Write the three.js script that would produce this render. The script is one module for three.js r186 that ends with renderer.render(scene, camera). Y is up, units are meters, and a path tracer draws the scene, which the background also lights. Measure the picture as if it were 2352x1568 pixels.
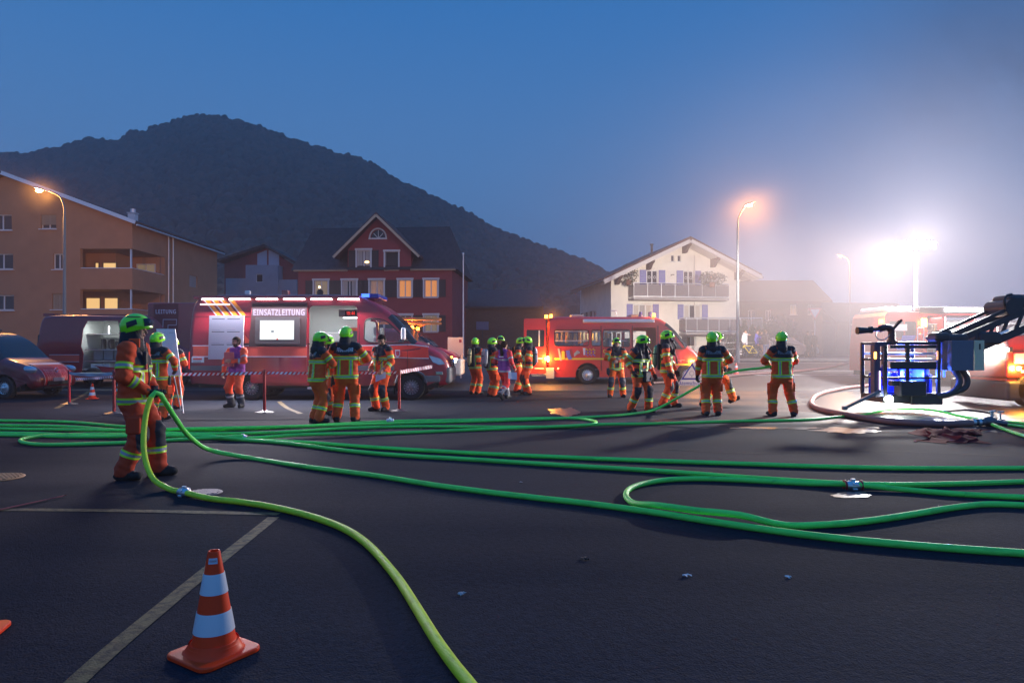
import * as THREE from 'three';
import { mergeGeometries } from 'three/addons/utils/BufferGeometryUtils.js';
import { RoundedBoxGeometry } from 'three/addons/geometries/RoundedBoxGeometry.js';

// ---------------------------------------------------------------- camera, sky, exposure, air
const scene = new THREE.Scene();
const camera = new THREE.PerspectiveCamera(53.13, 1.5, 0.1, 3000);
camera.position.set(0, 1.45, 0);                    // level camera at chest height, lens shifted a touch
camera.setViewOffset(2352, 1568, 0, -20, 2352, 1568);
const renderer = new THREE.WebGLRenderer({ antialias: true });
renderer.toneMapping = THREE.LinearToneMapping;
renderer.toneMappingExposure = 1.0;
renderer.shadowMap.enabled = true;
{ // dusk sky: deep blue overhead, paler towards the horizon, a weak afterglow behind the camera; the sun has set
  const w = 512, h = 256, d = new Float32Array(w * h * 4);
  for (let j = 0; j < h; j++) for (let i = 0; i < w; i++) {
    const el = ((j + 0.5) / h - 0.5) * Math.PI, az = ((i + 0.5) / w - 0.5) * 2 * Math.PI, y = Math.max(0, Math.sin(el));
    const back = 0.5 + 0.5 * Math.cos(el) * Math.sin(az);
    const t = THREE.MathUtils.smoothstep(y, 0.03, 0.62), k = (j * w + i) * 4;
    const c0 = [0.135, 0.305, 0.62], c1 = [0.008, 0.165, 0.52], glow = Math.pow(back, 2) * Math.exp(-3 * y);
    for (let c = 0; c < 3; c++) d[k + c] = (c0[c] + (c1[c] - c0[c]) * t) * (1 + 0.1 * back) * (1 + 0.55 * THREE.MathUtils.smoothstep(y, 0.5, 0.95)) + [0.11, 0.07, 0.06][c] * glow;
    d[k + 3] = 1;
  }
  const t = new THREE.DataTexture(d, w, h, THREE.RGBAFormat, THREE.FloatType);
  t.mapping = THREE.EquirectangularReflectionMapping; t.magFilter = THREE.LinearFilter; t.needsUpdate = true;
  scene.background = t; scene.environment = t;
}
scene.fog = new THREE.FogExp2(new THREE.Color(1.0, 0.84, 0.86), 0.0011);
const LAMP = 215, FLOOD = 700;                     // candela of a street lamp and of the engine's floodlight mast

// ---------------------------------------------------------------- helpers
let seed = 11;
const rnd = () => { seed = (seed + 0x6d2b79f5) | 0; let t = Math.imul(seed ^ (seed >>> 15), 1 | seed); t = (t + Math.imul(t ^ (t >>> 7), 61 | t)) ^ t; return ((t ^ (t >>> 14)) >>> 0) / 4294967296; };
const rr = (a, b) => a + (b - a) * rnd();
const PI = Math.PI, R = (d) => d * PI / 180, V = (x, y, z) => new THREE.Vector3(x, y, z), A = (v) => [v.x, v.y, v.z];
const sstep = (x, a, b) => THREE.MathUtils.smoothstep(x, a, b), lerp = (a, b, t) => a + (b - a) * t, clamp = (x, a, b) => Math.min(b, Math.max(a, x));
const gh = (D) => 0.85 * sstep(D, 20, 38);          // the plaza is flat, the street behind lies a little higher
const P = (u, v, D) => [(u - 1176) / 1568 * D, 1.45 - (v - 804) / 1568 * D, -D];
const onG = (u, D, up = 0) => [(u - 1176) / 1568 * D, gh(D) + up, -D];
const GD = (v) => { let lo = 1, hi = 300; for (let i = 0; i < 50; i++) { const D = (lo + hi) / 2; if ((1.45 - gh(D)) / D > (v - 804) / 1568) lo = D; else hi = D; } return lo; };
const G = (u, v, up = 0) => onG(u, GD(v), up);
const used = {};
const numbered = (n) => { used[n] = (used[n] ?? -1) + 1; return used[n] ? n + '_' + String(used[n]).padStart(3, '0') : n; };

const bx = (w, h, d, x = 0, y = 0, z = 0, ry = 0) => { const g = new THREE.BoxGeometry(w, h, d); if (ry) g.rotateY(ry); return g.translate(x, y, z); };
const rbx = (w, h, d, x = 0, y = 0, z = 0, r = 0.02, s = 2) => new RoundedBoxGeometry(w, h, d, s, Math.min(r, w / 2.01, h / 2.01, d / 2.01)).translate(x, y, z);
const cyl = (r0, r1, h, x = 0, y = 0, z = 0, s = 16) => new THREE.CylinderGeometry(r0, r1, h, s).translate(x, y, z);
const sph = (r, x = 0, y = 0, z = 0, sx = 1, sy = 1, sz = 1, s = 14) => new THREE.SphereGeometry(r, s, Math.ceil(s * 0.7)).scale(sx, sy, sz).translate(x, y, z);
function orient(g, a, b) {                          // a shape that stands along y from 0 to its length is laid from a to b
  const d = V(...b).sub(V(...a)), q = new THREE.Quaternion().setFromUnitVectors(V(0, 1, 0), d.clone().normalize());
  return g.applyQuaternion(q).translate(...a);
}
const dist = (a, b) => Math.hypot(a[0] - b[0], a[1] - b[1], a[2] - b[2]);
const bar = (a, b, r, s = 8, r2 = r) => { const L = dist(a, b); return orient(new THREE.CylinderGeometry(r2, r, L, s).translate(0, L / 2, 0), a, b); };
function beam(a, b, w, h) {                         // a square bar from a to b, w across, h upright
  const va = V(...a), d = V(...b).sub(va), L = d.length(), x = d.clone().normalize(), up = Math.abs(x.y) > 0.95 ? V(1, 0, 0) : V(0, 1, 0), z = x.clone().cross(up).normalize(), y = z.clone().cross(x);
  return new THREE.BoxGeometry(L, h, w).translate(L / 2, 0, 0).applyMatrix4(new THREE.Matrix4().makeBasis(x, y, z).setPosition(va));
}
const curve = (pts, closed = false, k = 0.5) => new THREE.CatmullRomCurve3(pts.map((p) => V(...p)), closed, 'centripetal', k);
const tube = (pts, r, n = 40, s = 8, closed = false) => new THREE.TubeGeometry(curve(pts, closed), n, r, s, closed);
const shape = (pts, holes = []) => { const s = new THREE.Shape(pts.map((p) => new THREE.Vector2(p[0], p[1]))); for (const h of holes) s.holes.push(new THREE.Path(h.map((p) => new THREE.Vector2(p[0], p[1])))); return s; };
const ext = (pts, depth, holes = [], bevel = 0) => new THREE.ExtrudeGeometry(shape(pts, holes), { depth: depth - 2 * bevel, bevelEnabled: bevel > 0, bevelThickness: bevel, bevelSize: bevel, bevelOffset: -bevel, bevelSegments: 2, curveSegments: 8 }).translate(0, 0, bevel);
const rect = (x0, y0, x1, y1) => [[x0, y0], [x1, y0], [x1, y1], [x0, y1]];
function rrect(x0, y0, x1, y1, r, n = 4) {
  const o = [];
  for (const [cx, cy, a] of [[x1 - r, y0 + r, -PI / 2], [x1 - r, y1 - r, 0], [x0 + r, y1 - r, PI / 2], [x0 + r, y0 + r, PI]]) for (let i = 0; i <= n; i++) o.push([cx + r * Math.cos(a + i / n * PI / 2), cy + r * Math.sin(a + i / n * PI / 2)]);
  return o;
}
const lathe = (pts, s = 24) => new THREE.LatheGeometry(pts.map((p) => new THREE.Vector2(p[0], p[1])), s);
function gridGeo(nu, nv, f, color) {                // a sheet through f(i / nu, j / nv)
  const p = [], uv = [], c = [], ix = [];
  for (let j = 0; j <= nv; j++) for (let i = 0; i <= nu; i++) { p.push(...f(i / nu, j / nv)); uv.push(i / nu, j / nv); if (color) c.push(...color(i / nu, j / nv)); }
  for (let j = 0; j < nv; j++) for (let i = 0; i < nu; i++) { const a = j * (nu + 1) + i, b = a + 1, d = a + nu + 1; ix.push(a, b, d, b, d + 1, d); }
  const g = new THREE.BufferGeometry();
  g.setAttribute('position', new THREE.Float32BufferAttribute(p, 3)); g.setAttribute('uv', new THREE.Float32BufferAttribute(uv, 2));
  if (color) g.setAttribute('color', new THREE.Float32BufferAttribute(c, c.length / p.length * 3));
  g.setIndex(ix); g.computeVertexNormals();
  return g;
}
function plain(g) {                                 // position, normal and uv only, without an index, so that shapes merge
  if (g.index) g = g.toNonIndexed();
  if (!g.attributes.normal) g.computeVertexNormals();
  if (!g.attributes.uv) g.setAttribute('uv', new THREE.Float32BufferAttribute(new Float32Array(g.attributes.position.count * 2), 2));
  for (const k of Object.keys(g.attributes)) if (!['position', 'normal', 'uv'].includes(k)) g.deleteAttribute(k);
  return g;
}
function boxUV(g) {
  const p = g.attributes.position, n = g.attributes.normal, uv = new Float32Array(p.count * 2);
  for (let i = 0; i < p.count; i++) {
    const a = Math.abs(n.getX(i)), b = Math.abs(n.getY(i)), c = Math.abs(n.getZ(i));
    uv[i * 2] = a > b && a > c ? p.getZ(i) : p.getX(i); uv[i * 2 + 1] = b > a && b > c ? p.getZ(i) : p.getY(i);
  }
  return g.setAttribute('uv', new THREE.BufferAttribute(uv, 2));
}
function obj(name, gs, mat, parent = scene) {
  gs = [].concat(gs);
  let g = gs.length > 1 ? mergeGeometries(gs.map(plain)) : gs[0];
  if (mat.userData.metres) g = boxUV(plain(g));
  const m = new THREE.Mesh(g, mat);
  m.name = parent === scene ? numbered(name) : name; m.castShadow = m.receiveShadow = true;
  parent.add(m);
  return m;
}
function tag(o, label, category, group, kind) {
  if (label) o.userData.label = label;
  if (category) o.userData.category = category;
  if (group) o.userData.group = group;
  if (kind) o.userData.kind = kind;
  return o;
}
function thing(name, label, category, at = [0, 0, 0], turn = 0, group) {
  const o = new THREE.Group(); o.name = numbered(name); o.position.set(...at); o.rotation.y = turn; scene.add(o);
  return tag(o, label, category, group);
}
function dup(o, at, turn, label, group) {
  const c = o.clone(); c.name = numbered(o.name.replace(/_\d{3}$/, '')); c.position.set(...at); if (turn !== undefined) c.rotation.y = turn; scene.add(c);
  return tag(c, label, null, group);
}

// ---------------------------------------------------------------- textures and materials
const hash = (x, y, s) => { let h = Math.imul(x, 374761393) ^ Math.imul(y, 668265263) ^ Math.imul(s, 2147483647 ^ 1274126177); h = Math.imul(h ^ (h >>> 13), 1274126177); return ((h ^ (h >>> 16)) >>> 0) / 4294967296; };
function vnoise(x, y, per, s) {
  const i = Math.floor(x), j = Math.floor(y), a = x - i, b = y - j, u = a * a * (3 - 2 * a), v = b * b * (3 - 2 * b), m = (k) => ((k % per) + per) % per;
  return lerp(lerp(hash(m(i), m(j), s), hash(m(i + 1), m(j), s), u), lerp(hash(m(i), m(j + 1), s), hash(m(i + 1), m(j + 1), s), u), v);
}
const fbm = (x, y, per, s, n = 4) => { let a = 0, w = 0.5, t = 0; for (let k = 0; k < n; k++) { a += w * vnoise(x, y, per, s + k); t += w; w /= 2; x *= 2; y *= 2; per *= 2; } return a / t; };
function dataTex(n, f, metres, srgb = false) {
  const d = new Uint8Array(n * n * 4);
  for (let j = 0; j < n; j++) for (let i = 0; i < n; i++) { const c = f(i / n, j / n), k = (j * n + i) * 4; for (let q = 0; q < 3; q++) d[k + q] = clamp((Array.isArray(c) ? c[q] : c) * 255, 0, 255); d[k + 3] = 255; }
  const t = new THREE.DataTexture(d, n, n); t.wrapS = t.wrapT = THREE.RepeatWrapping; t.magFilter = THREE.LinearFilter; t.repeat.set(1 / metres, 1 / metres); t.needsUpdate = true;
  if (srgb) t.colorSpace = THREE.SRGBColorSpace;
  return t;
}
function canvasTex(w, h, draw) {
  const c = document.createElement('canvas'); c.width = w; c.height = h;
  const x = c.getContext('2d'); draw(x, w, h);
  const t = new THREE.CanvasTexture(c); t.colorSpace = THREE.SRGBColorSpace; t.anisotropy = 8;
  return t;
}
function fit(x, text, cx, cy, w, h, font = 'sans-serif', bold = 'bold') {   // text scaled to fill w by h round (cx, cy)
  x.save(); x.font = `${bold} 100px ${font}`; x.textAlign = 'center'; x.textBaseline = 'middle';
  const m = x.measureText(text); x.translate(cx, cy); x.scale(w / m.width, h / 74); x.fillText(text, 0, 3); x.restore();
}
const C = (r, g, b) => new THREE.Color().setRGB(r, g, b);
const M = (c, roughness = 0.7, o = {}) => { const { metres, ...q } = o; const m = new THREE.MeshPhysicalMaterial({ color: C(...c), roughness, side: THREE.DoubleSide, ...q }); if (metres) m.userData.metres = true; return m; };
const glowing = (c, k, base = [0.8, 0.8, 0.8]) => M(base, 0.4, { emissive: C(...c), emissiveIntensity: k });
const grain = dataTex(512, (x, y) => { const s = hash(Math.floor(x * 512), Math.floor(y * 512), 3), b = fbm(x * 90, y * 90, 90, 5, 2); return clamp(0.30 + 0.45 * s * s + 0.35 * b, 0, 1); }, 2.2);
const grainBump = dataTex(512, (x, y) => 0.5 * hash(Math.floor(x * 256), Math.floor(y * 256), 9) + 0.5 * fbm(x * 64, y * 64, 64, 8, 3), 1.7);
const plasterMap = dataTex(256, (x, y) => 0.78 + 0.22 * fbm(x * 8, y * 8, 8, 21, 5), 5);
const plasterBump = dataTex(256, (x, y) => fbm(x * 48, y * 48, 48, 31, 3), 1.2);
const tileBump = dataTex(256, (x, y) => { const v = (y * 8) % 1, u = ((x * 8 + (Math.floor(y * 8) % 2) * 0.5) % 1); return clamp(0.2 + 0.7 * v - (u < 0.06 ? 0.3 : 0), 0, 1); }, 2.4);
const tileMap = dataTex(256, (x, y) => { const j = Math.floor(y * 8), i = Math.floor(x * 8 + (j % 2) * 0.5) % 8; return 0.6 + 0.4 * hash(i, j, 77); }, 2.4);
const woodMap = dataTex(256, (x, y) => 0.6 + 0.4 * fbm(x * 4, y * 60, 60, 41, 3) , 2);
const plaster = (c) => M(c, 0.9, { map: plasterMap, bumpMap: plasterBump, bumpScale: 0.006, metres: 1 });
const roofing = (c) => M(c, 0.85, { map: tileMap, bumpMap: tileBump, bumpScale: 0.03, metres: 1 });
const paint = (c) => M(c, 0.38, { clearcoat: 0.7, clearcoatRoughness: 0.12 });
const K = {
  black: M([0.012, 0.012, 0.014], 0.6), rubber: M([0.015, 0.015, 0.016], 0.85), darkGrey: M([0.045, 0.047, 0.052], 0.55), grey: M([0.2, 0.21, 0.22], 0.5), plasticGrey: M([0.13, 0.13, 0.14], 0.5),
  steel: M([0.55, 0.56, 0.58], 0.35, { metalness: 0.9 }), alu: M([0.7, 0.7, 0.72], 0.45, { metalness: 0.7 }), chrome: M([0.75, 0.76, 0.78], 0.15, { metalness: 1 }),
  white: M([0.78, 0.78, 0.78], 0.55), paper: M([0.8, 0.82, 0.86], 0.8), red: paint([0.42, 0.012, 0.014]), darkRed: paint([0.26, 0.012, 0.025]), brightRed: paint([0.62, 0.03, 0.02]), deepRed: paint([0.15, 0.006, 0.012]),
  glass: M([0.02, 0.022, 0.026], 0.06, { specularIntensity: 1 }), pane: M([0.9, 0.93, 0.93], 0.03, { transmission: 1, thickness: 0 }), navy: M([0.018, 0.018, 0.028], 0.85),
};
// ---------------------------------------------------------------- ground, road, markings
// where the fire water has run: 64 m square of the plaza, roughness in green, strength of the sheen in alpha
const wetMap = (() => {
  const n = 1024, d = new Uint8Array(n * n * 4);
  for (let j = 0; j < n; j++) for (let i = 0; i < n; i++) {
    const x = (i / n - 0.5) * 64, D = 40 - j / n * 64, f = fbm(x * 0.35 + 50, D * 0.8 + 50, 999, 91, 4), s = fbm(x * 0.12 + 80, D * 0.9 + 80, 999, 95, 4);
    const w = clamp(sstep(x + (f - 0.5) * 6, 1.5, 6.5) * sstep(D + (s - 0.5) * 3.5, 12.8, 14.4) * (1 - sstep(D, 25, 31)) * (0.55 + 0.9 * (f - 0.25)), 0, 1), k = (j * n + i) * 4;
    d[k] = d[k + 2] = 0; d[k + 1] = 255 * (0.93 - 0.5 * w - 0.12 * (s - 0.5)); d[k + 3] = 255 * clamp(0.22 + 0.78 * w + 0.25 * (s - 0.5), 0.1, 1);
  }
  const t = new THREE.DataTexture(d, n, n); t.magFilter = THREE.LinearFilter; t.wrapS = t.wrapT = THREE.ClampToEdgeWrapping; t.repeat.set(1 / 64, 1 / 64); t.offset.set(0.5, 40 / 64); t.needsUpdate = true; return t;
})();
const asphalt = M([0.019, 0.0255, 0.041], 1, { roughnessMap: wetMap, specularIntensityMap: wetMap, map: grain, bumpMap: grainBump, bumpScale: 0.004, vertexColors: true });
{
  const xs = [], ds = [];
  for (let i = -70; i <= 70; i++) xs.push(Math.sign(i) * (Math.abs(i) * 0.45 + Math.pow(Math.abs(i) / 70, 4) * 700));
  for (let j = -20; j <= 150; j++) ds.push(j < 0 ? j * 1.5 : j * 0.3 + Math.pow(j / 150, 4) * 900);
  const g = gridGeo(xs.length - 1, ds.length - 1, (s, t) => { const D = ds[Math.round(t * (ds.length - 1))]; return [xs[Math.round(s * (xs.length - 1))], gh(D), -D]; },
    (s, t) => {
      const x = xs[Math.round(s * (xs.length - 1))], D = ds[Math.round(t * (ds.length - 1))];
      const k = 0.5 + 1.0 * fbm(x * 0.16 + 40, D * 0.16 + 40, 400, 51, 4) * (0.8 + 0.4 * vnoise(x * 0.5 + 90, D * 0.35 + 90, 999, 57));
      return [k, k, k];
    });
  const p = g.attributes.position, uv = g.attributes.uv;
  for (let i = 0; i < p.count; i++) uv.setXY(i, p.getX(i), p.getZ(i));
  g.computeVertexNormals();
  tag(obj('ground', g, asphalt), 'dark grey asphalt of the plaza and street', null, null, 'structure');
}
function strip(pts, width, lift, n = 24) {          // a painted strip on the ground through points [x, D]
  const c = new THREE.CatmullRomCurve3(pts.map((p) => V(p[0], 0, -p[1])), false, 'centripetal');
  return gridGeo(n, 2, (s, t) => { const a = c.getPoint(s), d = c.getTangent(s), k = (t - 0.5) * width; const x = a.x - d.z * k, z = a.z + d.x * k; return [x, gh(-z) + lift, z]; });
}
const xd = (u, v) => { const D = GD(v); return [(u - 1176) / 1568 * D, D]; };
const wornPaint = (c) => M(c, 0.8, { map: dataTex(256, (x, y) => clamp(1.9 * fbm(x * 24, y * 24, 24, 61, 4) - 0.25, 0.2, 1), 0.8), bumpMap: grainBump, bumpScale: 0.003, metres: 1 });
const yellowPaint = wornPaint([0.125, 0.085, 0.024]), whitePaint = wornPaint([0.5, 0.5, 0.5]);
tag(obj('parking_line', strip([xd(-500, 1176), xd(0, 1171), xd(320, 1174), xd(640, 1181)], 0.10, 0.004), yellowPaint), 'worn yellow parking line running across to the left edge', null, null, 'structure');
tag(obj('parking_line', strip([xd(628, 1188), xd(400, 1372), xd(160, 1580), [-1.75, 2.2]], 0.10, 0.004), yellowPaint), 'worn yellow parking line running past the large traffic cone', null, null, 'structure');
tag(obj('parking_line', strip([xd(128, 938), xd(168, 918), xd(205, 898)], 0.12, 0.004), yellowPaint), 'short yellow parking line beside the leftmost barrier post', null, null, 'structure');
tag(obj('parking_line', strip([xd(640, 922), xd(660, 937), xd(690, 950)], 0.12, 0.004), yellowPaint), 'short yellow parking line by the command van', null, null, 'structure');
const roadMat = M([0.05, 0.048, 0.05], 0.65, { map: grain, bumpMap: grainBump, bumpScale: 0.003, metres: 1 });
tag(obj('road', gridGeo(60, 20, (s, t) => { const D = lerp(23.2, 36, t), x = lerp(-70, 70, s); return [x, gh(D) + 0.004, -D]; }), roadMat), 'street behind the plaza', null, null, 'structure');
for (const [D, x0, x1, w] of [[28.6, 2.5, 60, 0.14], [30.4, 4, 60, 0.16], [35.2, 9, 60, 0.2]])
  tag(obj('lane_line', strip([[x0, D], [(x0 + x1) / 2, D + 0.05], [x1, D]], w, 0.008, 60), whitePaint), 'white lane line painted along the street', null, 'lane lines on the street', 'structure');
tag(obj('pavement', gridGeo(60, 4, (s, t) => { const D = lerp(38.2, 46, t), x = lerp(-70, 70, s); return [x, gh(D) + 0.11, -D]; }), M([0.16, 0.15, 0.145], 0.85, { map: grain, metres: 1 })), 'pavement on the far side of the street', null, null, 'structure');
tag(obj('kerb', bx(140, 0.13, 0.16, 0, 0.85 + 0.055, -38.1), M([0.25, 0.24, 0.23], 0.8)), 'kerb stone edge of the far pavement', null, null, 'structure');
// wet patches: thin films of water with ragged edges
const wet = M([0.022, 0.022, 0.024], 0.34, { bumpMap: grainBump, bumpScale: 0.0012, metres: 1 }), damp = M([0.05, 0.048, 0.05], 0.34, { bumpMap: grainBump, bumpScale: 0.002, metres: 1 });
function puddle(u0, v0, ru, rv, label, mat = wet, ragged = 0.45, lift = 0.006) {
  const s = Math.floor(rr(0, 999)), n = 72, pts = [];
  for (let i = 0; i < n; i++) { const a = i / n * 2 * PI, k = 1 - ragged + 2 * ragged * fbm(3 + Math.cos(a) * 2.2, 3 + Math.sin(a) * 2.2, 99, s, 3); const [x, D] = xd(u0 + ru * Math.cos(a) * k, v0 + rv * Math.sin(a) * k); pts.push([x, D]); }
  const p = [], ix = [], c = xd(u0, v0); p.push(c[0], gh(c[1]) + lift, -c[1]);
  pts.forEach(([x, D]) => p.push(x, gh(D) + lift, -D));
  for (let i = 0; i < n; i++) ix.push(0, 1 + i, 1 + (i + 1) % n);
  const g = new THREE.BufferGeometry(); g.setAttribute('position', new THREE.Float32BufferAttribute(p, 3)); g.setIndex(ix); g.computeVertexNormals();
  return tag(obj('puddle', g, mat), label, 'puddle', null, 'structure');
}
puddle(2250, 925, 420, 36, 'broad wet patch of asphalt under the aerial cage', damp, 0.25, 0.004);
puddle(1960, 989, 78, 6, 'bright puddle streak in front of the aerial cage', wet, 0.75);
puddle(1800, 984, 90, 2.6, 'thin puddle streak left of the bright one', wet, 0.7);
puddle(2215, 984, 40, 3, 'puddle under the hose divider', wet, 0.8);
puddle(1296, 946, 30, 9, 'small puddle glinting orange beside the hose bend');
puddle(1960, 1138, 42, 7, 'small puddle under the coupling on the looped hose', damp);
// manhole covers
function manhole(u, v, r, label, mat) {
  const t = thing('manhole_cover', label, 'manhole cover', G(u, v, 0.006));
  obj('rim', new THREE.TorusGeometry(r, 0.022, 8, 40).rotateX(PI / 2).scale(1, 0.4, 1), mat, t);
  obj('plate', cyl(r, r, 0.006, 0, 0, 0, 40), K.black, t);
  const ribs = [];
  for (let i = -4; i <= 4; i++) { const q = i * r / 4.8, L = 2 * Math.sqrt(Math.max(0, r * r - q * q)) * 0.94; ribs.push(bx(L, 0.016, 0.018, 0, 0.006, q), bx(0.018, 0.015, L, q, 0.006, 0)); }
  obj('grid_rib', ribs, mat, t);
  return t;
}
manhole(468, 1133, 0.155, 'round gridded manhole cover beside the hose coupling', M([0.16, 0.12, 0.13], 0.6));
manhole(-12, 1098, 0.26, 'round manhole cover at the left edge of the plaza', M([0.4, 0.2, 0.09], 0.75));  // orange of the street lamp's reflection is put into its colour
// cracks and tar seams
for (const [pts, w, label] of [[[[1500, 1030], [1720, 1041], [2000, 1036], [2330, 1048]], 0.03, 'dark tar seam in the asphalt before the divider']])
  tag(obj('crack', strip(pts.map(([u, v]) => { const [x, D] = xd(u, v); return [x + rr(-0.04, 0.04), D + rr(-0.04, 0.04)]; }), w, 0.004, 60), M([0.006, 0.007, 0.009], 0.9)), label, null, null, 'structure');
// scraps of litter
for (const [u, v, label, s, c] of [[1577, 1323, 'crumpled white scrap of paper on the open asphalt', 1, 0.6], [1810, 1326, 'thin white paper strip on the asphalt right of the crumpled scrap', 0.7, 0.6], [1060, 1366, 'pale scrap of litter right of the yellow-green hose', 0.9, 0.3], [1031, 1121, 'pale scrap of litter in front of the straight green hose', 0.8, 0.35], [1342, 1285, 'dark leaf lying on the open asphalt', 1.2, 0.01], [1196, 1108, 'tiny white scrap behind the straight green hose', 0.6, 0.5]]) {
  const sd = Math.floor(rr(1, 99));
  const m = obj('litter', gridGeo(6, 4, (a, b) => [(a - 0.5) * 0.055 * s, 0.014 * s * vnoise(a * 5, b * 4, 99, sd), (b - 0.5) * 0.035 * s + 0.01 * Math.sin(a * 9)]), M([c, c, c * 1.02], 0.8));
  m.position.set(...G(u, v, 0.003)); m.rotation.y = rr(0, 3); tag(m, label, 'litter');
}

// ---------------------------------------------------------------- hill and its forest
const RIDGE = [[-900, 420], [-500, 395], [-250, 375], [-60, 352], [0, 346], [60, 348], [130, 338], [200, 312], [265, 321], [350, 293], [400, 272], [470, 260], [520, 266], [600, 289], [680, 318], [740, 338], [810, 354], [870, 379], [920, 414], [980, 439], [1040, 469], [1100, 499], [1150, 526], [1200, 546], [1260, 569], [1320, 586], [1370, 609], [1420, 640], [1500, 700], [1600, 780], [1700, 800]];
const ridgeV = (u) => { let i = 0; while (i < RIDGE.length - 2 && RIDGE[i + 1][0] < u) i++; const [a, b] = [RIDGE[i], RIDGE[i + 1]]; return lerp(a[1], b[1], clamp((u - a[0]) / (b[0] - a[0]), 0, 1)); };
const ridgeD = (u) => 430 - 60 * sstep(u, 500, 1500);
function hillAt(u, s) {                              // s: 0 at the foot, 1 on the ridge, up to 1.3 behind it
  const Dr = ridgeD(u), D = lerp(135, Dr, s), H = 1.45 + (804 - ridgeV(u)) / 1568 * Dr, k = s <= 1 ? Math.pow(s, 1.25) * (1.0 - 0.04 * Math.sin(s * 9 + u * 0.006) * (1 - s)) : 1 - 1.5 * (s - 1);
  return [(u - 1176) / 1568 * D, Math.max(0.2, 0.2 + (H - 4.0) * k), -D];
}
tag(obj('hill', gridGeo(130, 40, (a, b) => hillAt(lerp(-900, 1700, a), b * 1.3)), M([0.05, 0.028, 0.018], 0.95)), 'dark wooded hill rising behind the houses', null, null, 'structure');
{
  const crown = new THREE.IcosahedronGeometry(1, 2), p = crown.attributes.position;
  for (let i = 0; i < p.count; i++) { const v = V(p.getX(i), p.getY(i), p.getZ(i)), k = 0.78 + 0.4 * fbm(v.x * 2 + v.z * 1.3 + 8, v.y * 2 + v.z * 1.7 + 8, 99, 71, 3); p.setXYZ(i, v.x * k, v.y * k * 1.15, v.z * k); }
  crown.computeVertexNormals();
  const N = 19000, im = new THREE.InstancedMesh(crown, M([0.13, 0.045, 0.026], 0.95), N), q = new THREE.Quaternion(), m = new THREE.Matrix4();
  for (let i = 0; i < N; i++) {
    const edge = i < 2600, u = rr(-700, 1480), s = edge ? rr(0.985, 1.015) : Math.sqrt(rr(0.0, 1)) * 1.02, [x, y, z] = hillAt(u, s), k = edge ? rr(1.1, 1.9) : rr(1.5, 2.8);
    m.compose(V(x, y + k * 0.35, z), q.setFromEuler(new THREE.Euler(rr(-0.2, 0.2), rr(0, 6), rr(-0.2, 0.2))), V(k, k * rr(0.9, 1.4), k));
    im.setMatrixAt(i, m); const c = rr(0.6, 1.3); im.setColorAt(i, C(c * rr(0.8, 1.2), c, c * 0.9));
  }
  const tall = [[283, 2.6], [298, 3.4], [311, 3.0], [345, 2.6]];
  for (let i = 0; i < tall.length * 6; i++) { const [u, k] = tall[i % tall.length], [x, y, z] = hillAt(u + rr(-5, 5), 1.0); m.compose(V(x, y + k * 0.5 + rr(0, k * 0.9), z), q, V(k * 0.55, k * 0.7, k * 0.55)); im.setMatrixAt(i, m); }
  im.name = 'forest'; scene.add(im); tag(im, 'dark wood covering the hill behind the houses', 'forest', null, 'stuff');
}
// ---------------------------------------------------------------- buildings
const B = {
  frame: M([0.62, 0.62, 0.62], 0.6), darkPane: M([0.02, 0.022, 0.028], 0.05, { specularIntensity: 1 }), greyPane: M([0.22, 0.22, 0.24], 0.25),
  curtain: M([0.45, 0.42, 0.38], 0.9), litWarm: glowing([1, 0.62, 0.24], 0.85, [0.4, 0.3, 0.15]), litOrange: glowing([1, 0.36, 0.09], 0.55, [0.4, 0.2, 0.08]), litDim: glowing([0.8, 0.6, 0.35], 0.16, [0.25, 0.2, 0.14]),
  ochre: plaster([0.42, 0.215, 0.12]), redWall: plaster([0.30, 0.06, 0.065]), white: plaster([0.82, 0.77, 0.68]), greyWall: plaster([0.36, 0.36, 0.42]), shutterDark: M([0.04, 0.035, 0.035], 0.7), shutterBlue: M([0.16, 0.17, 0.42], 0.6),
  roof: roofing([0.12, 0.055, 0.045]), roofDark: roofing([0.06, 0.045, 0.045]), wood: M([0.13, 0.075, 0.05], 0.8, { map: woodMap, metres: 1 }), trim: M([0.5, 0.4, 0.28], 0.7), barge: M([0.6, 0.56, 0.52], 0.7), panel: M([0.13, 0.115, 0.12], 0.45), concrete: plaster([0.35, 0.33, 0.31]), dimWall: plaster([0.10, 0.085, 0.075]),
};
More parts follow.
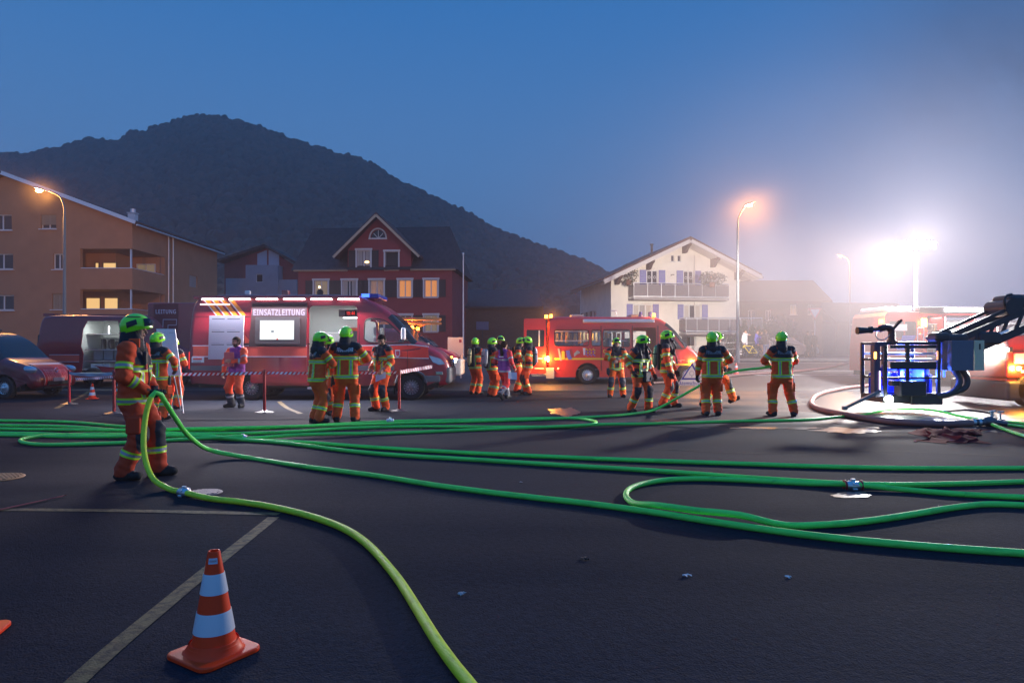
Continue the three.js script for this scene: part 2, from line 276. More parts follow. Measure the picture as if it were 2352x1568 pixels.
// a window in a wall whose outside is at z: frame bars as the part, pane, sill, surround and shutters below it
function win(parent, x0, y0, x1, y1, z, o = {}) {
  const w = x1 - x0, h = y1 - y0, t = o.bar ?? 0.07, cx = (x0 + x1) / 2, cy = (y0 + y1) / 2, b = o.depth ?? 0.10, zc = z - b;
  const g = [bx(t, h, 0.06, x0 + t / 2, cy, zc), bx(t, h, 0.06, x1 - t / 2, cy, zc), bx(w - 2 * t, t, 0.06, cx, y1 - t / 2, zc), bx(w - 2 * t, t, 0.06, cx, y0 + t / 2, zc)];
  const n = o.leaves ?? 2;
  for (let i = 1; i < n; i++) g.push(bx(t * 1.2, h - 2 * t, 0.05, x0 + w * i / n, cy, zc));
  const f = obj('window', g, o.frame ?? B.frame, parent);
  obj('pane', bx(w - 2 * t + 0.02, h - 2 * t + 0.02, 0.012, cx, cy, zc - 0.02), o.pane ?? B.darkPane, f);
  if (o.curtain) obj('curtain', [-1, 1].map((s) => gridGeo(16, 1, (a, q) => [cx + s * lerp(w / 2 - t, w * 0.16, a), lerp(y0 + t, y1 - t, q), zc - 0.008 + 0.006 * Math.sin(a * 26)])), B.curtain, f);
  if (o.surround) { const k = o.surround; obj('surround', [bx(k, h, 0.05, x0 - k / 2, cy, z + 0.02), bx(k, h, 0.05, x1 + k / 2, cy, z + 0.02), bx(w + 2 * k + 0.1, k * 1.2, 0.07, cx, y1 + k * 0.6, z + 0.03)], o.surroundMat ?? B.frame, f); }
  if (o.sill !== false) obj('sill', bx(w + 0.16, 0.06, 0.16, cx, y0 - 0.05, z + 0.04), o.sillMat ?? B.frame, f);
  if (o.shutter) for (const s of [-1, 1]) {
    const sw = o.shutterW ?? w * 0.5, sx = cx + s * (w / 2 + sw / 2 + (o.surround ?? 0.03) + 0.02), sl = [];
    for (let i = 0; i < 9; i++) sl.push(bx(sw - 0.1, h / 11, 0.02, sx, y0 + h * (i + 1) / 10, z + 0.045));
    sl.push(bx(0.05, h, 0.045, sx - sw / 2 + 0.025, cy, z + 0.045), bx(0.05, h, 0.045, sx + sw / 2 - 0.025, cy, z + 0.045), bx(sw, 0.06, 0.044, sx, y1 - 0.03, z + 0.045), bx(sw, 0.06, 0.044, sx, y0 + 0.03, z + 0.045));
    obj('shutter', sl, o.shutter, parent);
  }
  return f;
}
const hole = (x0, y0, x1, y1) => [[x0, y0], [x0, y1], [x1, y1], [x1, y0]];
const wall = (pts, holes, t = 0.3) => ext(pts, t, holes).translate(0, 0, -t);   // outside at z = 0

{ // ochre apartment block: gable front, corner loggias
  const D = 48, s = D / 1568, X = (u) => (u - 1176) * s, Y = (v) => 1.45 + (804 - v) * s - 0.85;
  const t = thing('apartment_building', 'ochre apartment block with corner loggias, its gable front at the left edge', 'apartment building', [0, 0.85, -D]);
  const xr = X(303), xp = X(10), xl = xp - (xr - xp), ye = Y(512), yp = Y(405), wins = [[-12, 26], [118, 146]];
  const holes = [hole(X(-20), Y(528), X(26), Y(492)), hole(X(92), Y(525), X(128), Y(492)), hole(X(-20), Y(618), X(29), Y(582)), hole(X(121), Y(618), X(147), Y(582)), hole(X(-20), Y(712), X(31), Y(677)), hole(X(118), Y(710), X(147), Y(674))];
  const lx = X(183), L2 = [Y(616), Y(571)], L1 = [Y(710), Y(664)];
  const front = [[xl, 0], [xr, 0], [xr, L1[0]], [lx, L1[0]], [lx, L1[1]], [xr, L1[1]], [xr, L2[0]], [lx, L2[0]], [lx, L2[1]], [xr, L2[1]], [xr, ye], [xp, yp], [xl, ye]];
  obj('wall', wall(front, holes), B.ochre, t);
  const len = 13.5, dl = 4.2;                        // side wall runs straight back; the loggias take its first 4.2 m
  const side = wall([[0, 0], [len, 0], [len, ye], [0, ye], [0, L2[1]], [dl, L2[1]], [dl, L2[0]], [0, L2[0]], [0, L1[1]], [dl, L1[1]], [dl, L1[0]], [0, L1[0]]], [hole(8.2, Y(632), 9.6, Y(600)), hole(8.2, Y(726), 9.6, Y(690))]);
  side.rotateY(PI / 2); side.translate(xr + 0.002, 0, -0.3);
  obj('wall', side, B.ochre, t);
  obj('wall', bx(0.3, ye, len, xl + 0.15, ye / 2, -len / 2 - 0.3), B.ochre, t);
  const dk = 1.8, xi = lx - 1.2, xm = xr - 2.4;       // the loggia is shallow on the left and deep at the corner
  for (const [y0, y1] of [L1, L2]) {
    obj('loggia_floor', bx(xr - xi - 0.32, 0.2, dl - 0.02, (xi + xr) / 2 - 0.16, y0 - 0.12, -dl / 2 - 0.31), B.concrete, t);
    obj('loggia_ceiling', bx(xr - xi - 0.32, 0.12, dl - 0.02, (xi + xr) / 2 - 0.16, y1 + 0.07, -dl / 2 - 0.31), B.ochre, t);
    for (const g of [bx(xm - xi, y1 - y0 + 0.9, 0.15, (xi + xm) / 2, (y0 + y1) / 2 - 0.3, -dk - 0.4), bx(0.15, y1 - y0 + 0.9, dl - dk - 0.2, xm - 0.08, (y0 + y1) / 2 - 0.3, -(dl + dk) / 2 - 0.38), bx(xr - xm - 0.31, y1 - y0 + 0.9, 0.15, (xm + xr) / 2 - 0.155, (y0 + y1) / 2 - 0.3, -dl - 0.2), bx(0.15, y1 - y0 + 0.9, dk, xi - 0.09, (y0 + y1) / 2 - 0.3, -dk / 2 - 0.33)]) obj('loggia_wall', g, B.ochre, t);
    const up = y0 === L2[0];
    const XB = (u) => (u - 1176) / 1568 * (D + dk + 0.3); for (const [a, b] of up ? [[217, 228], [235, 268]] : [[196, 231], [238, 272]]) win(t, XB(a), y0 - 0.1, XB(b), y0 + (up ? 0.7 : 1.0), -dk - 0.31, { pane: B.litWarm, leaves: 1, sill: false, depth: -0.03, frame: M([0.2, 0.15, 0.1], 0.7) });
    if (up) win(t, xm + 0.35, y0 - 0.2, xr - 0.6, y0 + 0.85, -dl - 0.11, { pane: B.litDim, leaves: 2, sill: false, depth: -0.03 });
    obj('rail', [bx(xr - lx, 0.05, 0.14, (lx + xr) / 2, y0 + 0.03, -0.13), bx(0.14, 0.05, dl, xr - 0.12, y0 + 0.03, -dl / 2 - 0.3)], K.alu, t);
    obj('pillar', bx(0.1, y1 - y0 - 0.06, 0.1, xr - 0.2, (y0 + y1) / 2 + 0.03, -0.22), K.alu, t);
  }
  for (const [x0, y0, x1, y1, o] of [[-20, 528, 26, 492, {}], [-20, 618, 29, 582, {}], [-20, 712, 31, 677, {}], [121, 618, 147, 582, {}]]) win(t, X(x0), Y(y0), X(x1), Y(y1), 0, { depth: 0.16, ...o });
  for (const [x0, y0, x1, y1, k] of [[92, 525, 128, 492, 0.72], [118, 710, 147, 674, 1]]) {           // windows behind roller shutters
    const w = win(t, X(x0), Y(y0), X(x1), Y(y1), 0, { depth: 0.2 }), n = 14, g = [], H = (Y(y1) - Y(y0)) * k;
    for (let i = 0; i < n; i++) g.push(bx(X(x1) - X(x0) - 0.04, H / n * 0.86, 0.02, (X(x0) + X(x1)) / 2, Y(y1) - H * (i + 0.5) / n, -0.08));
    obj('roller_shutter', g, M([0.33, 0.24, 0.16], 0.7), w);
  }
  for (const y of [[632, 600], [726, 690]]) { const g = []; for (let i = 0; i < 10; i++) g.push(bx(0.03, 0.085, 1.36, xr - 0.1, lerp(Y(y[0]), Y(y[1]), (i + 0.5) / 10), -8.9 - 0.3)); obj('roller_shutter', g, M([0.36, 0.32, 0.3], 0.7), t); }
  const slope = (yp - ye) / (xr - xp), ov = 0.45;
  for (const q of [-1, 1]) {
    const xe = xp + q * (xr - xp + ov), g = ext([[xp, yp + 0.02], [xe, ye - slope * ov + 0.02], [xe, ye - slope * ov + 0.24], [xp, yp + 0.26]], len + 1.2).translate(0, 0, -len - 0.8);
    obj('roof', g, B.roofDark, t);
    obj('verge', beam([xp + q * 0.05, yp + 0.16, 0.43], [xe, ye - slope * ov + 0.14, 0.43], 0.05, 0.26), K.alu, t);
  }
  obj('chimney', [bx(0.5, 0.9, 0.5, X(250), Y(487), -3), bx(0.6, 0.06, 0.6, X(250), Y(487) + 0.52, -3), cyl(0.2, 0.2, 0.3, X(250), Y(487) + 0.68, -3, 8)], K.alu, t);
  for (const z of [-4.9, -5.6]) obj('downpipe', [cyl(0.06, 0.06, ye - 0.2, xr + 0.09, ye / 2, z, 8)], K.alu, t);
  obj('gutter', bar([xr + ov + 0.04, ye - slope * ov - 0.02, 0.3], [xr + ov + 0.04, ye - slope * ov - 0.02, -len - 0.7], 0.07), K.alu, t);
}
{ // red house with a cross gable
  const D = 58, s = D / 1568, cx = 862, X = (u) => (u - cx) * s, Y = (v) => 1.45 + (804 - v) * s - 0.85;
  const t = thing('gabled_house', 'dark red house with a tall cross gable and white-framed windows', 'house', [(cx - 1176) * s, 0.85, -D], R(-4));
  const x0 = X(680), x1 = X(1040), ye = Y(622), gx0 = X(797), gx1 = X(945), gp = [X(869), Y(499)], ge = Y(572);
  const W1 = [[718, 750, 'dim'], [785, 817, 0], [849, 881, 'cur'], [916, 946, 'or'], [976, 1006, 'or']], W0 = [[718, 750, 0], [785, 817, 0], [849, 881, 0], [916, 946, 0], [976, 1006, 'cur']];
  const holes = [...W1.map(([a, b]) => hole(X(a), Y(683), X(b), Y(643))), ...W0.map(([a, b]) => hole(X(a), Y(762), X(b), Y(724)))];
  const arch = []; for (let i = 0; i <= 12; i++) { const a = PI * i / 12; arch.push([X(868) + 0.62 * Math.cos(a), Y(547) + 0.72 * Math.sin(a)]); }
  holes.push(hole(X(819), Y(616), X(850), Y(574)), hole(X(885), Y(620), X(915), Y(578)), arch.slice().reverse());
  obj('wall', wall([[x0, 0], [x1, 0], [x1, ye], [gx1, ye], [gx1, ge], gp, [gx0, ge], [gx0, ye], [x0, ye]], holes), B.redWall, t);
  for (const x of [x0 + 0.15, x1 - 0.15]) obj('wall', bx(0.3, ye, 9.4, x, ye / 2, -5), B.redWall, t);
  const o = { surround: 0.13, shutter: B.shutterDark, depth: 0.14 };
  for (const [a, b, k] of W1) win(t, X(a), Y(683), X(b), Y(643), 0, { ...o, pane: k === 'or' ? B.litOrange : k === 'dim' ? B.litDim : k === 'cur' ? B.greyPane : B.darkPane, curtain: k === 0 });
  for (const [a, b, k] of W0) win(t, X(a), Y(762), X(b), Y(724), 0, { ...o, pane: k ? B.litDim : B.darkPane });
  { const w = win(t, X(819), Y(616), X(850), Y(574), 0, { ...o, pane: B.greyPane, curtain: 1 }); const g = obj('ceiling_lamp', sph(0.13, X(841), Y(601), -0.125, 1.5, 0.7, 0.1), glowing([1, 0.6, 0.2], 5), w); }
  win(t, X(885), Y(620), X(915), Y(578), 0, { surround: 0.13, depth: 0.14, leaves: 1, bar: 0.03, pane: B.shutterDark });
  { const w = t.children.find((c) => c.name === 'window'); obj('pendant_lamp', sph(0.1, X(729), Y(658), -0.13, 1, 1, 0.15), glowing([1, 0.66, 0.28], 6), w); }
  { // half-round attic window
    const ring = []; for (let i = 0; i <= 20; i++) { const a = PI * i / 20; ring.push([X(868) + 0.72 * Math.cos(a), Y(547) + 0.82 * Math.sin(a), 0.03]); }
    const f = obj('window', [tube(ring, 0.07, 30, 6), bx(1.6, 0.12, 0.14, X(868), Y(547) - 0.04, 0.03), bx(0.05, 0.7, 0.04, X(868), Y(547) + 0.36, -0.12), beam([X(868), Y(547), -0.12], [X(868) + 0.42, Y(547) + 0.45, -0.12], 0.04, 0.05), beam([X(868), Y(547), -0.12], [X(868) - 0.42, Y(547) + 0.45, -0.12], 0.04, 0.05)], B.frame, t);
    obj('pane', new THREE.CircleGeometry(0.7, 20, 0, PI).translate(X(868), Y(547), -0.15), B.darkPane, f);
  }
  for (const g of [bx(gx0 - x0 + 0.3, 0.14, 0.3, (x0 + gx0) / 2 - 0.15, ye + 0.05, 0.15), bx(x1 - gx1 + 0.3, 0.14, 0.3, (x1 + gx1) / 2 + 0.15, ye + 0.05, 0.15)]) obj('cornice', g, B.trim, t);
  // main roof: ridge along x, front slope cut by the cross gable, hipped right end
  const yr = ye + 4.6, zr = -5;
  const tri = (pts) => { const g = new THREE.BufferGeometry(); g.setAttribute('position', new THREE.Float32BufferAttribute(pts.flat(), 3)); g.computeVertexNormals(); return g; };
  const slab = (a, b, c, d) => tri([a, b, c, a, c, d]);
  obj('roof', [slab([x0 - 0.5, ye + 0.05, 0.35], [x1 + 0.5, ye + 0.05, 0.35], [x1 - 1.0, yr, zr], [x0 - 0.5, yr, zr]), slab([x1 + 0.5, ye + 0.05, -10.4], [x0 - 0.5, ye + 0.05, -10.4], [x0 - 0.5, yr, zr], [x1 - 1.0, yr, zr]), tri([[x1 + 0.5, ye + 0.05, 0.35], [x1 + 0.5, ye + 0.05, -10.4], [x1 - 1.0, yr, zr]]), tri([[x0 - 0.5, ye + 0.05, 0.35], [x0 - 0.5, yr, zr], [x0 - 0.5, ye + 0.05, -10.4]])], B.roofDark, t);
  const sl = (gp[1] - ge) / (gx1 - gp[0]), ov = 0.85;
  for (const q of [-1, 1]) {
    const xe = gp[0] + q * (gx1 - gp[0] + ov), yE = ge - sl * ov;
    obj('roof', ext([[gp[0], gp[1] + 0.02], [xe, yE + 0.02], [xe, yE + 0.24], [gp[0], gp[1] + 0.3]], 6).translate(0, 0, -5.2), B.roof, t);
    obj('verge', beam([gp[0], gp[1] + 0.04, 0.82], [xe, yE + 0.04, 0.82], 0.06, 0.2), B.trim, t);
    obj('wall', bx(0.25, ge - ye, 3.6, q < 0 ? gx0 + 0.13 : gx1 - 0.13, (ge + ye) / 2, -2.1), B.redWall, t);
  }
}
{ // small house with a pale glazed gable and a grey bay
  const D = 72, s = D / 1568, cx = 605, X = (u) => (u - cx) * s, Y = (v) => 1.45 + (804 - v) * s - 0.85;
  const t = thing('small_house', 'small dark red house with pale gable glazing and a grey bay', 'house', [(cx - 1176) * s, 0.85, -D]);
  const pk = [X(612), Y(570)];
  obj('wall', wall([[X(515), 0], [X(690), 0], [X(690), Y(618)], pk, [X(515), Y(606)]], []), B.redWall, t);
  for (const [xe, yv] of [[505, 604], [700, 618]]) { obj('roof', ext([pk, [X(xe), Y(yv)], [X(xe), Y(yv) + 0.25], [pk[0], pk[1] + 0.3]].map((p) => [p[0], p[1] + 0.03]), 8).translate(0, 0, -7.2), B.roofDark, t); }
  for (const [a, b] of [[591, 613], [617, 641]]) obj('gable_pane', ext([[X(a), Y(611)], [X(b), Y(611)], [X(b), Y(b === 613 ? 574 : 582)], [X(a), Y(a === 591 ? 583 : 574)]], 0.05).translate(0, 0, 0.03), M([0.4, 0.42, 0.52], 0.3), t);
  obj('bay', ext(rect(X(578), 0, X(650), Y(613)), 1.6, [hole(X(601), Y(652), X(617), Y(633))]).translate(0, 0, 0.1), B.greyWall, t);
  win(t, X(601), Y(652), X(617), Y(633), 1.7, { leaves: 1, sill: false });
  obj('garden_wall', [bx(X(578) - X(530), Y(642), 0.3, (X(530) + X(578)) / 2, Y(642) / 2, 1.2), bx(X(690) - X(650), Y(645), 0.3, (X(650) + X(690)) / 2, Y(645) / 2, 1.2)], B.greyWall, t);
}
{ // dark barn between the red house and the chalet
  const D = 66, s = D / 1568, cx = 1140, X = (u) => (u - cx) * s, Y = (v) => 1.45 + (804 - v) * s - 0.85;
  const t = thing('barn', 'dark timber barn with a low roof behind the flagpole', 'barn', [(cx - 1176) * s, 0.85, -D]);
  for (let i = 0; i < 18; i++) obj('board', bx(0.44, Y(700), 0.06 + 0.02 * (i % 2), X(1049) + 0.46 * i, Y(700) / 2, 0), B.wood, t);
  obj('wall', bx(8.4, Y(702), 6, X(1149), Y(702) / 2, -3.1), B.wood, t);
  obj('roof', ext([[0.6, Y(704)], [-7, Y(650)], [-7.1, Y(650) - 0.2], [0.6, Y(704) - 0.2]], X(1245) - X(1030)).rotateY(-PI / 2).translate(X(1245), 0, 0), B.roofDark, t);
  const sg = thing('blue_sign', 'small plain blue board mounted on the dark barn', 'sign', [P(1108, 748, 65.6)[0], P(1108, 748, 65.6)[1], -65.6]);
  obj('board', rbx(1.2, 0.8, 0.05, 0, 0, 0, 0.02), M([0.10, 0.12, 0.24], 0.5), sg); obj('bracket', bx(0.08, 1.2, 0.05, 0, -0.6, -0.06), K.darkGrey, sg);
}
{ // white chalet
  const D = 56, s = D / 1568, cx = 1553, X = (u) => (u - cx) * s, Y = (v) => 1.45 + (804 - v) * s - 0.85;
  const t = thing('chalet', 'white three-storey chalet with wide eaves, balconies and blue shutters', 'house', [(cx - 1176) * s, 0.85, -D], R(8));
  const x0 = X(1399), x1 = X(1708), xp = X(1571), yp = Y(560), slope = 0.47, yl = yp - slope * (xp - x0), yr = yp - slope * (x1 - xp);
  const open = [[1483, 1510, 655, 621, 2], [1571, 1596, 655, 621, 2], [1451, 1496, 733, 699, 3], [1572, 1614, 733, 699, 3], [1541.5, 1549, 600, 586, 1], [1557, 1564.5, 600, 586, 1], [1567, 1602, 795, 772, 2]];
  obj('wall', wall([[x0, 0], [x1, 0], [x1, yr], [xp, yp], [x0, yl]], open.map((w) => hole(X(w[0]), Y(w[2]), X(w[1]), Y(w[3])))), B.white, t);
  const sideHoles = [[1.2, 2.2], [3.0, 3.8], [4.6, 5.8]].map(([a, b]) => hole(a, Y(735), b, Y(706)));
  obj('wall', wall([[0, 0], [10.2, 0], [10.2, yl], [0, yl]], sideHoles).rotateY(-PI / 2).translate(x0 - 0.002, 0, -10.5), B.white, t);
  obj('wall', bx(0.3, yr, 10, x1 - 0.15, yr / 2, -5.4), B.white, t);
  for (const [a, b] of [[1.2, 2.2], [3.0, 3.8], [4.6, 5.8]]) { const f = obj('window', [bx(0.06, 0.06, b - a, x0 + 0.1, Y(706) - 0.03, a - 10.5 + (b - a) / 2), bx(0.06, 1, 0.06, x0 + 0.1, Y(720), (a + b) / 2 - 10.5)], B.frame, t); obj('pane', bx(0.02, Y(706) - Y(735), b - a, x0 + 0.16, (Y(706) + Y(735)) / 2, (a + b) / 2 - 10.5), B.darkPane, f); obj('shutter', bx(0.05, Y(706) - Y(735), 0.5, x0 - 0.05, (Y(706) + Y(735)) / 2, a - 10.5 - 0.28), B.shutterDark, t); }
  open.forEach((w, i) => win(t, X(w[0]), Y(w[2]), X(w[1]), Y(w[3]), 0, { leaves: w[4], bar: i > 3 ? 0.03 : 0.08, depth: 0.13, pane: i === 2 ? M([0.3, 0.3, 0.3], 0.2) : B.darkPane, curtain: i === 2 || i === 3, shutter: i < 4 ? B.shutterBlue : undefined, shutterW: i < 2 ? 0.55 : 0.5, sill: i > 1 }));
  for (const u of [1490, 1503, 1578, 1590]) obj('window_ornament', new THREE.TorusGeometry(0.1, 0.018, 6, 14).translate(X(u), Y(637), -0.12), B.frame, t);
  // roof slabs, white barge boards, rafters and purlin ends under the overhang
  const of = 1.5, ov = 1.0, len = 11.6;
  for (const q of [-1, 1]) {
    const xe = q < 0 ? x0 - ov : x1 + ov + 0.2, ye = yp - slope * Math.abs(xe - xp);
    obj('roof', ext([[xp, yp + 0.12], [xe, ye + 0.12], [xe, ye + 0.34], [xp, yp + 0.4]], len).translate(0, 0, of - len), B.roof, t);
    obj('barge_board', beam([xp + q * 0.04, yp + 0.03, of + 0.03], [xe, ye + 0.03, of + 0.03], 0.06, 0.3), B.barge, t);
    obj('soffit', ext([[xp, yp + 0.05], [xe, ye + 0.05], [xe, ye + 0.11], [xp, yp + 0.11]], len - 0.1).translate(0, 0, of - len), B.barge, t);
    for (let i = 1; i <= 3; i++) obj('rafter', beam([xp + q * 0.2, yp - 0.12, of - 0.42 * i], [xe - q * 0.1, ye - 0.05, of - 0.42 * i], 0.12, 0.18), B.barge, t);
    obj('gutter', bar([xe + q * 0.05, ye + 0.08, of], [xe + q * 0.05, ye + 0.08, of - len], 0.08), K.darkGrey, t);
    for (const k of [0.5, 0.93]) { const px = lerp(xp, q < 0 ? x0 : x1, k), py = yp - slope * Math.abs(px - xp) - 0.25; obj('purlin', ext([[0, 0.2], [of - 0.1, 0.2], [of - 0.1, 0.0], [of - 0.5, -0.12], [0.5, -0.5], [0, -0.5]], 0.26).rotateY(-PI / 2).translate(px + 0.13, py, 0), B.wood, t); }
  }
  obj('purlin', ext([[0, 0.2], [of - 0.1, 0.2], [of - 0.1, 0.0], [of - 0.5, -0.12], [0.5, -0.5], [0, -0.5]], 0.26).rotateY(-PI / 2).translate(xp + 0.13, yp - 0.28, 0), B.wood, t);
  obj('chimney', [cyl(0.1, 0.1, 0.7, X(1515), Y(583) + 0.7, -2, 8), cyl(0.16, 0.16, 0.1, X(1515), Y(583) + 1.05, -2, 8)], K.darkGrey, t);
  obj('downpipe', [cyl(0.05, 0.05, Y(585), X(1597), Y(585) / 2, 0.09, 8)], B.barge, t);
  obj('wall_lamp', [bx(0.2, 0.05, 0.1, X(1545), Y(631), 0.08), bx(0.05, 0.1, 0.05, X(1541), Y(632), 0.05)], K.darkGrey, t);
  // balconies: slab, posts, top rail, infill panels
  for (const [a, b, y0, y1, dp] of [[1440, 1664, 687, 656, 1.35], [1560, 1742, 764, 733, 1.5]]) {
    const xa = X(a), xb = X(b), yb = Y(y0), yt = Y(y1), n = 7, g = [];
    const bal = obj('balcony', [bx(xb - xa, 0.18, dp, (xa + xb) / 2, yb - 0.09, dp / 2 + 0.01)], B.concrete, t);
    for (let i = 0; i <= n; i++) g.push(bx(0.05, yt - yb + 0.1, 0.05, lerp(xa + 0.03, xb - 0.03, i / n), (yt + yb) / 2, dp - 0.03));
    g.push(bar([xa, yt + 0.06, dp - 0.03], [xb, yt + 0.06, dp - 0.03], 0.035), bar([xa + 0.03, yt + 0.06, 0.02], [xa + 0.03, yt + 0.06, dp], 0.035), bar([xb - 0.03, yt + 0.06, 0.02], [xb - 0.03, yt + 0.06, dp], 0.035), bx(xb - xa, 0.05, 0.04, (xa + xb) / 2, yb + 0.1, dp - 0.03));
    obj('railing', g, K.alu, bal);
    for (let i = 0; i < n; i++) { const p0 = lerp(xa, xb, i / n), p1 = lerp(xa, xb, (i + 1) / n); obj('panel', bx(p1 - p0 - 0.05, yt - yb - 0.22, 0.02, (p0 + p1) / 2, (yt + yb) / 2 + 0.04, dp - 0.0), B.panel, bal); }
    for (const x of [xa + 0.02, xb - 0.02]) obj('panel', bx(0.02, yt - yb - 0.22, dp - 0.1, x, (yt + yb) / 2 + 0.04, dp / 2), B.panel, bal);
  }
  obj('steps', [bx(1.5, 0.5, 1, X(1612), 0.25, 0.5), bx(1.5, 0.9, 0.5, X(1612), 0.45, 0.3)], B.barge, t);
}
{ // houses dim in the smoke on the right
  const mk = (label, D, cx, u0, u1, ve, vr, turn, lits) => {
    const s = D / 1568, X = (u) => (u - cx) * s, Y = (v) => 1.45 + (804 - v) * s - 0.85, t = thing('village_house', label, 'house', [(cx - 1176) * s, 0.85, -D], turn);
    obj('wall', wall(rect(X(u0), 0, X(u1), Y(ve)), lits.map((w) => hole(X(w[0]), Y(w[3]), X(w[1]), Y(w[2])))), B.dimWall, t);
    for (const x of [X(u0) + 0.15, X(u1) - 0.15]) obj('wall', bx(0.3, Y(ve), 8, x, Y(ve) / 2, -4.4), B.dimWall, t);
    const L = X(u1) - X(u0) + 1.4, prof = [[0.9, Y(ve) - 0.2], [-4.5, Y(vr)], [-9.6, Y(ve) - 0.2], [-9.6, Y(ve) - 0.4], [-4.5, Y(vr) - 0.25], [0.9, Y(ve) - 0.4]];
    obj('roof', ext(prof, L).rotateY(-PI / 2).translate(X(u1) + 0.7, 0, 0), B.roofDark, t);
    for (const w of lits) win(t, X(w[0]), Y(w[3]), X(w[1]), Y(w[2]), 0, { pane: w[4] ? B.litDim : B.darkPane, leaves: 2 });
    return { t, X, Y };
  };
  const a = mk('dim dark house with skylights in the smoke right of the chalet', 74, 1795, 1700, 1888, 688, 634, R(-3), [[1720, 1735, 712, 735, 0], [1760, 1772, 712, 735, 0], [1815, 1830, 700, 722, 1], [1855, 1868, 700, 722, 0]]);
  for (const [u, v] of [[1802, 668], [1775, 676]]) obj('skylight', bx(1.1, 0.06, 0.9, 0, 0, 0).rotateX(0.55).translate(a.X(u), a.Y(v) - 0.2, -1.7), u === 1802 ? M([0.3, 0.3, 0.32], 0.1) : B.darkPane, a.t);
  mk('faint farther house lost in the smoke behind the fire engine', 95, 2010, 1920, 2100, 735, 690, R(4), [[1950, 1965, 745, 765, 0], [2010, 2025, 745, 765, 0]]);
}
// street furniture
{ const f = thing('flagpole', 'bare white flagpole between the red house and the barn', 'flagpole', onG(1064, 47)); const h = (804 - 582) / 1568 * 47 + 0.6; obj('pole', cyl(0.035, 0.06, h, 0, h / 2, 0, 10), K.white, f); obj('knob', sph(0.07, 0, h, 0), K.white, f); }
const lampBulb = glowing([1, 0.52, 0.13], 90, [0.9, 0.5, 0.2]);
function streetLamp(u, D, v, side, label, bright = 1, out = 1.0) {
  const h = (804 - v) / 1568 * D + 1.45 - gh(D), t = thing('street_lamp', label, 'street lamp', onG(u, D), 0, 'sodium street lamps');
  obj('pole', [cyl(0.055, 0.085, h - 1.2, 0, (h - 1.2) / 2, 0, 12), cyl(0.1, 0.11, 0.9, 0, 0.45, 0, 12)], K.grey, t);
  obj('arm', tube([[0, h - 1.25, 0], [0.02 * side, h - 0.75, 0], [0.22 * side, h - 0.28, 0], [0.62 * out * side, h - 0.02, 0]], 0.04, 20, 8), K.grey, t);
  const head = obj('lamp_head', lathe([[0.001, 0.1], [0.09, 0.09], [0.14, 0.04], [0.145, 0.01], [0.001, 0.012]], 16).scale(2.1, 0.9, 1).rotateZ(0.28 * side).translate(out * side, h + 0.05, 0), K.grey, t);
  const bulb = obj('lamp_bulb', sph(0.1, out * side, h - 0.02, 0, 1.5, 0.7, 0.95, 12), lampBulb, head);
  const l = new THREE.PointLight(C(1, 0.42, 0.10), LAMP * bright); l.position.set(out * side, h - 0.02, 0); l.castShadow = true; l.shadow.radius = 5; t.add(l);
}
streetLamp(147, 31, 437, -1, 'lit orange street lamp leaning left before the ochre apartment block', 1, 1.15);
streetLamp(1695, 36, 471, 1, 'lit orange street lamp on a tall pole beside the white chalet', 1, 0.62);
streetLamp(1953, 66, 588, -1, 'small far street lamp glowing orange in the smoke', 0.8, 0.9);
{ // yield sign, shrubs, railing on the far side of the street
  const s = thing('yield_sign', 'pale triangular yield sign on a post, faint in the smoke', 'traffic sign', onG(1872, 55)), h = 4.0;
  obj('post', cyl(0.03, 0.03, h, 0, h / 2, 0, 8), K.alu, s); obj('sign_plate', ext([[0, -0.5], [0.58, 0.5], [-0.58, 0.5]], 0.02, [[[0, -0.28], [-0.38, 0.38], [0.38, 0.38]]]).translate(0, h - 0.5, 0.03), M([0.6, 0.2, 0.2], 0.5), s); obj('sign_face', ext([[0, -0.28], [0.38, 0.38], [-0.38, 0.38]], 0.02).translate(0, h - 0.5, 0.03), K.white, s);
}
const leafA = M([0.05, 0.075, 0.03], 0.8, { transmission: 0.3, thickness: 0 }), leafB = M([0.035, 0.045, 0.03], 0.85);
function foliage(n, f, size, up = 0.3) {             // leaf-sized faces through a volume
  const p = [], v = V(0, 0, 0), q = new THREE.Quaternion();
  for (let i = 0; i < n; i++) {
    const [x, y, z] = f(), k = size * rr(0.6, 1.3); q.setFromEuler(new THREE.Euler(rr(0, 6), rr(0, 6), rr(0, 6)));
    for (const [a, b, c] of [[-0.5, 0, 0], [0, 0.3, up * 0.3], [0, -0.3, up * 0.3], [0.5, 0, 0], [0, -0.3, up * 0.3], [0, 0.3, up * 0.3]]) { v.set(a * k, b * k, c * k).applyQuaternion(q); p.push(x + v.x, y + v.y, z + v.z); }
  }
  const g = new THREE.BufferGeometry(); g.setAttribute('position', new THREE.Float32BufferAttribute(p, 3)); g.computeVertexNormals(); return g;
}
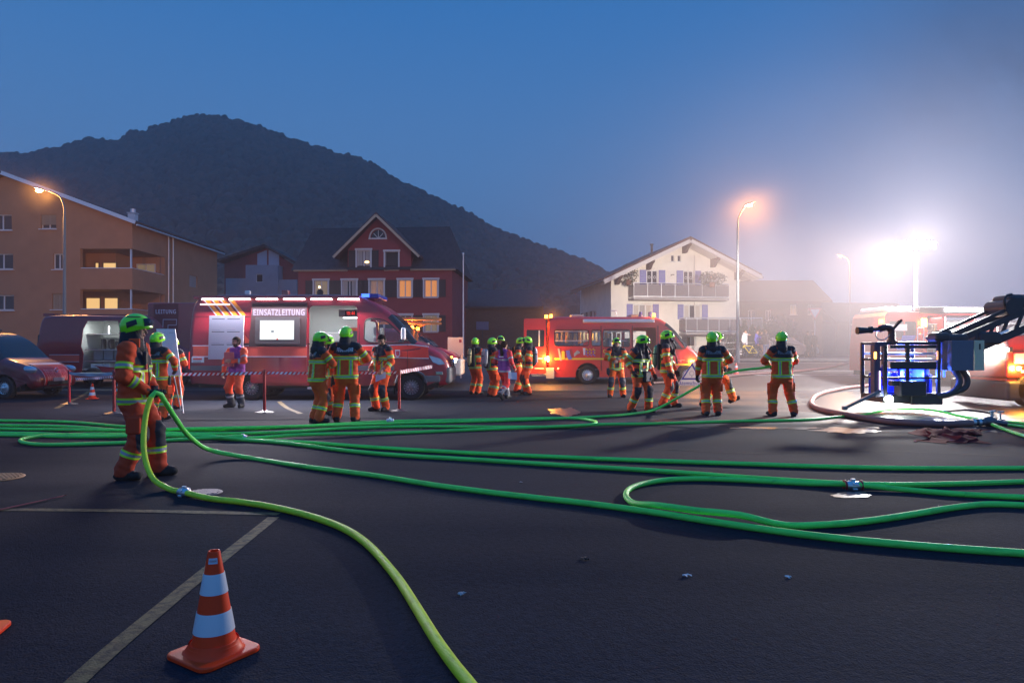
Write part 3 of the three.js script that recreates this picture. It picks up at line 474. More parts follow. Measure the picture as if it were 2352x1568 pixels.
for (const [u, h, w, label] of [[1690, 1.5, 0.5, 'shortest dark cypress by the chalet wall, leftmost of its row'], [1713, 2.3, 0.6, 'dark cypress right of the shortest one by the chalet'], [1724, 2.7, 0.6, 'tallest dark cypress in the row beside the lamp pole'], [1742, 2.3, 0.7, 'dark cypress third from the right under the lower balcony'], [1757, 2.2, 0.6, 'dark cypress between two others right of the lamp pole'], [1770, 2.4, 0.6, 'rightmost dark cypress of the row beside the chalet']]) {
  const t = thing('cypress', label, 'shrub', onG(u - 14, 50)); obj('trunk', cyl(0.03, 0.06, 0.5, 0, 0.25, 0, 8), B.wood, t);
  obj('crown', foliage(1100, () => { const y = Math.pow(rnd(), 1.4), a = rr(0, 6.3), r = w * (1 - y) ** 0.6 * Math.sqrt(rr(0.25, 1)) * (0.3 + 0.7 * Math.min(1, y * 8 + 0.4)) * (0.8 + 0.3 * Math.sin(a * 3 + y * 7)); return [Math.cos(a) * r, 0.15 + y * h, Math.sin(a) * r]; }, 0.16), leafB, t);
}
for (const [u, v, D, rx, ry, label, n] of [[1444, 640, 54.6, 0.75, 0.9, 'leafy potted plant at the left end of the upper balcony', 500], [1636, 645, 54.2, 1.15, 0.55, 'trailing leafy plant at the right end of the upper balcony', 600]]) {
  const t = thing('balcony_plant', label, 'plant', P(u, v + 14, D));
  obj('pot', lathe([[0.001, 0], [0.2, 0], [0.26, 0.35], [0.22, 0.35], [0.2, 0.3], [0.001, 0.3]], 14), M([0.25, 0.1, 0.06], 0.8), t);
  obj('foliage', foliage(n, () => { const a = rr(0, 6.3), k = Math.pow(rnd(), 0.6); return [Math.cos(a) * rx * k, 0.5 + ry * 0.35 + Math.sin(a) * ry * k, rr(-0.35, 0.35)]; }, 0.17), leafA, t);
  obj('stem', [0, 1, 2, 3].map((i) => tube([[0, 0.3, 0], [rr(-0.2, 0.2), 0.6, 0.05], [rx * (i - 1.5) * 0.5, 0.5 + ry * rr(0.4, 0.9), rr(-0.2, 0.2)]], 0.012, 8, 5)), B.wood, t);
}
{ const t = thing('bush', 'large round bush dim in the smoke before the dark house', 'bush', onG(1790, 62)); obj('trunk', cyl(0.06, 0.1, 0.8, 0, 0.4, 0, 8), B.wood, t); obj('crown', foliage(2600, () => { const a = rr(0, 6.3), b = rr(-1, 1), k = Math.pow(rr(0.2, 1), 0.4) * (0.85 + 0.2 * Math.sin(a * 4 + b * 5)); const r = Math.sqrt(1 - b * b); return [Math.cos(a) * r * 2.1 * k, 2 + b * 1.9 * k, Math.sin(a) * r * 1.8 * k]; }, 0.22), leafB, t); }
{ const t = thing('railing', 'low steel railing along the far pavement before the cypresses', 'railing', [0, 0.96, -44.5]); const xa = P(1625, 0, 44.5)[0], xb = P(1775, 0, 44.5)[0]; for (let i = 0; i <= 4; i++) obj('post', cyl(0.03, 0.03, 1.0, lerp(xa, xb, i / 4), 0.5, 0, 8), K.grey, t); for (const y of [0.98, 0.55]) obj('rail', bar([xa, y, 0], [xb, y, 0], 0.028), K.grey, t); }
// ---------------------------------------------------------------- vehicles
// van bodies: x forward (front at +x), y up, near side at +z; a skin is swept over the side outline and two side panels close it
function smoothLine(pts, n) { const c = new THREE.CatmullRomCurve3(pts.map((p) => V(p[0], p[1], 0)), false, 'centripetal'); return c.getPoints(n).map((p) => [p.x, p.y]); }
function vanBody(o) {
  const W = o.width, r = o.round ?? 0.14, top = smoothLine(o.top, o.n ?? 90), L = o.len;
  const nrm = top.map((p, i) => { const a = top[Math.max(0, i - 1)], b = top[Math.min(top.length - 1, i + 1)], d = Math.hypot(b[0] - a[0], b[1] - a[1]) || 1; return [-(b[1] - a[1]) / d, (b[0] - a[0]) / d]; });
  const bend = (g) => {                               // tumblehome, and the nose drawn in
    const p = g.attributes.position;
    for (let i = 0; i < p.count; i++) { const x = p.getX(i), y = p.getY(i); p.setZ(i, p.getZ(i) * (1 - (o.tumble ?? 0.07) * sstep(y, 0.9, o.height + 0.3) - (o.nose ?? 0.14) * Math.pow(clamp((x - (L - 1.3)) / 1.3, 0, 1), 2))); }
    if (g.attributes.normal) g.computeVertexNormals();
    return g;
  };
  const cut = (a, b) => gridGeo(30, b - a, (s, t) => {
    const i = a + Math.round(t * (b - a)), p = top[i], n = nrm[i], q = (s - 0.5) * 2, k = Math.abs(q), flat = 0.6;
    const ang = k > flat ? (k - flat) / (1 - flat) * PI / 2 : 0, z = k > flat ? W / 2 - r + r * Math.sin(ang) : k / flat * (W / 2 - r);
    return [p[0] - n[0] * r * (1 - Math.cos(ang)), p[1] - n[1] * r * (1 - Math.cos(ang)), Math.sign(q) * z];
  });
  const inset = top.map((p, i) => [p[0] - nrm[i][0] * r, p[1] - nrm[i][1] * r]);
  const bottom = [];                                  // from the front back along the sill, round the wheel arches
  const y0 = o.sill;
  for (const [wx, wr] of [...o.wheels].sort((a, b) => b[0] - a[0])) { const a0 = Math.asin(clamp((y0 - o.hub) / wr, -0.9, 0.9)); for (let i = 0; i <= 12; i++) { const a = lerp(a0, PI - a0, i / 12); bottom.push([wx + wr * Math.cos(a), o.hub + wr * Math.sin(a)]); } }
  const side = [...inset, ...bottom.filter((p) => p[0] < inset[inset.length - 1][0] + 9)];
  const panel = (holes, z, dir) => { const g = ext(side, 0.03, holes); g.translate(0, 0, dir > 0 ? z - 0.03 : z); return g; };
  return { bend, W, r, skin: (a = 0, b = top.length - 1) => bend(cut(a, b)), near: (h = []) => bend(refine(panel(h, W / 2, 1))), far: (h = []) => bend(refine(panel(h, -W / 2, -1))), top, idx: (x, from = 0) => { let best = from; for (let i = from; i < top.length; i++) if (Math.abs(top[i][0] - x) < Math.abs(top[best][0] - x)) best = i; return best; } };
}
function refine(g) {                                  // splits long triangles so that a flat panel can be bent
  let p = plain(g).attributes.position.array, out = [];
  for (let pass = 0; pass < 3; pass++) {
    out = [];
    for (let i = 0; i < p.length; i += 9) {
      const a = [p[i], p[i + 1], p[i + 2]], b = [p[i + 3], p[i + 4], p[i + 5]], c = [p[i + 6], p[i + 7], p[i + 8]], ab = dist(a, b), bc = dist(b, c), ca = dist(c, a), m = Math.max(ab, bc, ca);
      const mid = (u, v) => [(u[0] + v[0]) / 2, (u[1] + v[1]) / 2, (u[2] + v[2]) / 2];
      if (m < 0.35) out.push(...a, ...b, ...c);
      else if (m === ab) { const q = mid(a, b); out.push(...a, ...q, ...c, ...q, ...b, ...c); }
      else if (m === bc) { const q = mid(b, c); out.push(...a, ...b, ...q, ...a, ...q, ...c); }
      else { const q = mid(c, a); out.push(...a, ...b, ...q, ...q, ...b, ...c); }
    }
    p = out;
  }
  const h = new THREE.BufferGeometry(); h.setAttribute('position', new THREE.Float32BufferAttribute(out, 3)); h.computeVertexNormals(); return plain(h);
}
function wheel(parent, x, r, z, w, o = {}) {          // tyre as the part, rim and nuts below it
  const s = Math.sign(z), t = obj('wheel', lathe([[r * 0.62, -w / 2], [r * 0.9, -w / 2], [r * 0.97, -w / 2 + 0.02], [r, -w / 2 + 0.05], [r, w / 2 - 0.05], [r * 0.97, w / 2 - 0.02], [r * 0.9, w / 2], [r * 0.62, w / 2], [r * 0.58, w / 2 - 0.02]], 36).rotateX(PI / 2), K.rubber, parent);
  t.position.set(x, r, z - s * w / 2);
  const e = w / 2, g = [lathe([[r * 0.58, e - 0.02], [r * 0.62, e - 0.005], [r * 0.6, e - 0.03], [r * 0.5, e - 0.06], [r * 0.28, e - 0.03], [r * 0.16, e - 0.0], [r * 0.13, e + 0.03], [0.001, e + 0.032]], 32).rotateX(PI / 2)];
  const nuts = []; for (let i = 0; i < 6; i++) { const a = i / 6 * 2 * PI; nuts.push(cyl(0.016, 0.016, 0.03, Math.cos(a) * r * 0.24, e - 0.01, Math.sin(a) * r * 0.24, 6).rotateX(PI / 2)); }
  const holes = []; for (let i = 0; i < 16; i++) { const a = i / 16 * 2 * PI; holes.push(bx(0.026, 0.05, 0.012, 0, 0, 0).translate(0, r * 0.5, e - 0.046).rotateZ(a)); }
  const turn = s > 0 ? 0 : PI;
  const rim = obj('rim', g, o.rim ?? K.grey, t); rim.rotation.y = turn;
  const nt = obj('wheel_nuts', nuts, K.steel, t); nt.rotation.y = turn;
  const hl = obj('rim_slots', holes, o.slots ?? K.black, t); hl.rotation.y = turn;
  return t;
}
const decal = (van, poly, mat, name, parent, lift = 0.006, thick = 0.004) => obj(name, van.bend(refine(ext(poly, thick).translate(0, 0, van.W / 2 + lift - 0.004))), mat, parent);
const beaconAmber = glowing([1, 0.36, 0.03], 14, [0.8, 0.3, 0.05]), lampRed = glowing([1, 0.03, 0.015], 1.6, [0.5, 0.02, 0.02]), lampBlue = glowing([0.05, 0.15, 1], 3, [0.05, 0.1, 0.6]), ledWhite = glowing([1, 0.93, 0.95], 9), blueDome = M([0.02, 0.03, 0.3], 0.2);
const retro = M([0.75, 0.10, 0.06], 0.45), lineWhite = M([0.65, 0.66, 0.72], 0.5), yellowLine = M([0.72, 0.52, 0.03], 0.5);
function amber(parent, x, y, z, cd, s = 1) {
  const l = obj('beacon_light', cyl(0.055 * s, 0.06 * s, 0.13 * s, x, y, z, 12), beaconAmber, parent); obj('beacon_base', cyl(0.07 * s, 0.07 * s, 0.03, x, y - 0.075 * s, z, 12), K.black, l);
  const p = new THREE.PointLight(C(1, 0.36, 0.04), cd); p.position.set(x, y, z); p.shadow.radius = 3; parent.add(p); return l;
}
const area = (parent, c, k, w, h, at, to) => { const a = new THREE.RectAreaLight(C(...c), k, w, h); a.position.set(...at); parent.add(a); parent.updateMatrixWorld(true); a.lookAt(V(...to).applyMatrix4(parent.matrixWorld)); return a; };

{ // ---- command van
  const D = 19.8, k = D / 1568, X = (u) => (u - 430) * k, Y = (v) => (919 - v) * k, W = 2.05;
  const t = thing('command_van', 'large dark red command van with an open lit side door and a white screen', 'van', [(430 - 1176) * k, 0.0, -D - W / 2], 0);
  const v = vanBody({ width: W, len: 7.62, height: 3.0, sill: 0.42, hub: 0.36, wheels: [[1.84, 0.46], [6.49, 0.47]], round: 0.16, tumble: 0.06, n: 110,
    top: [[0.06, 0.45], [0.0, 0.7], [0.0, 1.6], [0.04, 2.3], [0.12, 2.75], [0.3, 2.98], [0.7, 3.05], [2.5, 3.07], [4.6, 3.06], [5.05, 2.99], [5.5, 2.8], [5.96, 2.46], [6.35, 2.05], [6.66, 1.7], [6.95, 1.57], [7.25, 1.42], [7.45, 1.24], [7.56, 1.05], [7.62, 0.8], [7.6, 0.6], [7.52, 0.45], [7.3, 0.4]] });
  const door = rrect(3.52, 0.62, 4.92, 2.74, 0.12), win0 = [[5.12, 1.78], [5.16, 2.3], [5.24, 2.36], [5.64, 2.34], [5.9, 2.18], [6.3, 1.74], [6.28, 1.70], [5.25, 1.70]];
  const i0 = v.idx(5.94), i1 = v.idx(6.66);
  obj('body', [v.skin(0, i0), v.skin(i1, v.top.length - 1), v.near([door, win0]), v.far([win0])], K.darkRed, t);
  obj('windscreen', v.skin(i0, i1), K.glass, t);
  obj('roof_edge', [v.bend(bx(4.9, 0.10, 0.16, 2.55, 2.99, 0.86)), v.bend(bx(4.9, 0.10, 0.16, 2.55, 2.99, -0.86))], K.darkRed, t);
  obj('underbody', [bx(7.0, 0.3, 1.7, 3.75, 0.5, 0), bx(0.9, 0.62, 1.75, 1.84, 0.56, 0), bx(0.96, 0.66, 1.6, 6.49, 0.58, 0), bar([1.84, 0.36, -0.9], [1.84, 0.36, 0.9], 0.06)], K.black, t);
  for (const [x, r] of [[1.84, 0.36], [6.49, 0.38]]) for (const z of [1.0, -1.0]) wheel(t, x, r, z, 0.25);
  // side window, its seats and the cab
  decal(v, win0, K.pane, 'side_window', t, -0.02, 0.004);
  obj('window_rubber', v.bend(tube([...win0, win0[0]].map((p) => [p[0], p[1], W / 2 + 0.002]), 0.018, 60, 6)), K.black, t);
  for (const z of [0.45, -0.5]) { const s = obj('seat', [rbx(0.5, 0.16, 0.52, 5.62, 1.08, z, 0.06), rbx(0.16, 0.72, 0.5, 5.38, 1.5, z, 0.07).rotateZ(0)], M([0.5, 0.5, 0.5], 0.8), t); obj('head_rest', rbx(0.12, 0.26, 0.28, 5.36, 2.02, z, 0.06), M([0.55, 0.55, 0.55], 0.8), s); }
  obj('seat_belt', tube([[5.3, 2.32, 0.9], [5.42, 2.3, 0.8], [5.46, 2.0, 0.76], [5.45, 1.5, 0.75]], 0.035, 16, 6), K.brightRed, t);
  obj('dashboard', rbx(0.5, 0.3, 1.6, 6.35, 1.5, 0, 0.08), K.darkGrey, t);
  obj('steering_wheel', new THREE.TorusGeometry(0.2, 0.018, 8, 24).rotateY(PI / 2).rotateZ(-0.7).translate(6.0, 1.62, 0.5), K.black, t);
  // the room behind the door
  const room = [0.8, 5.0], inn = M([0.62, 0.66, 0.66], 0.6), cabin = obj('cabin', [bx(4.2, 0.04, 1.8, 2.9, 0.6, 0), bx(4.2, 0.04, 1.7, 2.9, 2.9, 0), bx(4.2, 2.3, 0.04, 2.9, 1.75, -0.86), bx(0.04, 2.3, 1.8, 1.0, 1.75, 0)], inn, t);
  obj('cupboard', [rbx(0.9, 1.4, 0.5, 3.75, 1.3, -0.55, 0.02), bx(0.86, 0.01, 0.02, 3.75, 1.75, -0.29)], K.white, cabin);
  obj('vent_grille', [0, 1, 2, 3, 4].map((i) => bx(0.07, 0.02, 0.012, 4.1, 1.92 + i * 0.035, -0.29)), K.brightRed, cabin);
  obj('rear_window', ext(rrect(4.28, 1.5, 4.98, 2.06, 0.06), 0.02).translate(0, 0, -0.82), M([0.10, 0.10, 0.11], 0.2), cabin);
  obj('door_frame', ext(rrect(4.18, 0.7, 5.05, 2.16, 0.08), 0.02, [rrect(4.28, 1.5, 4.98, 2.06, 0.06)]).translate(0, 0, -0.83), M([0.62, 0.09, 0.04], 0.5), cabin);
  obj('partition', [rbx(0.5, 1.7, 0.4, 4.98, 1.5, -0.4, 0.03)], K.white, cabin);
  const clock = obj('clock', rbx(0.62, 0.22, 0.06, 4.55, 2.56, 0.42, 0.02), M([0.16, 0.14, 0.15], 0.4), cabin);
  const clockT = canvasTex(256, 96, (x, w, h) => { x.fillStyle = '#000'; x.fillRect(0, 0, w, h); x.fillStyle = '#ff3020'; fit(x, '19:44', w / 2, h / 2, w * 0.75, h * 0.7, 'monospace'); });
  const clockFace = new THREE.PlaneGeometry(0.34, 0.14).translate(4.6, 2.555, 0.455); obj('clock_display', clockFace, M([0, 0, 0], 0.4, { emissive: C(1, 1, 1), emissiveMap: clockT, emissiveIntensity: 1.6 }), clock);
  const ledIn = obj('ceiling_light', [bx(2.6, 0.02, 0.10, 3.3, 2.87, 0.3), bx(0.5, 0.02, 0.12, 4.6, 2.42, 0.3)], glowing([0.95, 1, 1], 5), cabin);
  area(t, [0.95, 1, 1], 3.6, 2.6, 0.5, [3.4, 2.84, 0.2], [3.4, 0, 0.2]); area(t, [0.95, 1, 1], 14, 0.4, 0.14, [4.6, 2.40, 0.3], [4.6, 0, 0.2]);
  { const p = new THREE.PointLight(C(1, 0.98, 0.95), 0.9); p.position.set(5.5, 2.55, 0); p.shadow.radius = 4; t.add(p); obj('cab_light', bx(0.2, 0.02, 0.1, 5.5, 2.58, 0), glowing([1, 0.98, 0.95], 3), t); }
  obj('entry_step', bx(1.35, 0.05, 0.3, 4.22, 0.36, 1.1), K.alu, t);
  obj('sliding_rail', v.bend(bx(2.9, 0.035, 0.03, 2.1, 1.63, W / 2 + 0.012)), K.black, t);
  // the slid-back door: dark plate, lettering and a screen
  const slid = obj('sliding_door', v.bend(refine(ext(rrect(X(577), 0.5, X(706), Y(693), 0.06), 0.05).translate(0, 0, W / 2 + 0.03))), K.darkRed, t);
  obj('door_plate', v.bend(refine(ext([[X(573), Y(796)], [X(704), Y(796)], [X(706), Y(697)], [X(580), Y(697)]], 0.012).translate(0, 0, W / 2 + 0.08))), M([0.055, 0.034, 0.038], 0.6, { specularIntensity: 0.4 }), slid);
  const let1 = canvasTex(1024, 128, (x, w, h) => { x.fillStyle = '#433439'; x.fillRect(0, 0, w, h); x.fillStyle = '#726f80'; fit(x, 'EINSATZLEITUNG', w / 2, h / 2, w * 0.96, h * 0.82); });
  const sheet = (x0, y0, x1, y1, z, n = 8) => v.bend(gridGeo(n, n, (a, b) => [lerp(x0, x1, a), lerp(y0, y1, b), z]));
  obj('lettering', sheet(X(579), Y(726), X(704), Y(708), W / 2 + 0.096), M([1, 1, 1], 0.5, { map: let1 }), slid);
  const scrT = canvasTex(512, 288, (x, w, h) => { x.fillStyle = '#f4fbff'; x.fillRect(0, 0, w, h); x.fillStyle = '#c9d4de'; for (const [a, b, c] of [[40, 46, 60], [40, 60, 44], [290, 46, 60], [290, 60, 90], [40, 160, 34], [40, 172, 40], [400, 165, 40]]) x.fillRect(a, b, c, 5); x.fillStyle = '#2c3440'; x.fillRect(170, 150, 40, 12); x.fillRect(170, 168, 40, 12); x.fillStyle = '#e04020'; x.fillRect(250, 272, 28, 16); });
  obj('screen_frame', v.bend(refine(ext(rrect(X(588), Y(790), X(690), Y(728), 0.03), 0.02).translate(0, 0, W / 2 + 0.098))), M([0.06, 0.055, 0.06], 0.35), slid);
  obj('screen', sheet(X(599), Y(780), X(677), Y(736), W / 2 + 0.122), M([0.02, 0.02, 0.02], 0.3, { emissive: C(1, 1, 1), emissiveMap: scrT, emissiveIntensity: 1.15 }), slid);
  area(t, [0.9, 0.97, 1], 1.1, 0.95, 0.53, [2.63, 2.02, 1.17], [2.63, 1.9, 4]);
  // stripes and trim
  const yA = Y(818), yB = Y(795);
  decal(v, rect(0.16, yA, 1.85, yB), retro, 'reflective_stripe', t); decal(v, [[4.95, yA], [7.0, yA - 0.05], [6.98, yB - 0.02], [6.5, yB + 0.03], [4.95, yB]], M([0.82, 0.05, 0.03], 0.4), 'reflective_stripe', t);
  obj('reflective_stripe', v.bend(refine(ext(rect(X(577), yA, X(706), yB), 0.004).translate(0, 0, W / 2 + 0.084))), retro, slid);
  decal(v, rect(0.14, yB, 1.85, yB + 0.025), lineWhite, 'pinstripe', t); decal(v, rect(0.14, yA - 0.025, 1.85, yA), lineWhite, 'pinstripe', t); decal(v, [[4.95, yA - 0.025], [7.0, yA - 0.075], [7.0, yA - 0.05], [4.95, yA]], lineWhite, 'pinstripe', t); decal(v, [[4.95, yB], [6.5, yB + 0.03], [7.0, yB - 0.03], [7.0, yB], [6.5, yB + 0.06], [4.95, yB + 0.025]], lineWhite, 'pinstripe', t);
  obj('pinstripe', [yB, yA - 0.025].map((y) => v.bend(refine(ext(rect(X(577), y, X(706), y + 0.025), 0.004).translate(0, 0, W / 2 + 0.086)))), lineWhite, slid);
  for (const [a, b] of [[0.1, 1.35], [2.35, 3.5], [4.95, 6.0]]) decal(v, rrect(a, 0.86, b, 1.0, 0.03), K.plasticGrey, 'rub_strip', t, 0.02, 0.02);
  obj('door_seam', [v.bend(refine(ext(rect(4.98, 0.5, 4.992, 2.2), 0.003).translate(0, 0, W / 2 + 0.002))), v.bend(refine(ext(rect(6.38, 0.55, 6.392, 1.68), 0.003).translate(0, 0, W / 2 + 0.002))), v.bend(refine(ext(rect(0.1, 2.42, 1.86, 2.43), 0.003).translate(0, 0, W / 2 + 0.002)))], K.black, t);
  obj('door_handle', v.bend(rbx(0.2, 0.05, 0.03, 5.2, 1.42, W / 2 + 0.02, 0.01)), K.darkRed, t);
  decal(v, [[6.1, 1.24], [6.17, 1.3], [6.17, 1.46], [6.03, 1.46], [6.03, 1.3]], lineWhite, 'crest', t, 0.012); decal(v, [[6.1, 1.27], [6.15, 1.32], [6.15, 1.43], [6.05, 1.43], [6.05, 1.32]], M([0.5, 0.05, 0.1], 0.5), 'crest', t, 0.016);
  decal(v, rect(0.12, 1.09, 0.48, 1.25), lineWhite, 'plate_sticker', t); decal(v, rect(0.16, 1.17, 0.42, 1.22), retro, 'plate_sticker', t, 0.009); decal(v, rect(0.16, 1.11, 0.40, 1.13), K.grey, 'plate_sticker', t, 0.009);
  for (let i = 0; i < 4; i++) { const x = X(468) + i * 0.24, dx = 0.36; decal(v, [[x, 2.9], [x + 0.13, 2.9], [x + 0.13 + dx, 2.46], [x + dx, 2.46]], M([0.95, 0.30, 0.02], 0.45), 'orange_slash', t); decal(v, [[x - 0.035, 2.9], [x, 2.9], [x + dx, 2.46], [x + dx - 0.035, 2.46]], lineWhite, 'white_slash', t); }
  decal(v, [[1.65, 1.9], [1.86, 1.66], [1.86, 1.62], [1.66, 1.62]], retro, 'red_slash', t);
  // lights and fittings
  for (let i = 0; i < 6; i++) { const a = X(463) + i * 0.79, z = W / 2 - 0.035; obj('light_strip', bx(0.62, 0.035, 0.03, a + 0.31, 2.93, z + 0.04), ledWhite, t); }
  area(t, [1, 0.9, 0.97], 1000, 4.7, 0.06, [2.75, 2.9, W / 2 + 0.15], [2.75, 0.0, W / 2 + 5]);
  obj('light_strip', v.bend(bx(0.86, 0.03, 0.02, 0.78, 2.78, W / 2 + 0.012)), glowing([1, 0.8, 0.75], 3), t); 
  obj('awning_rail', bx(4.8, 0.06, 0.1, 2.6, 2.99, W / 2 - 0.02), K.darkRed, t);
  obj('blue_light_bar', v.bend(rbx(0.55, 0.13, 1.5, 5.22, 3.05, 0, 0.04)), blueDome, t); obj('blue_light', [bx(0.22, 0.10, 0.06, 5.1, 3.06, 0.71)], lampBlue, t);
  obj('roof_camera', [rbx(0.16, 0.12, 0.12, 1.55, 3.16, 0.5, 0.03), cyl(0.03, 0.03, 0.1, 1.55, 3.08, 0.5, 8)], K.white, t); obj('roof_box', rbx(0.2, 0.2, 0.2, 2.68, 3.14, 0.5, 0.03), K.darkRed, t); obj('horn', [cyl(0.1, 0.05, 0.14, 0, 0, 0, 16).rotateX(PI / 2).translate(3.72, 3.16, 0.5)], K.black, t);
  obj('aerial', bar([5.6, 2.76, 0.5], [5.5, 3.25, 0.5], 0.006, 5), K.black, t);
  const lampShape = [[7.0, 1.3], [7.34, 1.2], [7.47, 1.05], [7.3, 1.02], [7.12, 1.1]];
  obj('headlight', v.bend(refine(ext(lampShape, 0.03).translate(0, 0, W / 2 - 0.005))), M([0.35, 0.42, 0.5], 0.08, { metalness: 0.6 }), t);
  obj('bumper', [v.bend(rbx(0.62, 0.5, W - 0.02, 7.33, 0.72, 0, 0.1, 3)), v.bend(rbx(0.5, 0.24, W + 0.02, 7.1, 0.62, 0, 0.06))], K.plasticGrey, t);
  obj('fog_light', v.bend(rbx(0.2, 0.1, 0.03, 7.3, 0.78, W / 2 + 0.0, 0.03)), M([0.3, 0.32, 0.34], 0.15, { metalness: 0.6 }), t);
  const gr = []; for (let i = 0; i < 5; i++) gr.push(v.bend(bx(0.03, 0.03, 1.0, 7.63 - 0.02 * i, 0.95 + i * 0.07, 0))); obj('grille', gr, K.black, t); obj('grille_emblem', cyl(0.1, 0.1, 0.03, 0, 0, 0, 20).rotateZ(PI / 2).translate(7.64, 1.08, 0), K.chrome, t);
  const mi = obj('mirror', [rbx(0.12, 0.36, 0.2, 6.3, 1.92, W / 2 + 0.2, 0.05)], K.white, t); obj('mirror_arm', [bar([6.4, 1.72, W / 2 - 0.08], [6.3, 1.76, W / 2 + 0.15], 0.03)], K.black, mi);
  const mi2 = obj('mirror', [rbx(0.12, 0.36, 0.2, 6.3, 1.92, -W / 2 - 0.2, 0.05)], K.black, t);
  obj('tail_light', v.bend(rbx(0.05, 0.5, 0.1, 0.03, 1.15, W / 2 - 0.1, 0.02)), lampRed, t);
  obj('mudguard', [v.bend(tube([[6.04, 0.5, W / 2 + 0.01], [6.14, 0.74, W / 2 + 0.01], [6.49, 0.86, W / 2 + 0.01], [6.84, 0.74, W / 2 + 0.01], [6.94, 0.5, W / 2 + 0.01]], 0.035, 24, 6))], K.plasticGrey, t);
  obj('mud_flap', bx(0.02, 0.3, 0.26, 5.98, 0.32, 0.88), K.black, t);
  // poster leaning on the van's side
  const po = thing('poster_board', 'large pale poster board with printed lines hung on the command van', 'board', [(480 - 1176) * k, Y(825), -D + 0.07], 0);
  const poT = canvasTex(512, 640, (x, w, h) => { x.fillStyle = '#8b90a4'; x.fillRect(0, 0, w, h); x.fillStyle = '#383c4a'; for (let r = 0; r < 3; r++) for (const c of [0, 1]) { const y = 40 + r * 190, a = 40 + c * 230; x.fillRect(a, y, 190, 12); x.fillStyle = '#6a7088'; x.fillRect(a, y - 22, 120, 5); x.fillStyle = '#383c4a'; } });
  obj('board', bx(1.0, 1.26, 0.018, 0.5, 0.63, 0).applyMatrix4(new THREE.Matrix4().makeShear(0, 0, 0.03, 0, 0, 0)), M([0.5, 0.52, 0.6], 0.6), po);
  obj('print', gridGeo(2, 2, (a, b) => [a * 0.99 + 0.005 + b * 0.036, b * 1.25 + 0.005, 0.012]), M([1, 1, 1], 0.6, { map: poT }), po);
  obj('edge_strip', bx(0.02, 1.26, 0.02, 0, 0, 0).applyMatrix4(new THREE.Matrix4().makeShear(0, 0, 0.03, 0, 0, 0)).translate(1.02, 0.63, 0.003), K.white, po);
}
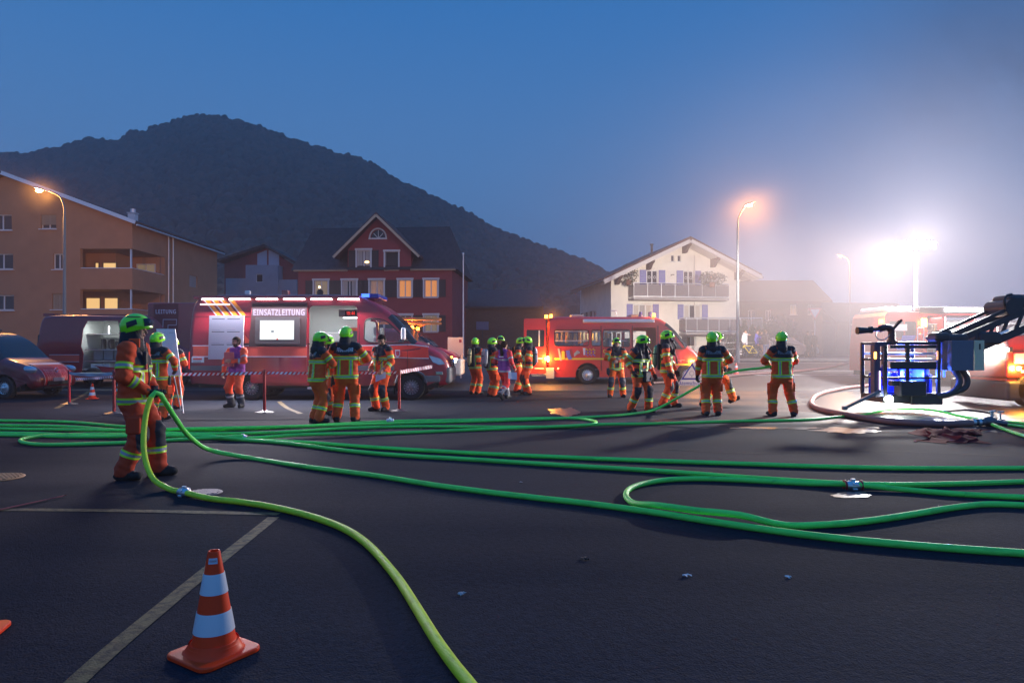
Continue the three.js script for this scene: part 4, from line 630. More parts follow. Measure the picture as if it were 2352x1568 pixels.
{ // ---- white-bumpered red van behind the command van, ladder on its roof
  const D = 24.2, k = D / 1568, x0 = 640, X = (u) => (u - x0) * k, gy = gh(D), Y = (v) => 1.45 + (804 - v) * k - gy;
  const t = thing('rescue_van', 'red van with a white bumper and a roof ladder behind the command van', 'van', [(x0 - 1176) * k, gy, -D - 1.0], 0), L = X(1055), W = 2.0;
  const v = vanBody({ width: W, len: L, height: 2.3, sill: 0.4, hub: 0.34, wheels: [[1.2, 0.43], [X(1005), 0.43]], round: 0.16, tumble: 0.09, n: 80,
    top: [[0.02, 0.45], [0, 1.0], [0.05, 2.0], [0.3, Y(758)], [X(900), Y(754)], [X(940), Y(757)], [X(975), Y(776)], [X(1000), Y(797)], [X(1020), Y(804)], [X(1042), Y(815)], [X(1052), Y(828)], [X(1056), 0.6], [X(1050), 0.42]] });
  const i0 = v.idx(X(948)), i1 = v.idx(X(1000)), wn = [[X(925), Y(806)], [X(990), Y(806)], [X(968), Y(782)], [X(944), Y(768)], [X(925), Y(767)]];
  obj('body', [v.skin(0, i0), v.skin(i1, v.top.length - 1), v.near([wn]), v.far()], K.red, t); obj('windscreen', v.skin(i0, i1), K.glass, t); decal(v, wn, K.glass, 'side_window', t, -0.01);
  obj('underbody', bx(L - 0.5, 0.4, 1.6, L / 2, 0.5, 0), K.black, t);
  for (const x of [1.2, X(1005)]) for (const z of [0.98, -0.98]) wheel(t, x, 0.34, z, 0.22);
  obj('bumper', [v.bend(rbx(0.5, 0.6, W + 0.02, L - 0.18, 0.72, 0, 0.09, 3))], M([0.72, 0.66, 0.58], 0.5), t); obj('grille', v.bend(bx(0.03, 0.2, 1.2, L + 0.0, Y(822), 0)), M([0.5, 0.35, 0.28], 0.4), t);
  const hl = obj('headlight', v.bend(rbx(0.16, 0.2, 0.26, L - 0.16, Y(829), W / 2 - 0.12, 0.05)), glowing([1, 0.85, 0.55], 9), t);
  { const p = new THREE.SpotLight(C(1, 0.82, 0.55), 60, 0, 0.8, 0.8); p.position.set(L + 0.05, Y(829), 0.75); p.target.position.set(L + 6, 0.2, 1.0); t.add(p, p.target); p.shadow.radius = 4; }
  obj('indicator', v.bend(rbx(0.12, 0.1, 0.1, L - 0.3, Y(821), W / 2 - 0.05, 0.03)), glowing([1, 0.45, 0.05], 8), t);
  const lad = obj('roof_ladder', [beam([X(860), Y(729), 0.55], [X(1008), Y(731), 0.55], 0.04, 0.09), beam([X(860), Y(729), 0.15], [X(1008), Y(731), 0.15], 0.04, 0.09), beam([X(860), Y(740), 0.5], [X(1008), Y(741), 0.5], 0.04, 0.08), beam([X(860), Y(740), 0.2], [X(1008), Y(741), 0.2], 0.04, 0.08)], M([0.75, 0.35, 0.12], 0.5), t);
  const rg = []; for (let i = 0; i < 9; i++) rg.push(bar([X(866) + i * 0.26, Y(730), 0.17], [X(866) + i * 0.26, Y(730), 0.53], 0.018, 6)); obj('rung', rg, K.alu, lad);
  obj('ladder_rack', [bar([X(900), Y(756), 0.35], [X(900), Y(741), 0.35], 0.03), bar([X(938), Y(756), 0.35], [X(975), Y(743), 0.35], 0.02)], M([0.6, 0.3, 0.08], 0.5), t);
  amber(t, X(928), Y(750), 0.5, 9); amber(t, X(938), Y(751), 0.1, 6); amber(t, X(948), Y(752), -0.3, 6);
  for (const [a, b, y, z] of [[931, 950, 760, 1]]) obj('amber_strip_light', v.bend(bar([X(a), Y(758), 0.8], [X(a + 22), Y(768), 0.86], 0.02, 6)), glowing([1, 0.4, 0.05], 4), t);
  const mi = obj('mirror', rbx(0.1, 0.28, 0.18, X(984), Y(796), W / 2 + 0.16, 0.04), M([0.5, 0.45, 0.4], 0.5), t); obj('mirror_arm', bar([X(986), Y(806), W / 2 - 0.1], [X(984), Y(800), W / 2 + 0.1], 0.025), K.black, mi);
  const cab = thing('white_cabinet', 'white panel with a small emblem behind the red van front', 'cabinet', onG(1046, 27.5)); obj('panel', [bx(0.62, 1.0, 0.05, 0, 1.15, 0), bx(0.05, 0.7, 0.05, -0.22, 0.35, 0), bx(0.05, 0.7, 0.05, 0.22, 0.35, 0)], K.white, cab); obj('emblem', bx(0.1, 0.12, 0.01, 0.2, 1.5, 0.03), M([0.3, 0.05, 0.12], 0.5), cab);
}
{ // ---- red minibus with its rear doors open
  const D = 25.4, k = D / 1568, X = (u) => (u - 1253) * k, gy = gh(D), Y = (v) => 1.45 + (804 - v) * k - gy, W = 2.0, L = X(1618);
  const t = thing('minibus', 'bright red minibus with open rear doors, yellow stripe and white roof awning', 'minibus', [(1253 - 1176) * k, gy, -D - W / 2], 0);
  const v = vanBody({ width: W, len: L, height: 2.5, sill: Y(866), hub: 0.35, wheels: [[X(1350), 0.45], [X(1580), 0.45]], round: 0.13, tumble: 0.07, n: 90,
    top: [[0.02, Y(866)], [0, 1.0], [0.02, 2.0], [0.08, Y(732)], [0.3, Y(728)], [X(1400), Y(727)], [X(1510), Y(730)], [X(1532), Y(740)], [X(1556), Y(762)], [X(1578), Y(790)], [X(1598), Y(806)], [X(1612), Y(822)], [X(1618), Y(840)], [X(1617), 0.45], [X(1610), 0.38]] });
  const h1 = rrect(X(1274), Y(794), X(1352), Y(758), 0.06), h2 = rrect(X(1360), Y(794), X(1380), Y(758), 0.05), h3 = rrect(X(1386), Y(796), X(1447), Y(757), 0.06), h4 = rrect(X(1455), 0.62, X(1508), Y(752), 0.05), h5 = [[X(1540), Y(800)], [X(1575), Y(800)], [X(1572), Y(793)], [X(1551), Y(767)], [X(1540), Y(763)]];
  const f1 = rrect(X(1274), Y(794), X(1352), Y(758), 0.06), f3 = rrect(X(1370), Y(796), X(1447), Y(757), 0.06), f4 = rrect(X(1455), Y(796), X(1508), Y(757), 0.06);
  const i0 = v.idx(X(1533)), i1 = v.idx(X(1580));
  obj('body', [v.skin(v.idx(X(1262), 12), i0), v.skin(i1, v.top.length - 1), v.near([h1, h2, h3, h4, h5]), v.far([f1, f3, f4, h5])], K.brightRed, t);
  obj('windscreen', v.skin(i0, i1), K.glass, t);
  for (const h of [h1, h2, h3, h5]) { decal(v, h, K.pane, 'side_window', t, -0.012, 0.004); obj('window_rubber', v.bend(tube([...h, h[0]].map((p) => [p[0], p[1], W / 2 + 0.002]), 0.016, 60, 5)), K.black, t); }
  const inn = M([0.3, 0.3, 0.32], 0.7), cab = obj('cabin', [bx(4.0, 0.04, 1.75, 2.3, 0.55, 0), bx(3.9, 0.03, 1.7, 2.2, Y(734), 0)], inn, t);
  obj('rack_shelf', [bx(3.1, 0.05, 0.03, 1.9, Y(782), 0.3), bx(3.1, 0.05, 0.03, 1.9, Y(760), 0.5)], K.white, cab);
  const eq = [], eq2 = []; for (let i = 0; i < 16; i++) { const x = 0.35 + i * 0.17; (i % 3 ? eq : eq2).push(cyl(0.06, 0.07, rr(0.3, 0.5), x, Y(786) + 0.2, rr(-0.2, 0.1), 10)); } obj('air_bottle', eq, M([0.4, 0.3, 0.16], 0.5), cab); obj('air_bottle', eq2, M([0.75, 0.35, 0.06], 0.5), cab);
  obj('seat', [X(1412), X(1466)].flatMap((x) => [rbx(0.45, 0.5, 1.3, x, 0.85, 0, 0.06), rbx(0.14, 0.75, 1.3, x - 0.2, 1.35, 0, 0.06)]), K.darkGrey, cab);
  { const p = new THREE.PointLight(C(1, 0.9, 0.8), 1.0); p.position.set(1.8, 1.95, 0.1); p.shadow.radius = 5; t.add(p); obj('ceiling_light', bx(0.5, 0.02, 0.12, 1.8, 2.0, 0.1), glowing([1, 0.92, 0.82], 3), cab); }
  obj('underbody', [bx(L - 0.7, 0.3, 1.6, L / 2, 0.5, 0), bx(0.9, 0.6, 1.7, X(1350), 0.55, 0), bx(0.9, 0.6, 1.6, X(1580), 0.55, 0)], K.black, t);
  for (const x of [X(1350), X(1580)]) for (const z of [1.0, -1.0]) wheel(t, x, 0.35, z, 0.22, { rim: K.alu });
  decal(v, rect(X(1274), Y(826), X(1508), Y(822)), yellowLine, 'yellow_stripe', t); decal(v, rect(X(1540), Y(839), X(1612), Y(835)), yellowLine, 'yellow_stripe', t);
  obj('door_seam', [X(1380), X(1452), X(1511)].map((x) => v.bend(refine(ext(rect(x, 0.5, x + 0.035, Y(748)), 0.003).translate(0, 0, W / 2 + 0.002)))), M([0.12, 0.01, 0.01], 0.6), t);
  obj('roof_awning', [rbx(X(1503) - X(1339), 0.13, 0.14, (X(1503) + X(1339)) / 2, Y(737), W / 2 - 0.02, 0.03)], K.alu, t);
  // white roof hatch, beacons, rear step, lamps
  obj('roof_hatch', [rbx(0.5, 0.12, 0.6, X(1330), Y(727) + 0.06, 0, 0.05), rbx(0.5, 0.12, 0.6, X(1470), Y(727) + 0.06, 0, 0.05)], M([0.3, 0.28, 0.3], 0.5), t); obj('roof_spotlight', [bx(0.26, 0.04, 0.1, X(1416), Y(711), 0.3), bar([X(1425), Y(726), 0.3], [X(1420), Y(712), 0.3], 0.02)], K.alu, t);
  for (const u of [1480, 1502]) obj('blue_beacon', [cyl(0.06, 0.07, 0.2, X(u), Y(720), 0.3, 14)], blueDome, t);
  amber(t, X(1256), Y(726), 0.6, 10); amber(t, X(1268), Y(724), 0.3, 10); amber(t, X(1505), Y(723), 0.75, 7);
  obj('rear_pillar_lamp', [v.bend(rbx(0.08, 0.22, 0.1, 0.1, Y(824), W / 2 - 0.05, 0.02))], glowing([1, 0.5, 0.12], 10), t); { const p = new THREE.PointLight(C(1, 0.42, 0.06), 14); p.position.set(0.05, Y(824), W / 2 + 0.12); p.shadow.radius = 4; t.add(p); }
  obj('side_marker_lamp', v.bend(rbx(0.06, 0.05, 0.03, X(1282), Y(846), W / 2 + 0.01, 0.015)), glowing([1, 0.4, 0.03], 12), t);
  obj('indicator_lamp', [v.bend(rbx(0.14, 0.06, 0.03, X(1593), Y(829), W / 2 - 0.0, 0.02))], glowing([1, 0.4, 0.03], 12), t); { const p = new THREE.PointLight(C(1, 0.4, 0.05), 4); p.position.set(X(1593), Y(829), W / 2 + 0.1); t.add(p); }
  obj('rear_step', [rbx(0.6, 0.09, 1.0, -0.2, Y(862), 0.4, 0.04), rbx(0.3, 0.4, 0.06, 0.17, Y(857), W / 2 + 0.02, 0.02)], M([0.5, 0.45, 0.38], 0.5), t);
  obj('mirror', [rbx(0.1, 0.34, 0.2, X(1580), Y(784), W / 2 + 0.18, 0.04)], K.black, t);
  const dw = X(1253) - X(1202);
  for (const [z, yaw, name] of [[W / 2 - 0.12, 0.0, 'near'], [-W / 2 + 0.2, -0.55, 'far']]) {
    const g = new THREE.Group(); g.name = 'rear_door'; g.position.set(0.02, 0, z); g.rotation.y = yaw; t.add(g);
    obj('door_leaf', ext(rrect(-dw, Y(858), 0, Y(731), 0.07), 0.05, [rrect(-dw + 0.1, Y(797), -0.06, Y(757), 0.06)]), K.brightRed, g);
    obj('door_window', ext(rrect(-dw + 0.1, Y(797), -0.06, Y(757), 0.06), 0.01).translate(0, 0, 0.02), K.glass, g);
    obj('door_trim', [bx(0.3, 0.025, 0.01, -0.28, Y(823), 0.055), bx(0.34, 0.03, 0.01, -0.26, Y(846), 0.055), bx(0.05, 0.6, 0.01, -0.25, Y(777), 0.03)], lineWhite, g);
  }
  // side graphics: sweeping grey shapes, yellow bottle, small blue and yellow emblems, a letter
  const gG = M([0.34, 0.35, 0.37], 0.5), bl = M([0.12, 0.14, 0.6], 0.5);
  decal(v, [[X(1281), Y(800)], [X(1285), Y(800)], [X(1291), Y(828)], [X(1286), Y(828)]], gG, 'grey_graphic', t, 0.012);
  decal(v, [[X(1318), Y(812)], [X(1326), Y(804)], [X(1332), Y(808)], [X(1332), Y(811)], [X(1326), Y(813)], [X(1319), Y(819)]], gG, 'grey_graphic', t, 0.012);
  decal(v, rrect(X(1290), Y(826), X(1297), Y(806), 0.04), yellowLine, 'yellow_graphic', t, 0.012);
  decal(v, [[X(1300), Y(805)], [X(1308), Y(804)], [X(1310), Y(814)], [X(1314), Y(824)], [X(1306), Y(826)], [X(1302), Y(818)]], bl, 'blue_graphic', t, 0.012);
  for (const [ux, uy] of [[1348, 808], [1356, 808], [1364, 808]]) for (let i = 0; i < 3; i++) { decal(v, rect(X(ux - 2.4), Y(uy - 8 + i * 6 + 3), X(ux + 0.4), Y(uy - 8 + i * 6)), i === 0 ? yellowLine : bl, 'crest_field', t, 0.012); decal(v, rect(X(ux + 1), Y(uy - 5 + i * 6 + 2.4), X(ux + 3.2), Y(uy - 5 + i * 6)), i < 2 ? yellowLine : bl, 'crest_field', t, 0.012); }
  decal(v, [[X(1340), Y(815)], [X(1344), Y(815)], [X(1345), Y(799)], [X(1339), Y(799)]], lineWhite, 'white_graphic', t, 0.012);
  const letC = canvasTex(256, 128, (x, w, h) => { x.fillStyle = '#c2241c'; x.fillRect(0, 0, w, h); x.fillStyle = '#e8c03a'; x.font = 'bold 118px sans-serif'; x.textBaseline = 'middle'; x.fillText('C', 24, 70); x.fillText('H', 150, 70); });
  obj('lettering', v.bend(gridGeo(4, 4, (a, b) => [lerp(X(1383), X(1404), a), lerp(Y(812), Y(800), b), W / 2 + 0.008])), M([1, 1, 1], 0.45, { map: letC }), t);
  const letS = canvasTex(256, 96, (x, w, h) => { x.fillStyle = '#b02018'; x.fillRect(0, 0, w, h); x.fillStyle = '#d8c8c8'; fit(x, 'zu sichern', w * 0.45, 26, w * 0.7, 26); fit(x, '118', w * 0.3, 66, w * 0.3, 26); });
  obj('lettering', v.bend(gridGeo(3, 3, (a, b) => [lerp(X(1556), X(1578), a), lerp(Y(832), Y(824), b), W / 2 + 0.008])), M([1, 1, 1], 0.45, { map: letS }), t);
}
{ // ---- red MPV at the left edge, nose to the right
  const D = 20.6, k = D / 1568, X = (u) => (u + 200) * k, Y = (v) => 1.45 + (804 - v) * k;
  const t = thing('fire_car', 'dark red fire service people carrier cut by the left edge', 'car', [(-246 - 1176) * k, 0, -D - 1.2], -0.16), W = 1.9, L = 4.75;
  const v = vanBody({ width: W, len: L, height: 2.0, sill: 0.34, hub: 0.33, wheels: [[0.9, 0.41], [3.75, 0.41]], round: 0.2, tumble: 0.16, nose: 0.2, n: 80, top: [[0.02, 0.4], [0, 1.0], [0.06, 1.7], [0.3, 1.95], [1.5, 2.02], [2.5, 1.98], [3.0, 1.78], [3.45, 1.42], [3.72, 1.2], [4.1, 1.08], [4.5, 0.92], [4.68, 0.74], [4.75, 0.55], [4.7, 0.36], [4.5, 0.28]] });
  const i0 = v.idx(2.62), i1 = v.idx(3.7), wn = [[1.2, 1.2], [3.2, 1.18], [2.85, 1.6], [2.5, 1.8], [1.2, 1.82]];
  obj('body', [v.skin(0, i0), v.skin(i1, v.top.length - 1), v.near([wn]), v.far([wn])], K.deepRed, t); obj('windscreen', v.skin(i0, i1), K.glass, t); decal(v, wn, K.glass, 'side_window', t, -0.015);
  obj('underbody', [bx(4.0, 0.3, 1.5, 2.3, 0.4, 0), bx(0.84, 0.5, 1.6, 3.75, 0.46, 0)], K.black, t);
  for (const x of [0.9, 3.75]) for (const z of [0.94, -0.94]) wheel(t, x, 0.33, z, 0.21, { rim: K.alu });
  const on = (u0, u1, w0, w1, lift, n = 10) => { const a = v.idx(u0), b = v.idx(u1); return gridGeo(n, Math.max(2, b - a), (s, q) => { const p = v.top[a + Math.round(q * (b - a))], c = 1 - 0.2 * Math.pow(clamp((p[0] - (L - 1.3)) / 1.3, 0, 1), 2); return [p[0] + lift * 0.5, p[1] + lift, lerp(w0, w1, s) * c]; }); };
  const lt = canvasTex(512, 96, (x, w, h) => { x.fillStyle = '#d32a22'; x.fillRect(0, 0, w, h); x.strokeStyle = '#e7d6d6'; x.lineWidth = 6; x.strokeRect(3, 3, w - 6, h - 6); x.fillStyle = '#f08078'; fit(x, 'FEUERWEHR', w / 2, h / 2, w * 0.8, h * 0.6); });
  const band = on(4.18, 4.5, 0.62, -0.62, 0.012, 10); { const uv = band.attributes.uv; for (let i = 0; i < uv.count; i++) uv.setXY(i, uv.getX(i), 1 - uv.getY(i)); }
  obj('bonnet_lettering', band, M([1, 1, 1], 0.4, { map: lt }), t);
  obj('grille', [on(4.55, 4.63, 0.55, -0.55, 0.014), v.bend(bx(0.04, 0.12, 1.0, L - 0.0, 0.46, 0)), v.bend(bx(0.04, 0.05, 1.3, L - 0.02, 0.33, 0))], K.black, t); obj('chrome_bar', on(4.5, 4.54, 0.56, -0.56, 0.02), M([0.4, 0.5, 0.6], 0.25, { metalness: 0.8 }), t);
  obj('grille_emblem', new THREE.TorusGeometry(0.06, 0.012, 6, 20).rotateY(PI / 2).translate(L - 0.07, 0.84, 0), K.chrome, t);
  for (const z of [0.78, -0.78]) obj('headlight', sph(0.2, 4.42, 0.86, z * 0.94, 1.4, 0.62, 0.55, 16).rotateZ(0), M([0.4, 0.46, 0.55], 0.08, { metalness: 0.5 }), t);
  obj('number_plate', v.bend(bx(0.02, 0.11, 0.5, L + 0.02, 0.56, 0)), M([0.5, 0.38, 0.36], 0.5), t);
  decal(v, [[0.1, 0.92], [3.3, 0.92], [3.7, 0.82], [3.3, 0.72], [0.1, 0.72]], retro, 'reflective_stripe', t, 0.01);
  obj('mirror', rbx(0.14, 0.2, 0.2, 3.15, 1.3, 1.06, 0.05), K.deepRed, t);
  const lb = obj('light_bar', rbx(0.3, 0.12, 1.2, 2.0, 2.08, 0, 0.05), K.darkGrey, t); obj('amber_light', [bx(0.26, 0.06, 0.5, 2.02, 2.09, 0.35)], glowing([1, 0.42, 0.06], 1.6), lb);
}
{ // ---- red equipment van with a lit side opening
  const D = 24.5, k = D / 1568, x0 = 75, X = (u) => (u - x0) * k, gy = gh(D), Y = (v) => 1.45 + (804 - v) * k - gy, W = 2.0, L = X(470);
  const t = thing('equipment_van', 'dark red equipment van with a lit side opening full of grey crates', 'van', [(x0 - 1176) * k, gy, -D - W / 2], 0);
  const v = vanBody({ width: W, len: L, height: 2.4, sill: Y(862), hub: 0.34, wheels: [[X(215) - 0.1, 0.43], [L - 1.0, 0.43]], round: 0.12, tumble: 0.07, n: 70, top: [[0.05, Y(862)], [0, 1.0], [0.1, 1.7], [0.28, Y(730)], [0.5, Y(725)], [3, Y(725)], [L - 1.9, Y(727)], [L - 1.4, 2.0], [L - 0.9, 1.5], [L - 0.2, 1.1], [L, 0.8], [L - 0.05, 0.4]] });
  const door = [[X(186), Y(855)], [X(271), Y(855)], [X(272), Y(756)], [X(268), Y(737)], [X(197), Y(737)], [X(188), Y(756)], [X(184), Y(795)], [X(190), Y(812)]], wn = rrect(X(84), Y(798), X(174), Y(768), 0.06);
  obj('body', [v.skin(), v.near([door, wn]), v.far()], K.darkRed, t); decal(v, wn, K.glass, 'side_window', t, -0.008);
  obj('underbody', bx(L - 0.6, 0.3, 1.6, L / 2, 0.42, 0), K.black, t); for (const x of [X(215) - 0.1, L - 1.0]) for (const z of [0.98, -0.98]) wheel(t, x, 0.34, z, 0.22);
  decal(v, rect(X(112), Y(830), X(181), Y(815)), retro, 'reflective_stripe', t); decal(v, rect(X(112), Y(815), X(181), Y(814)), lineWhite, 'pinstripe', t); decal(v, rect(X(112), Y(831), X(181), Y(830)), lineWhite, 'pinstripe', t);
  const inn = M([0.5, 0.53, 0.52], 0.7), cx = (X(186) + X(271)) / 2, bay = obj('equipment_bay', [bx(1.9, 0.04, 1.6, cx, 0.62, 0), bx(1.9, 0.04, 1.6, cx, Y(733), 0), bx(1.9, 2, 0.04, cx, 1.5, -0.7), bx(0.04, 2, 1.5, cx - 0.9, 1.5, 0), bx(0.04, 2, 1.5, cx + 0.9, 1.5, 0)], inn, t);
  for (let i = 0; i < 3; i++) obj('grey_crate', [rbx(0.34, 0.36, 0.4, X(192) + 0.2 + i * 0.38, Y(816), 0.3, 0.02), bx(0.36, 0.03, 0.42, X(192) + 0.2 + i * 0.38, Y(816) + 0.18, 0.3)], M([0.22, 0.235, 0.24], 0.6), bay);
  for (let i = 0; i < 3; i++) obj('white_crate', [rbx(0.22, 0.26, 0.4, X(206) + i * 0.235, Y(844), 0.6, 0.02), bx(0.23, 0.02, 0.42, X(206) + i * 0.235, Y(844) + 0.12, 0.6)], M([0.55, 0.6, 0.6], 0.6), bay);
  obj('shelf', [bx(1.4, 0.03, 1.0, cx - 0.1, Y(803), 0.1), bx(1.3, 0.03, 0.9, cx - 0.1, Y(830), 0.2), bx(0.9, 0.03, 0.8, cx - 0.4, Y(766), 0)], K.alu, bay);
  const hg = []; for (let i = 0; i < 9; i++) hg.push(rbx(0.1, rr(0.25, 0.45), 0.2, X(192) + 0.1 + i * 0.12, Y(790), rr(-0.2, 0.2), 0.03)); obj('breathing_gear', hg, K.darkGrey, bay); obj('extinguisher', [cyl(0.07, 0.07, 0.6, X(259), Y(780), 0.4, 12), cyl(0.03, 0.05, 0.12, X(259), Y(780) + 0.36, 0.4, 8), rbx(0.05, 0.4, 0.1, X(247), Y(786), 0.2, 0.02)], K.brightRed, bay);
  obj('strip_light', bar([X(223), Y(764), 0.3], [X(223), Y(748), 0.3], 0.02), glowing([0.95, 1, 1], 8), bay); area(t, [0.95, 1, 0.98], 20, 1.4, 0.2, [cx, Y(739), 0.5], [cx, 0, 0.3]);
  obj('tail_board', [bx(1.7, 0.05, 0.5, cx, Y(857), W / 2 + 0.2)], M([0.7, 0.68, 0.62], 0.6), t); obj('reflective_edge', bx(1.9, 0.10, 0.02, cx, Y(864), W / 2 + 0.4), retro, t);
  obj('amber_light', rbx(0.2, 0.05, 0.1, X(182), Y(724), 0.7, 0.02), glowing([1, 0.42, 0.05], 3), t); obj('roof_rack', [bx(3, 0.05, 1.4, 2, Y(724) + 0.03, 0), bx(0.4, 0.1, 0.3, X(100), Y(722), 0.6)], K.darkRed, t);
}
{ // ---- second command vehicle, mostly hidden
  const D = 24.6, k = D / 1568, X = (u) => (u - 350) * k, gy = gh(D), Y = (v) => 1.45 + (804 - v) * k - gy;
  const t = thing('command_trailer', 'dark red command trailer with white lettering between two vans', 'trailer', [(350 - 1176) * k, gy, -D], 0);
  obj('body', rbx(2.5, Y(695) - 0.4, 2.0, X(350) + 1.05, (Y(695) + 0.4) / 2, -1.0, 0.06), K.darkRed, t); obj('chassis', [bx(2.2, 0.2, 1.6, 1.05, 0.36, -1), bx(0.1, 0.4, 0.1, 0.2, 0.2, -0.3)], K.black, t);
  for (const z of [-0.1, -1.9]) wheel(t, 0.9, 0.3, z, 0.18);
  const tx = canvasTex(288, 512, (x, w, h) => { x.fillStyle = '#6a1c2a'; x.fillRect(0, 0, w, h); x.fillStyle = '#c4b4c4'; fit(x, 'LEITUNG', 142, 92, 246, 50); x.strokeStyle = '#b9a9ba'; x.lineWidth = 8; x.beginPath(); x.moveTo(100, 500); x.lineTo(112, 185); x.lineTo(268, 185); x.lineTo(264, 250); x.lineTo(168, 250); x.lineTo(166, 310); x.lineTo(252, 310); x.lineTo(250, 372); x.lineTo(163, 372); x.lineTo(160, 440); x.lineTo(262, 440); x.lineTo(260, 500); x.closePath(); x.stroke(); });
  obj('lettering', gridGeo(1, 1, (a, b) => [lerp(X(352), X(409), a), lerp(Y(695) - 1.62, Y(695) - 0.03, b), 0.004]), M([1, 1, 1], 0.5, { map: tx }), t);
}
{ // ---- fire engine in the smoke, its lockers open and lit
  const D = 25, k = D / 1568, X = (u) => (u - 2020) * k, gy = gh(D), Y = (v) => 1.45 + (804 - v) * k - gy, zf = 0;
  const t = thing('fire_engine', 'fire engine in the smoke with open lit lockers and a floodlight mast', 'fire engine', [(2020 - 1176) * k, gy, -D], 0), redE = paint([0.4, 0.04, 0.03]), L = X(2400) - X(2112);
  const x0 = X(2112), x1 = X(2400), sill = 0.6, top = Y(722), shell = [bx(x1 - x0, 0.05, 2.4, (x0 + x1) / 2, top, -1.2), bx(x1 - x0, 0.05, 2.4, (x0 + x1) / 2, sill, -1.2), bx(x1 - x0, top - sill, 0.05, (x0 + x1) / 2, (top + sill) / 2, -2.38), bx(0.3, top - sill, 2.4, x0 + 0.15, (top + sill) / 2, -1.2), bx(0.14, top - sill, 0.9, X(2170), (top + sill) / 2, -0.45), bx(0.14, top - sill, 0.9, X(2238), (top + sill) / 2, -0.45), bx(0.14, top - sill, 0.9, X(2290), (top + sill) / 2, -0.45), ];
  obj('locker_back', bx(x1 - x0 - 0.3, top - sill - 0.1, 0.04, (x0 + x1) / 2 + 0.1, (top + sill) / 2, -0.9), M([0.32, 0.33, 0.35], 0.5), t);
  obj('body', shell, redE, t); obj('roof_rail', [rbx(x1 - x0, 0.26, 0.3, (x0 + x1) / 2, Y(712), -0.14, 0.05), bx(x1 - x0, 0.1, 2.2, (x0 + x1) / 2, Y(715), -1.2)], K.darkGrey, t);
  obj('chassis', [bx(X(2400) - X(2030), 0.35, 2.0, (X(2030) + X(2400)) / 2, 0.5, -1.2), bx(0.4, 0.4, 2.3, X(2330), 0.45, -1.2)], K.black, t);
  for (const x of [X(2080), X(2250)]) for (const z of [-0.02, -2.3]) wheel(t, x, 0.5, z, 0.34);
  // cab with windscreen, crew door and ladder at the back of the cab
  const cb = [[X(2026), 0.5], [X(2026), Y(800)], [X(2034), Y(725)], [X(2040), Y(716)], [X(2112), Y(716)], [X(2112), 0.5]];
  obj('cab', ext(cb, 2.4, [rrect(X(2044), Y(775), X(2076), Y(738), 0.06), rrect(X(2080), Y(775), X(2106), Y(738), 0.06)], 0.02).translate(0, 0, -2.4), redE, t);
  for (const [a, b] of [[2044, 2076], [2080, 2106]]) obj('cab_window', ext(rrect(X(a), Y(775), X(b), Y(738), 0.06), 0.02).translate(0, 0, -0.03), K.glass, t);
  obj('blue_panel', ext([[X(2060), Y(805)], [X(2090), Y(805)], [X(2104), Y(770)], [X(2074), Y(770)]], 0.02).translate(0, 0, 0.005), M([0.08, 0.12, 0.5], 0.5), t);
  obj('white_panel', bx(X(2084) - X(2036), 0.24, 0.02, (X(2036) + X(2084)) / 2, Y(752), 0.006), K.white, t);
  obj('cab_light_bar', rbx(0.9, 0.16, 1.8, X(2070), Y(712) + 0.06, -1.2, 0.06), K.white, t); obj('work_light', [rbx(0.5, 0.14, 0.1, X(2077), Y(708), 0.02, 0.03)], glowing([1, 1, 1], 12), t); area(t, [1, 1, 1], 120, 0.5, 0.14, [X(2077), Y(708), 0.1], [X(2070), -0.2, 4]);
  amber(t, X(2028), Y(738), -0.1, 5, 1.3); for (const u of [2118, 2126]) { obj('amber_light', rbx(0.07, 0.32, 0.06, X(u), Y(741), 0.03, 0.02), glowing([1, 0.42, 0.05], 12), t); } { const p = new THREE.PointLight(C(1, 0.42, 0.05), 3); p.position.set(X(2122), Y(741), 0.15); t.add(p); }
  const rg = [bar([X(2104), Y(800), 0.12], [X(2104), Y(752), 0.12], 0.022), bar([X(2118), Y(800), 0.12], [X(2118), Y(752), 0.12], 0.022)]; obj('access_ladder', rg, K.alu, t); for (let i = 0; i < 4; i++) obj('rung', bar([X(2104), Y(798 - i * 15), 0.12], [X(2118), Y(798 - i * 15), 0.12], 0.018), K.alu, t);
  for (let i = 0; i < 6; i++) obj('chevron', ext([[X(2120), Y(806 - i * 12)], [X(2130), Y(812 - i * 12)], [X(2130), Y(806 - i * 12)], [X(2120), Y(800 - i * 12)]], 0.01).translate(0, 0, 0.006), retro, t);
  // locker insides
  obj('locker_shelf', [bx(x1 - x0 - 0.4, 0.04, 0.8, (x0 + x1) / 2, Y(765), -0.5), bx(x1 - x0 - 0.4, 0.04, 0.8, (x0 + x1) / 2, Y(800), -0.5)], K.alu, t);
  obj('roller_door', [0, 1, 2].map((i) => cyl(0.13, 0.13, 1.0, 0, 0, 0, 12).rotateZ(PI / 2).translate(X(2205 + i * 58), Y(732), -0.2)), K.alu, t);
  const gr = []; for (let i = 0; i < 26; i++) gr.push(rbx(rr(0.15, 0.4), rr(0.14, 0.36), 0.4, rr(x0 + 0.5, x1 - 0.3), [Y(762), Y(797), Y(832)][i % 3] + 0.15, -0.5, 0.03)); obj('locker_equipment', gr, K.grey, t);
  obj('pump_panel', [rbx(0.8, 0.9, 0.3, X(2190), Y(785), -0.4, 0.03)], M([0.5, 0.55, 0.56], 0.4, { metalness: 0.4 }), t);
  for (const u of [2172, 2240, 2292]) obj('locker_light_strip', bx(0.04, 1.3, 0.04, X(u), Y(768), -0.02), glowing([1, 0.97, 1], 10), t);
  obj('scene_light_strip', bx(X(2400) - X(2170), 0.13, 0.04, (X(2400) + X(2170)) / 2, Y(712), 0.04), glowing([1, 1, 1], 16), t);
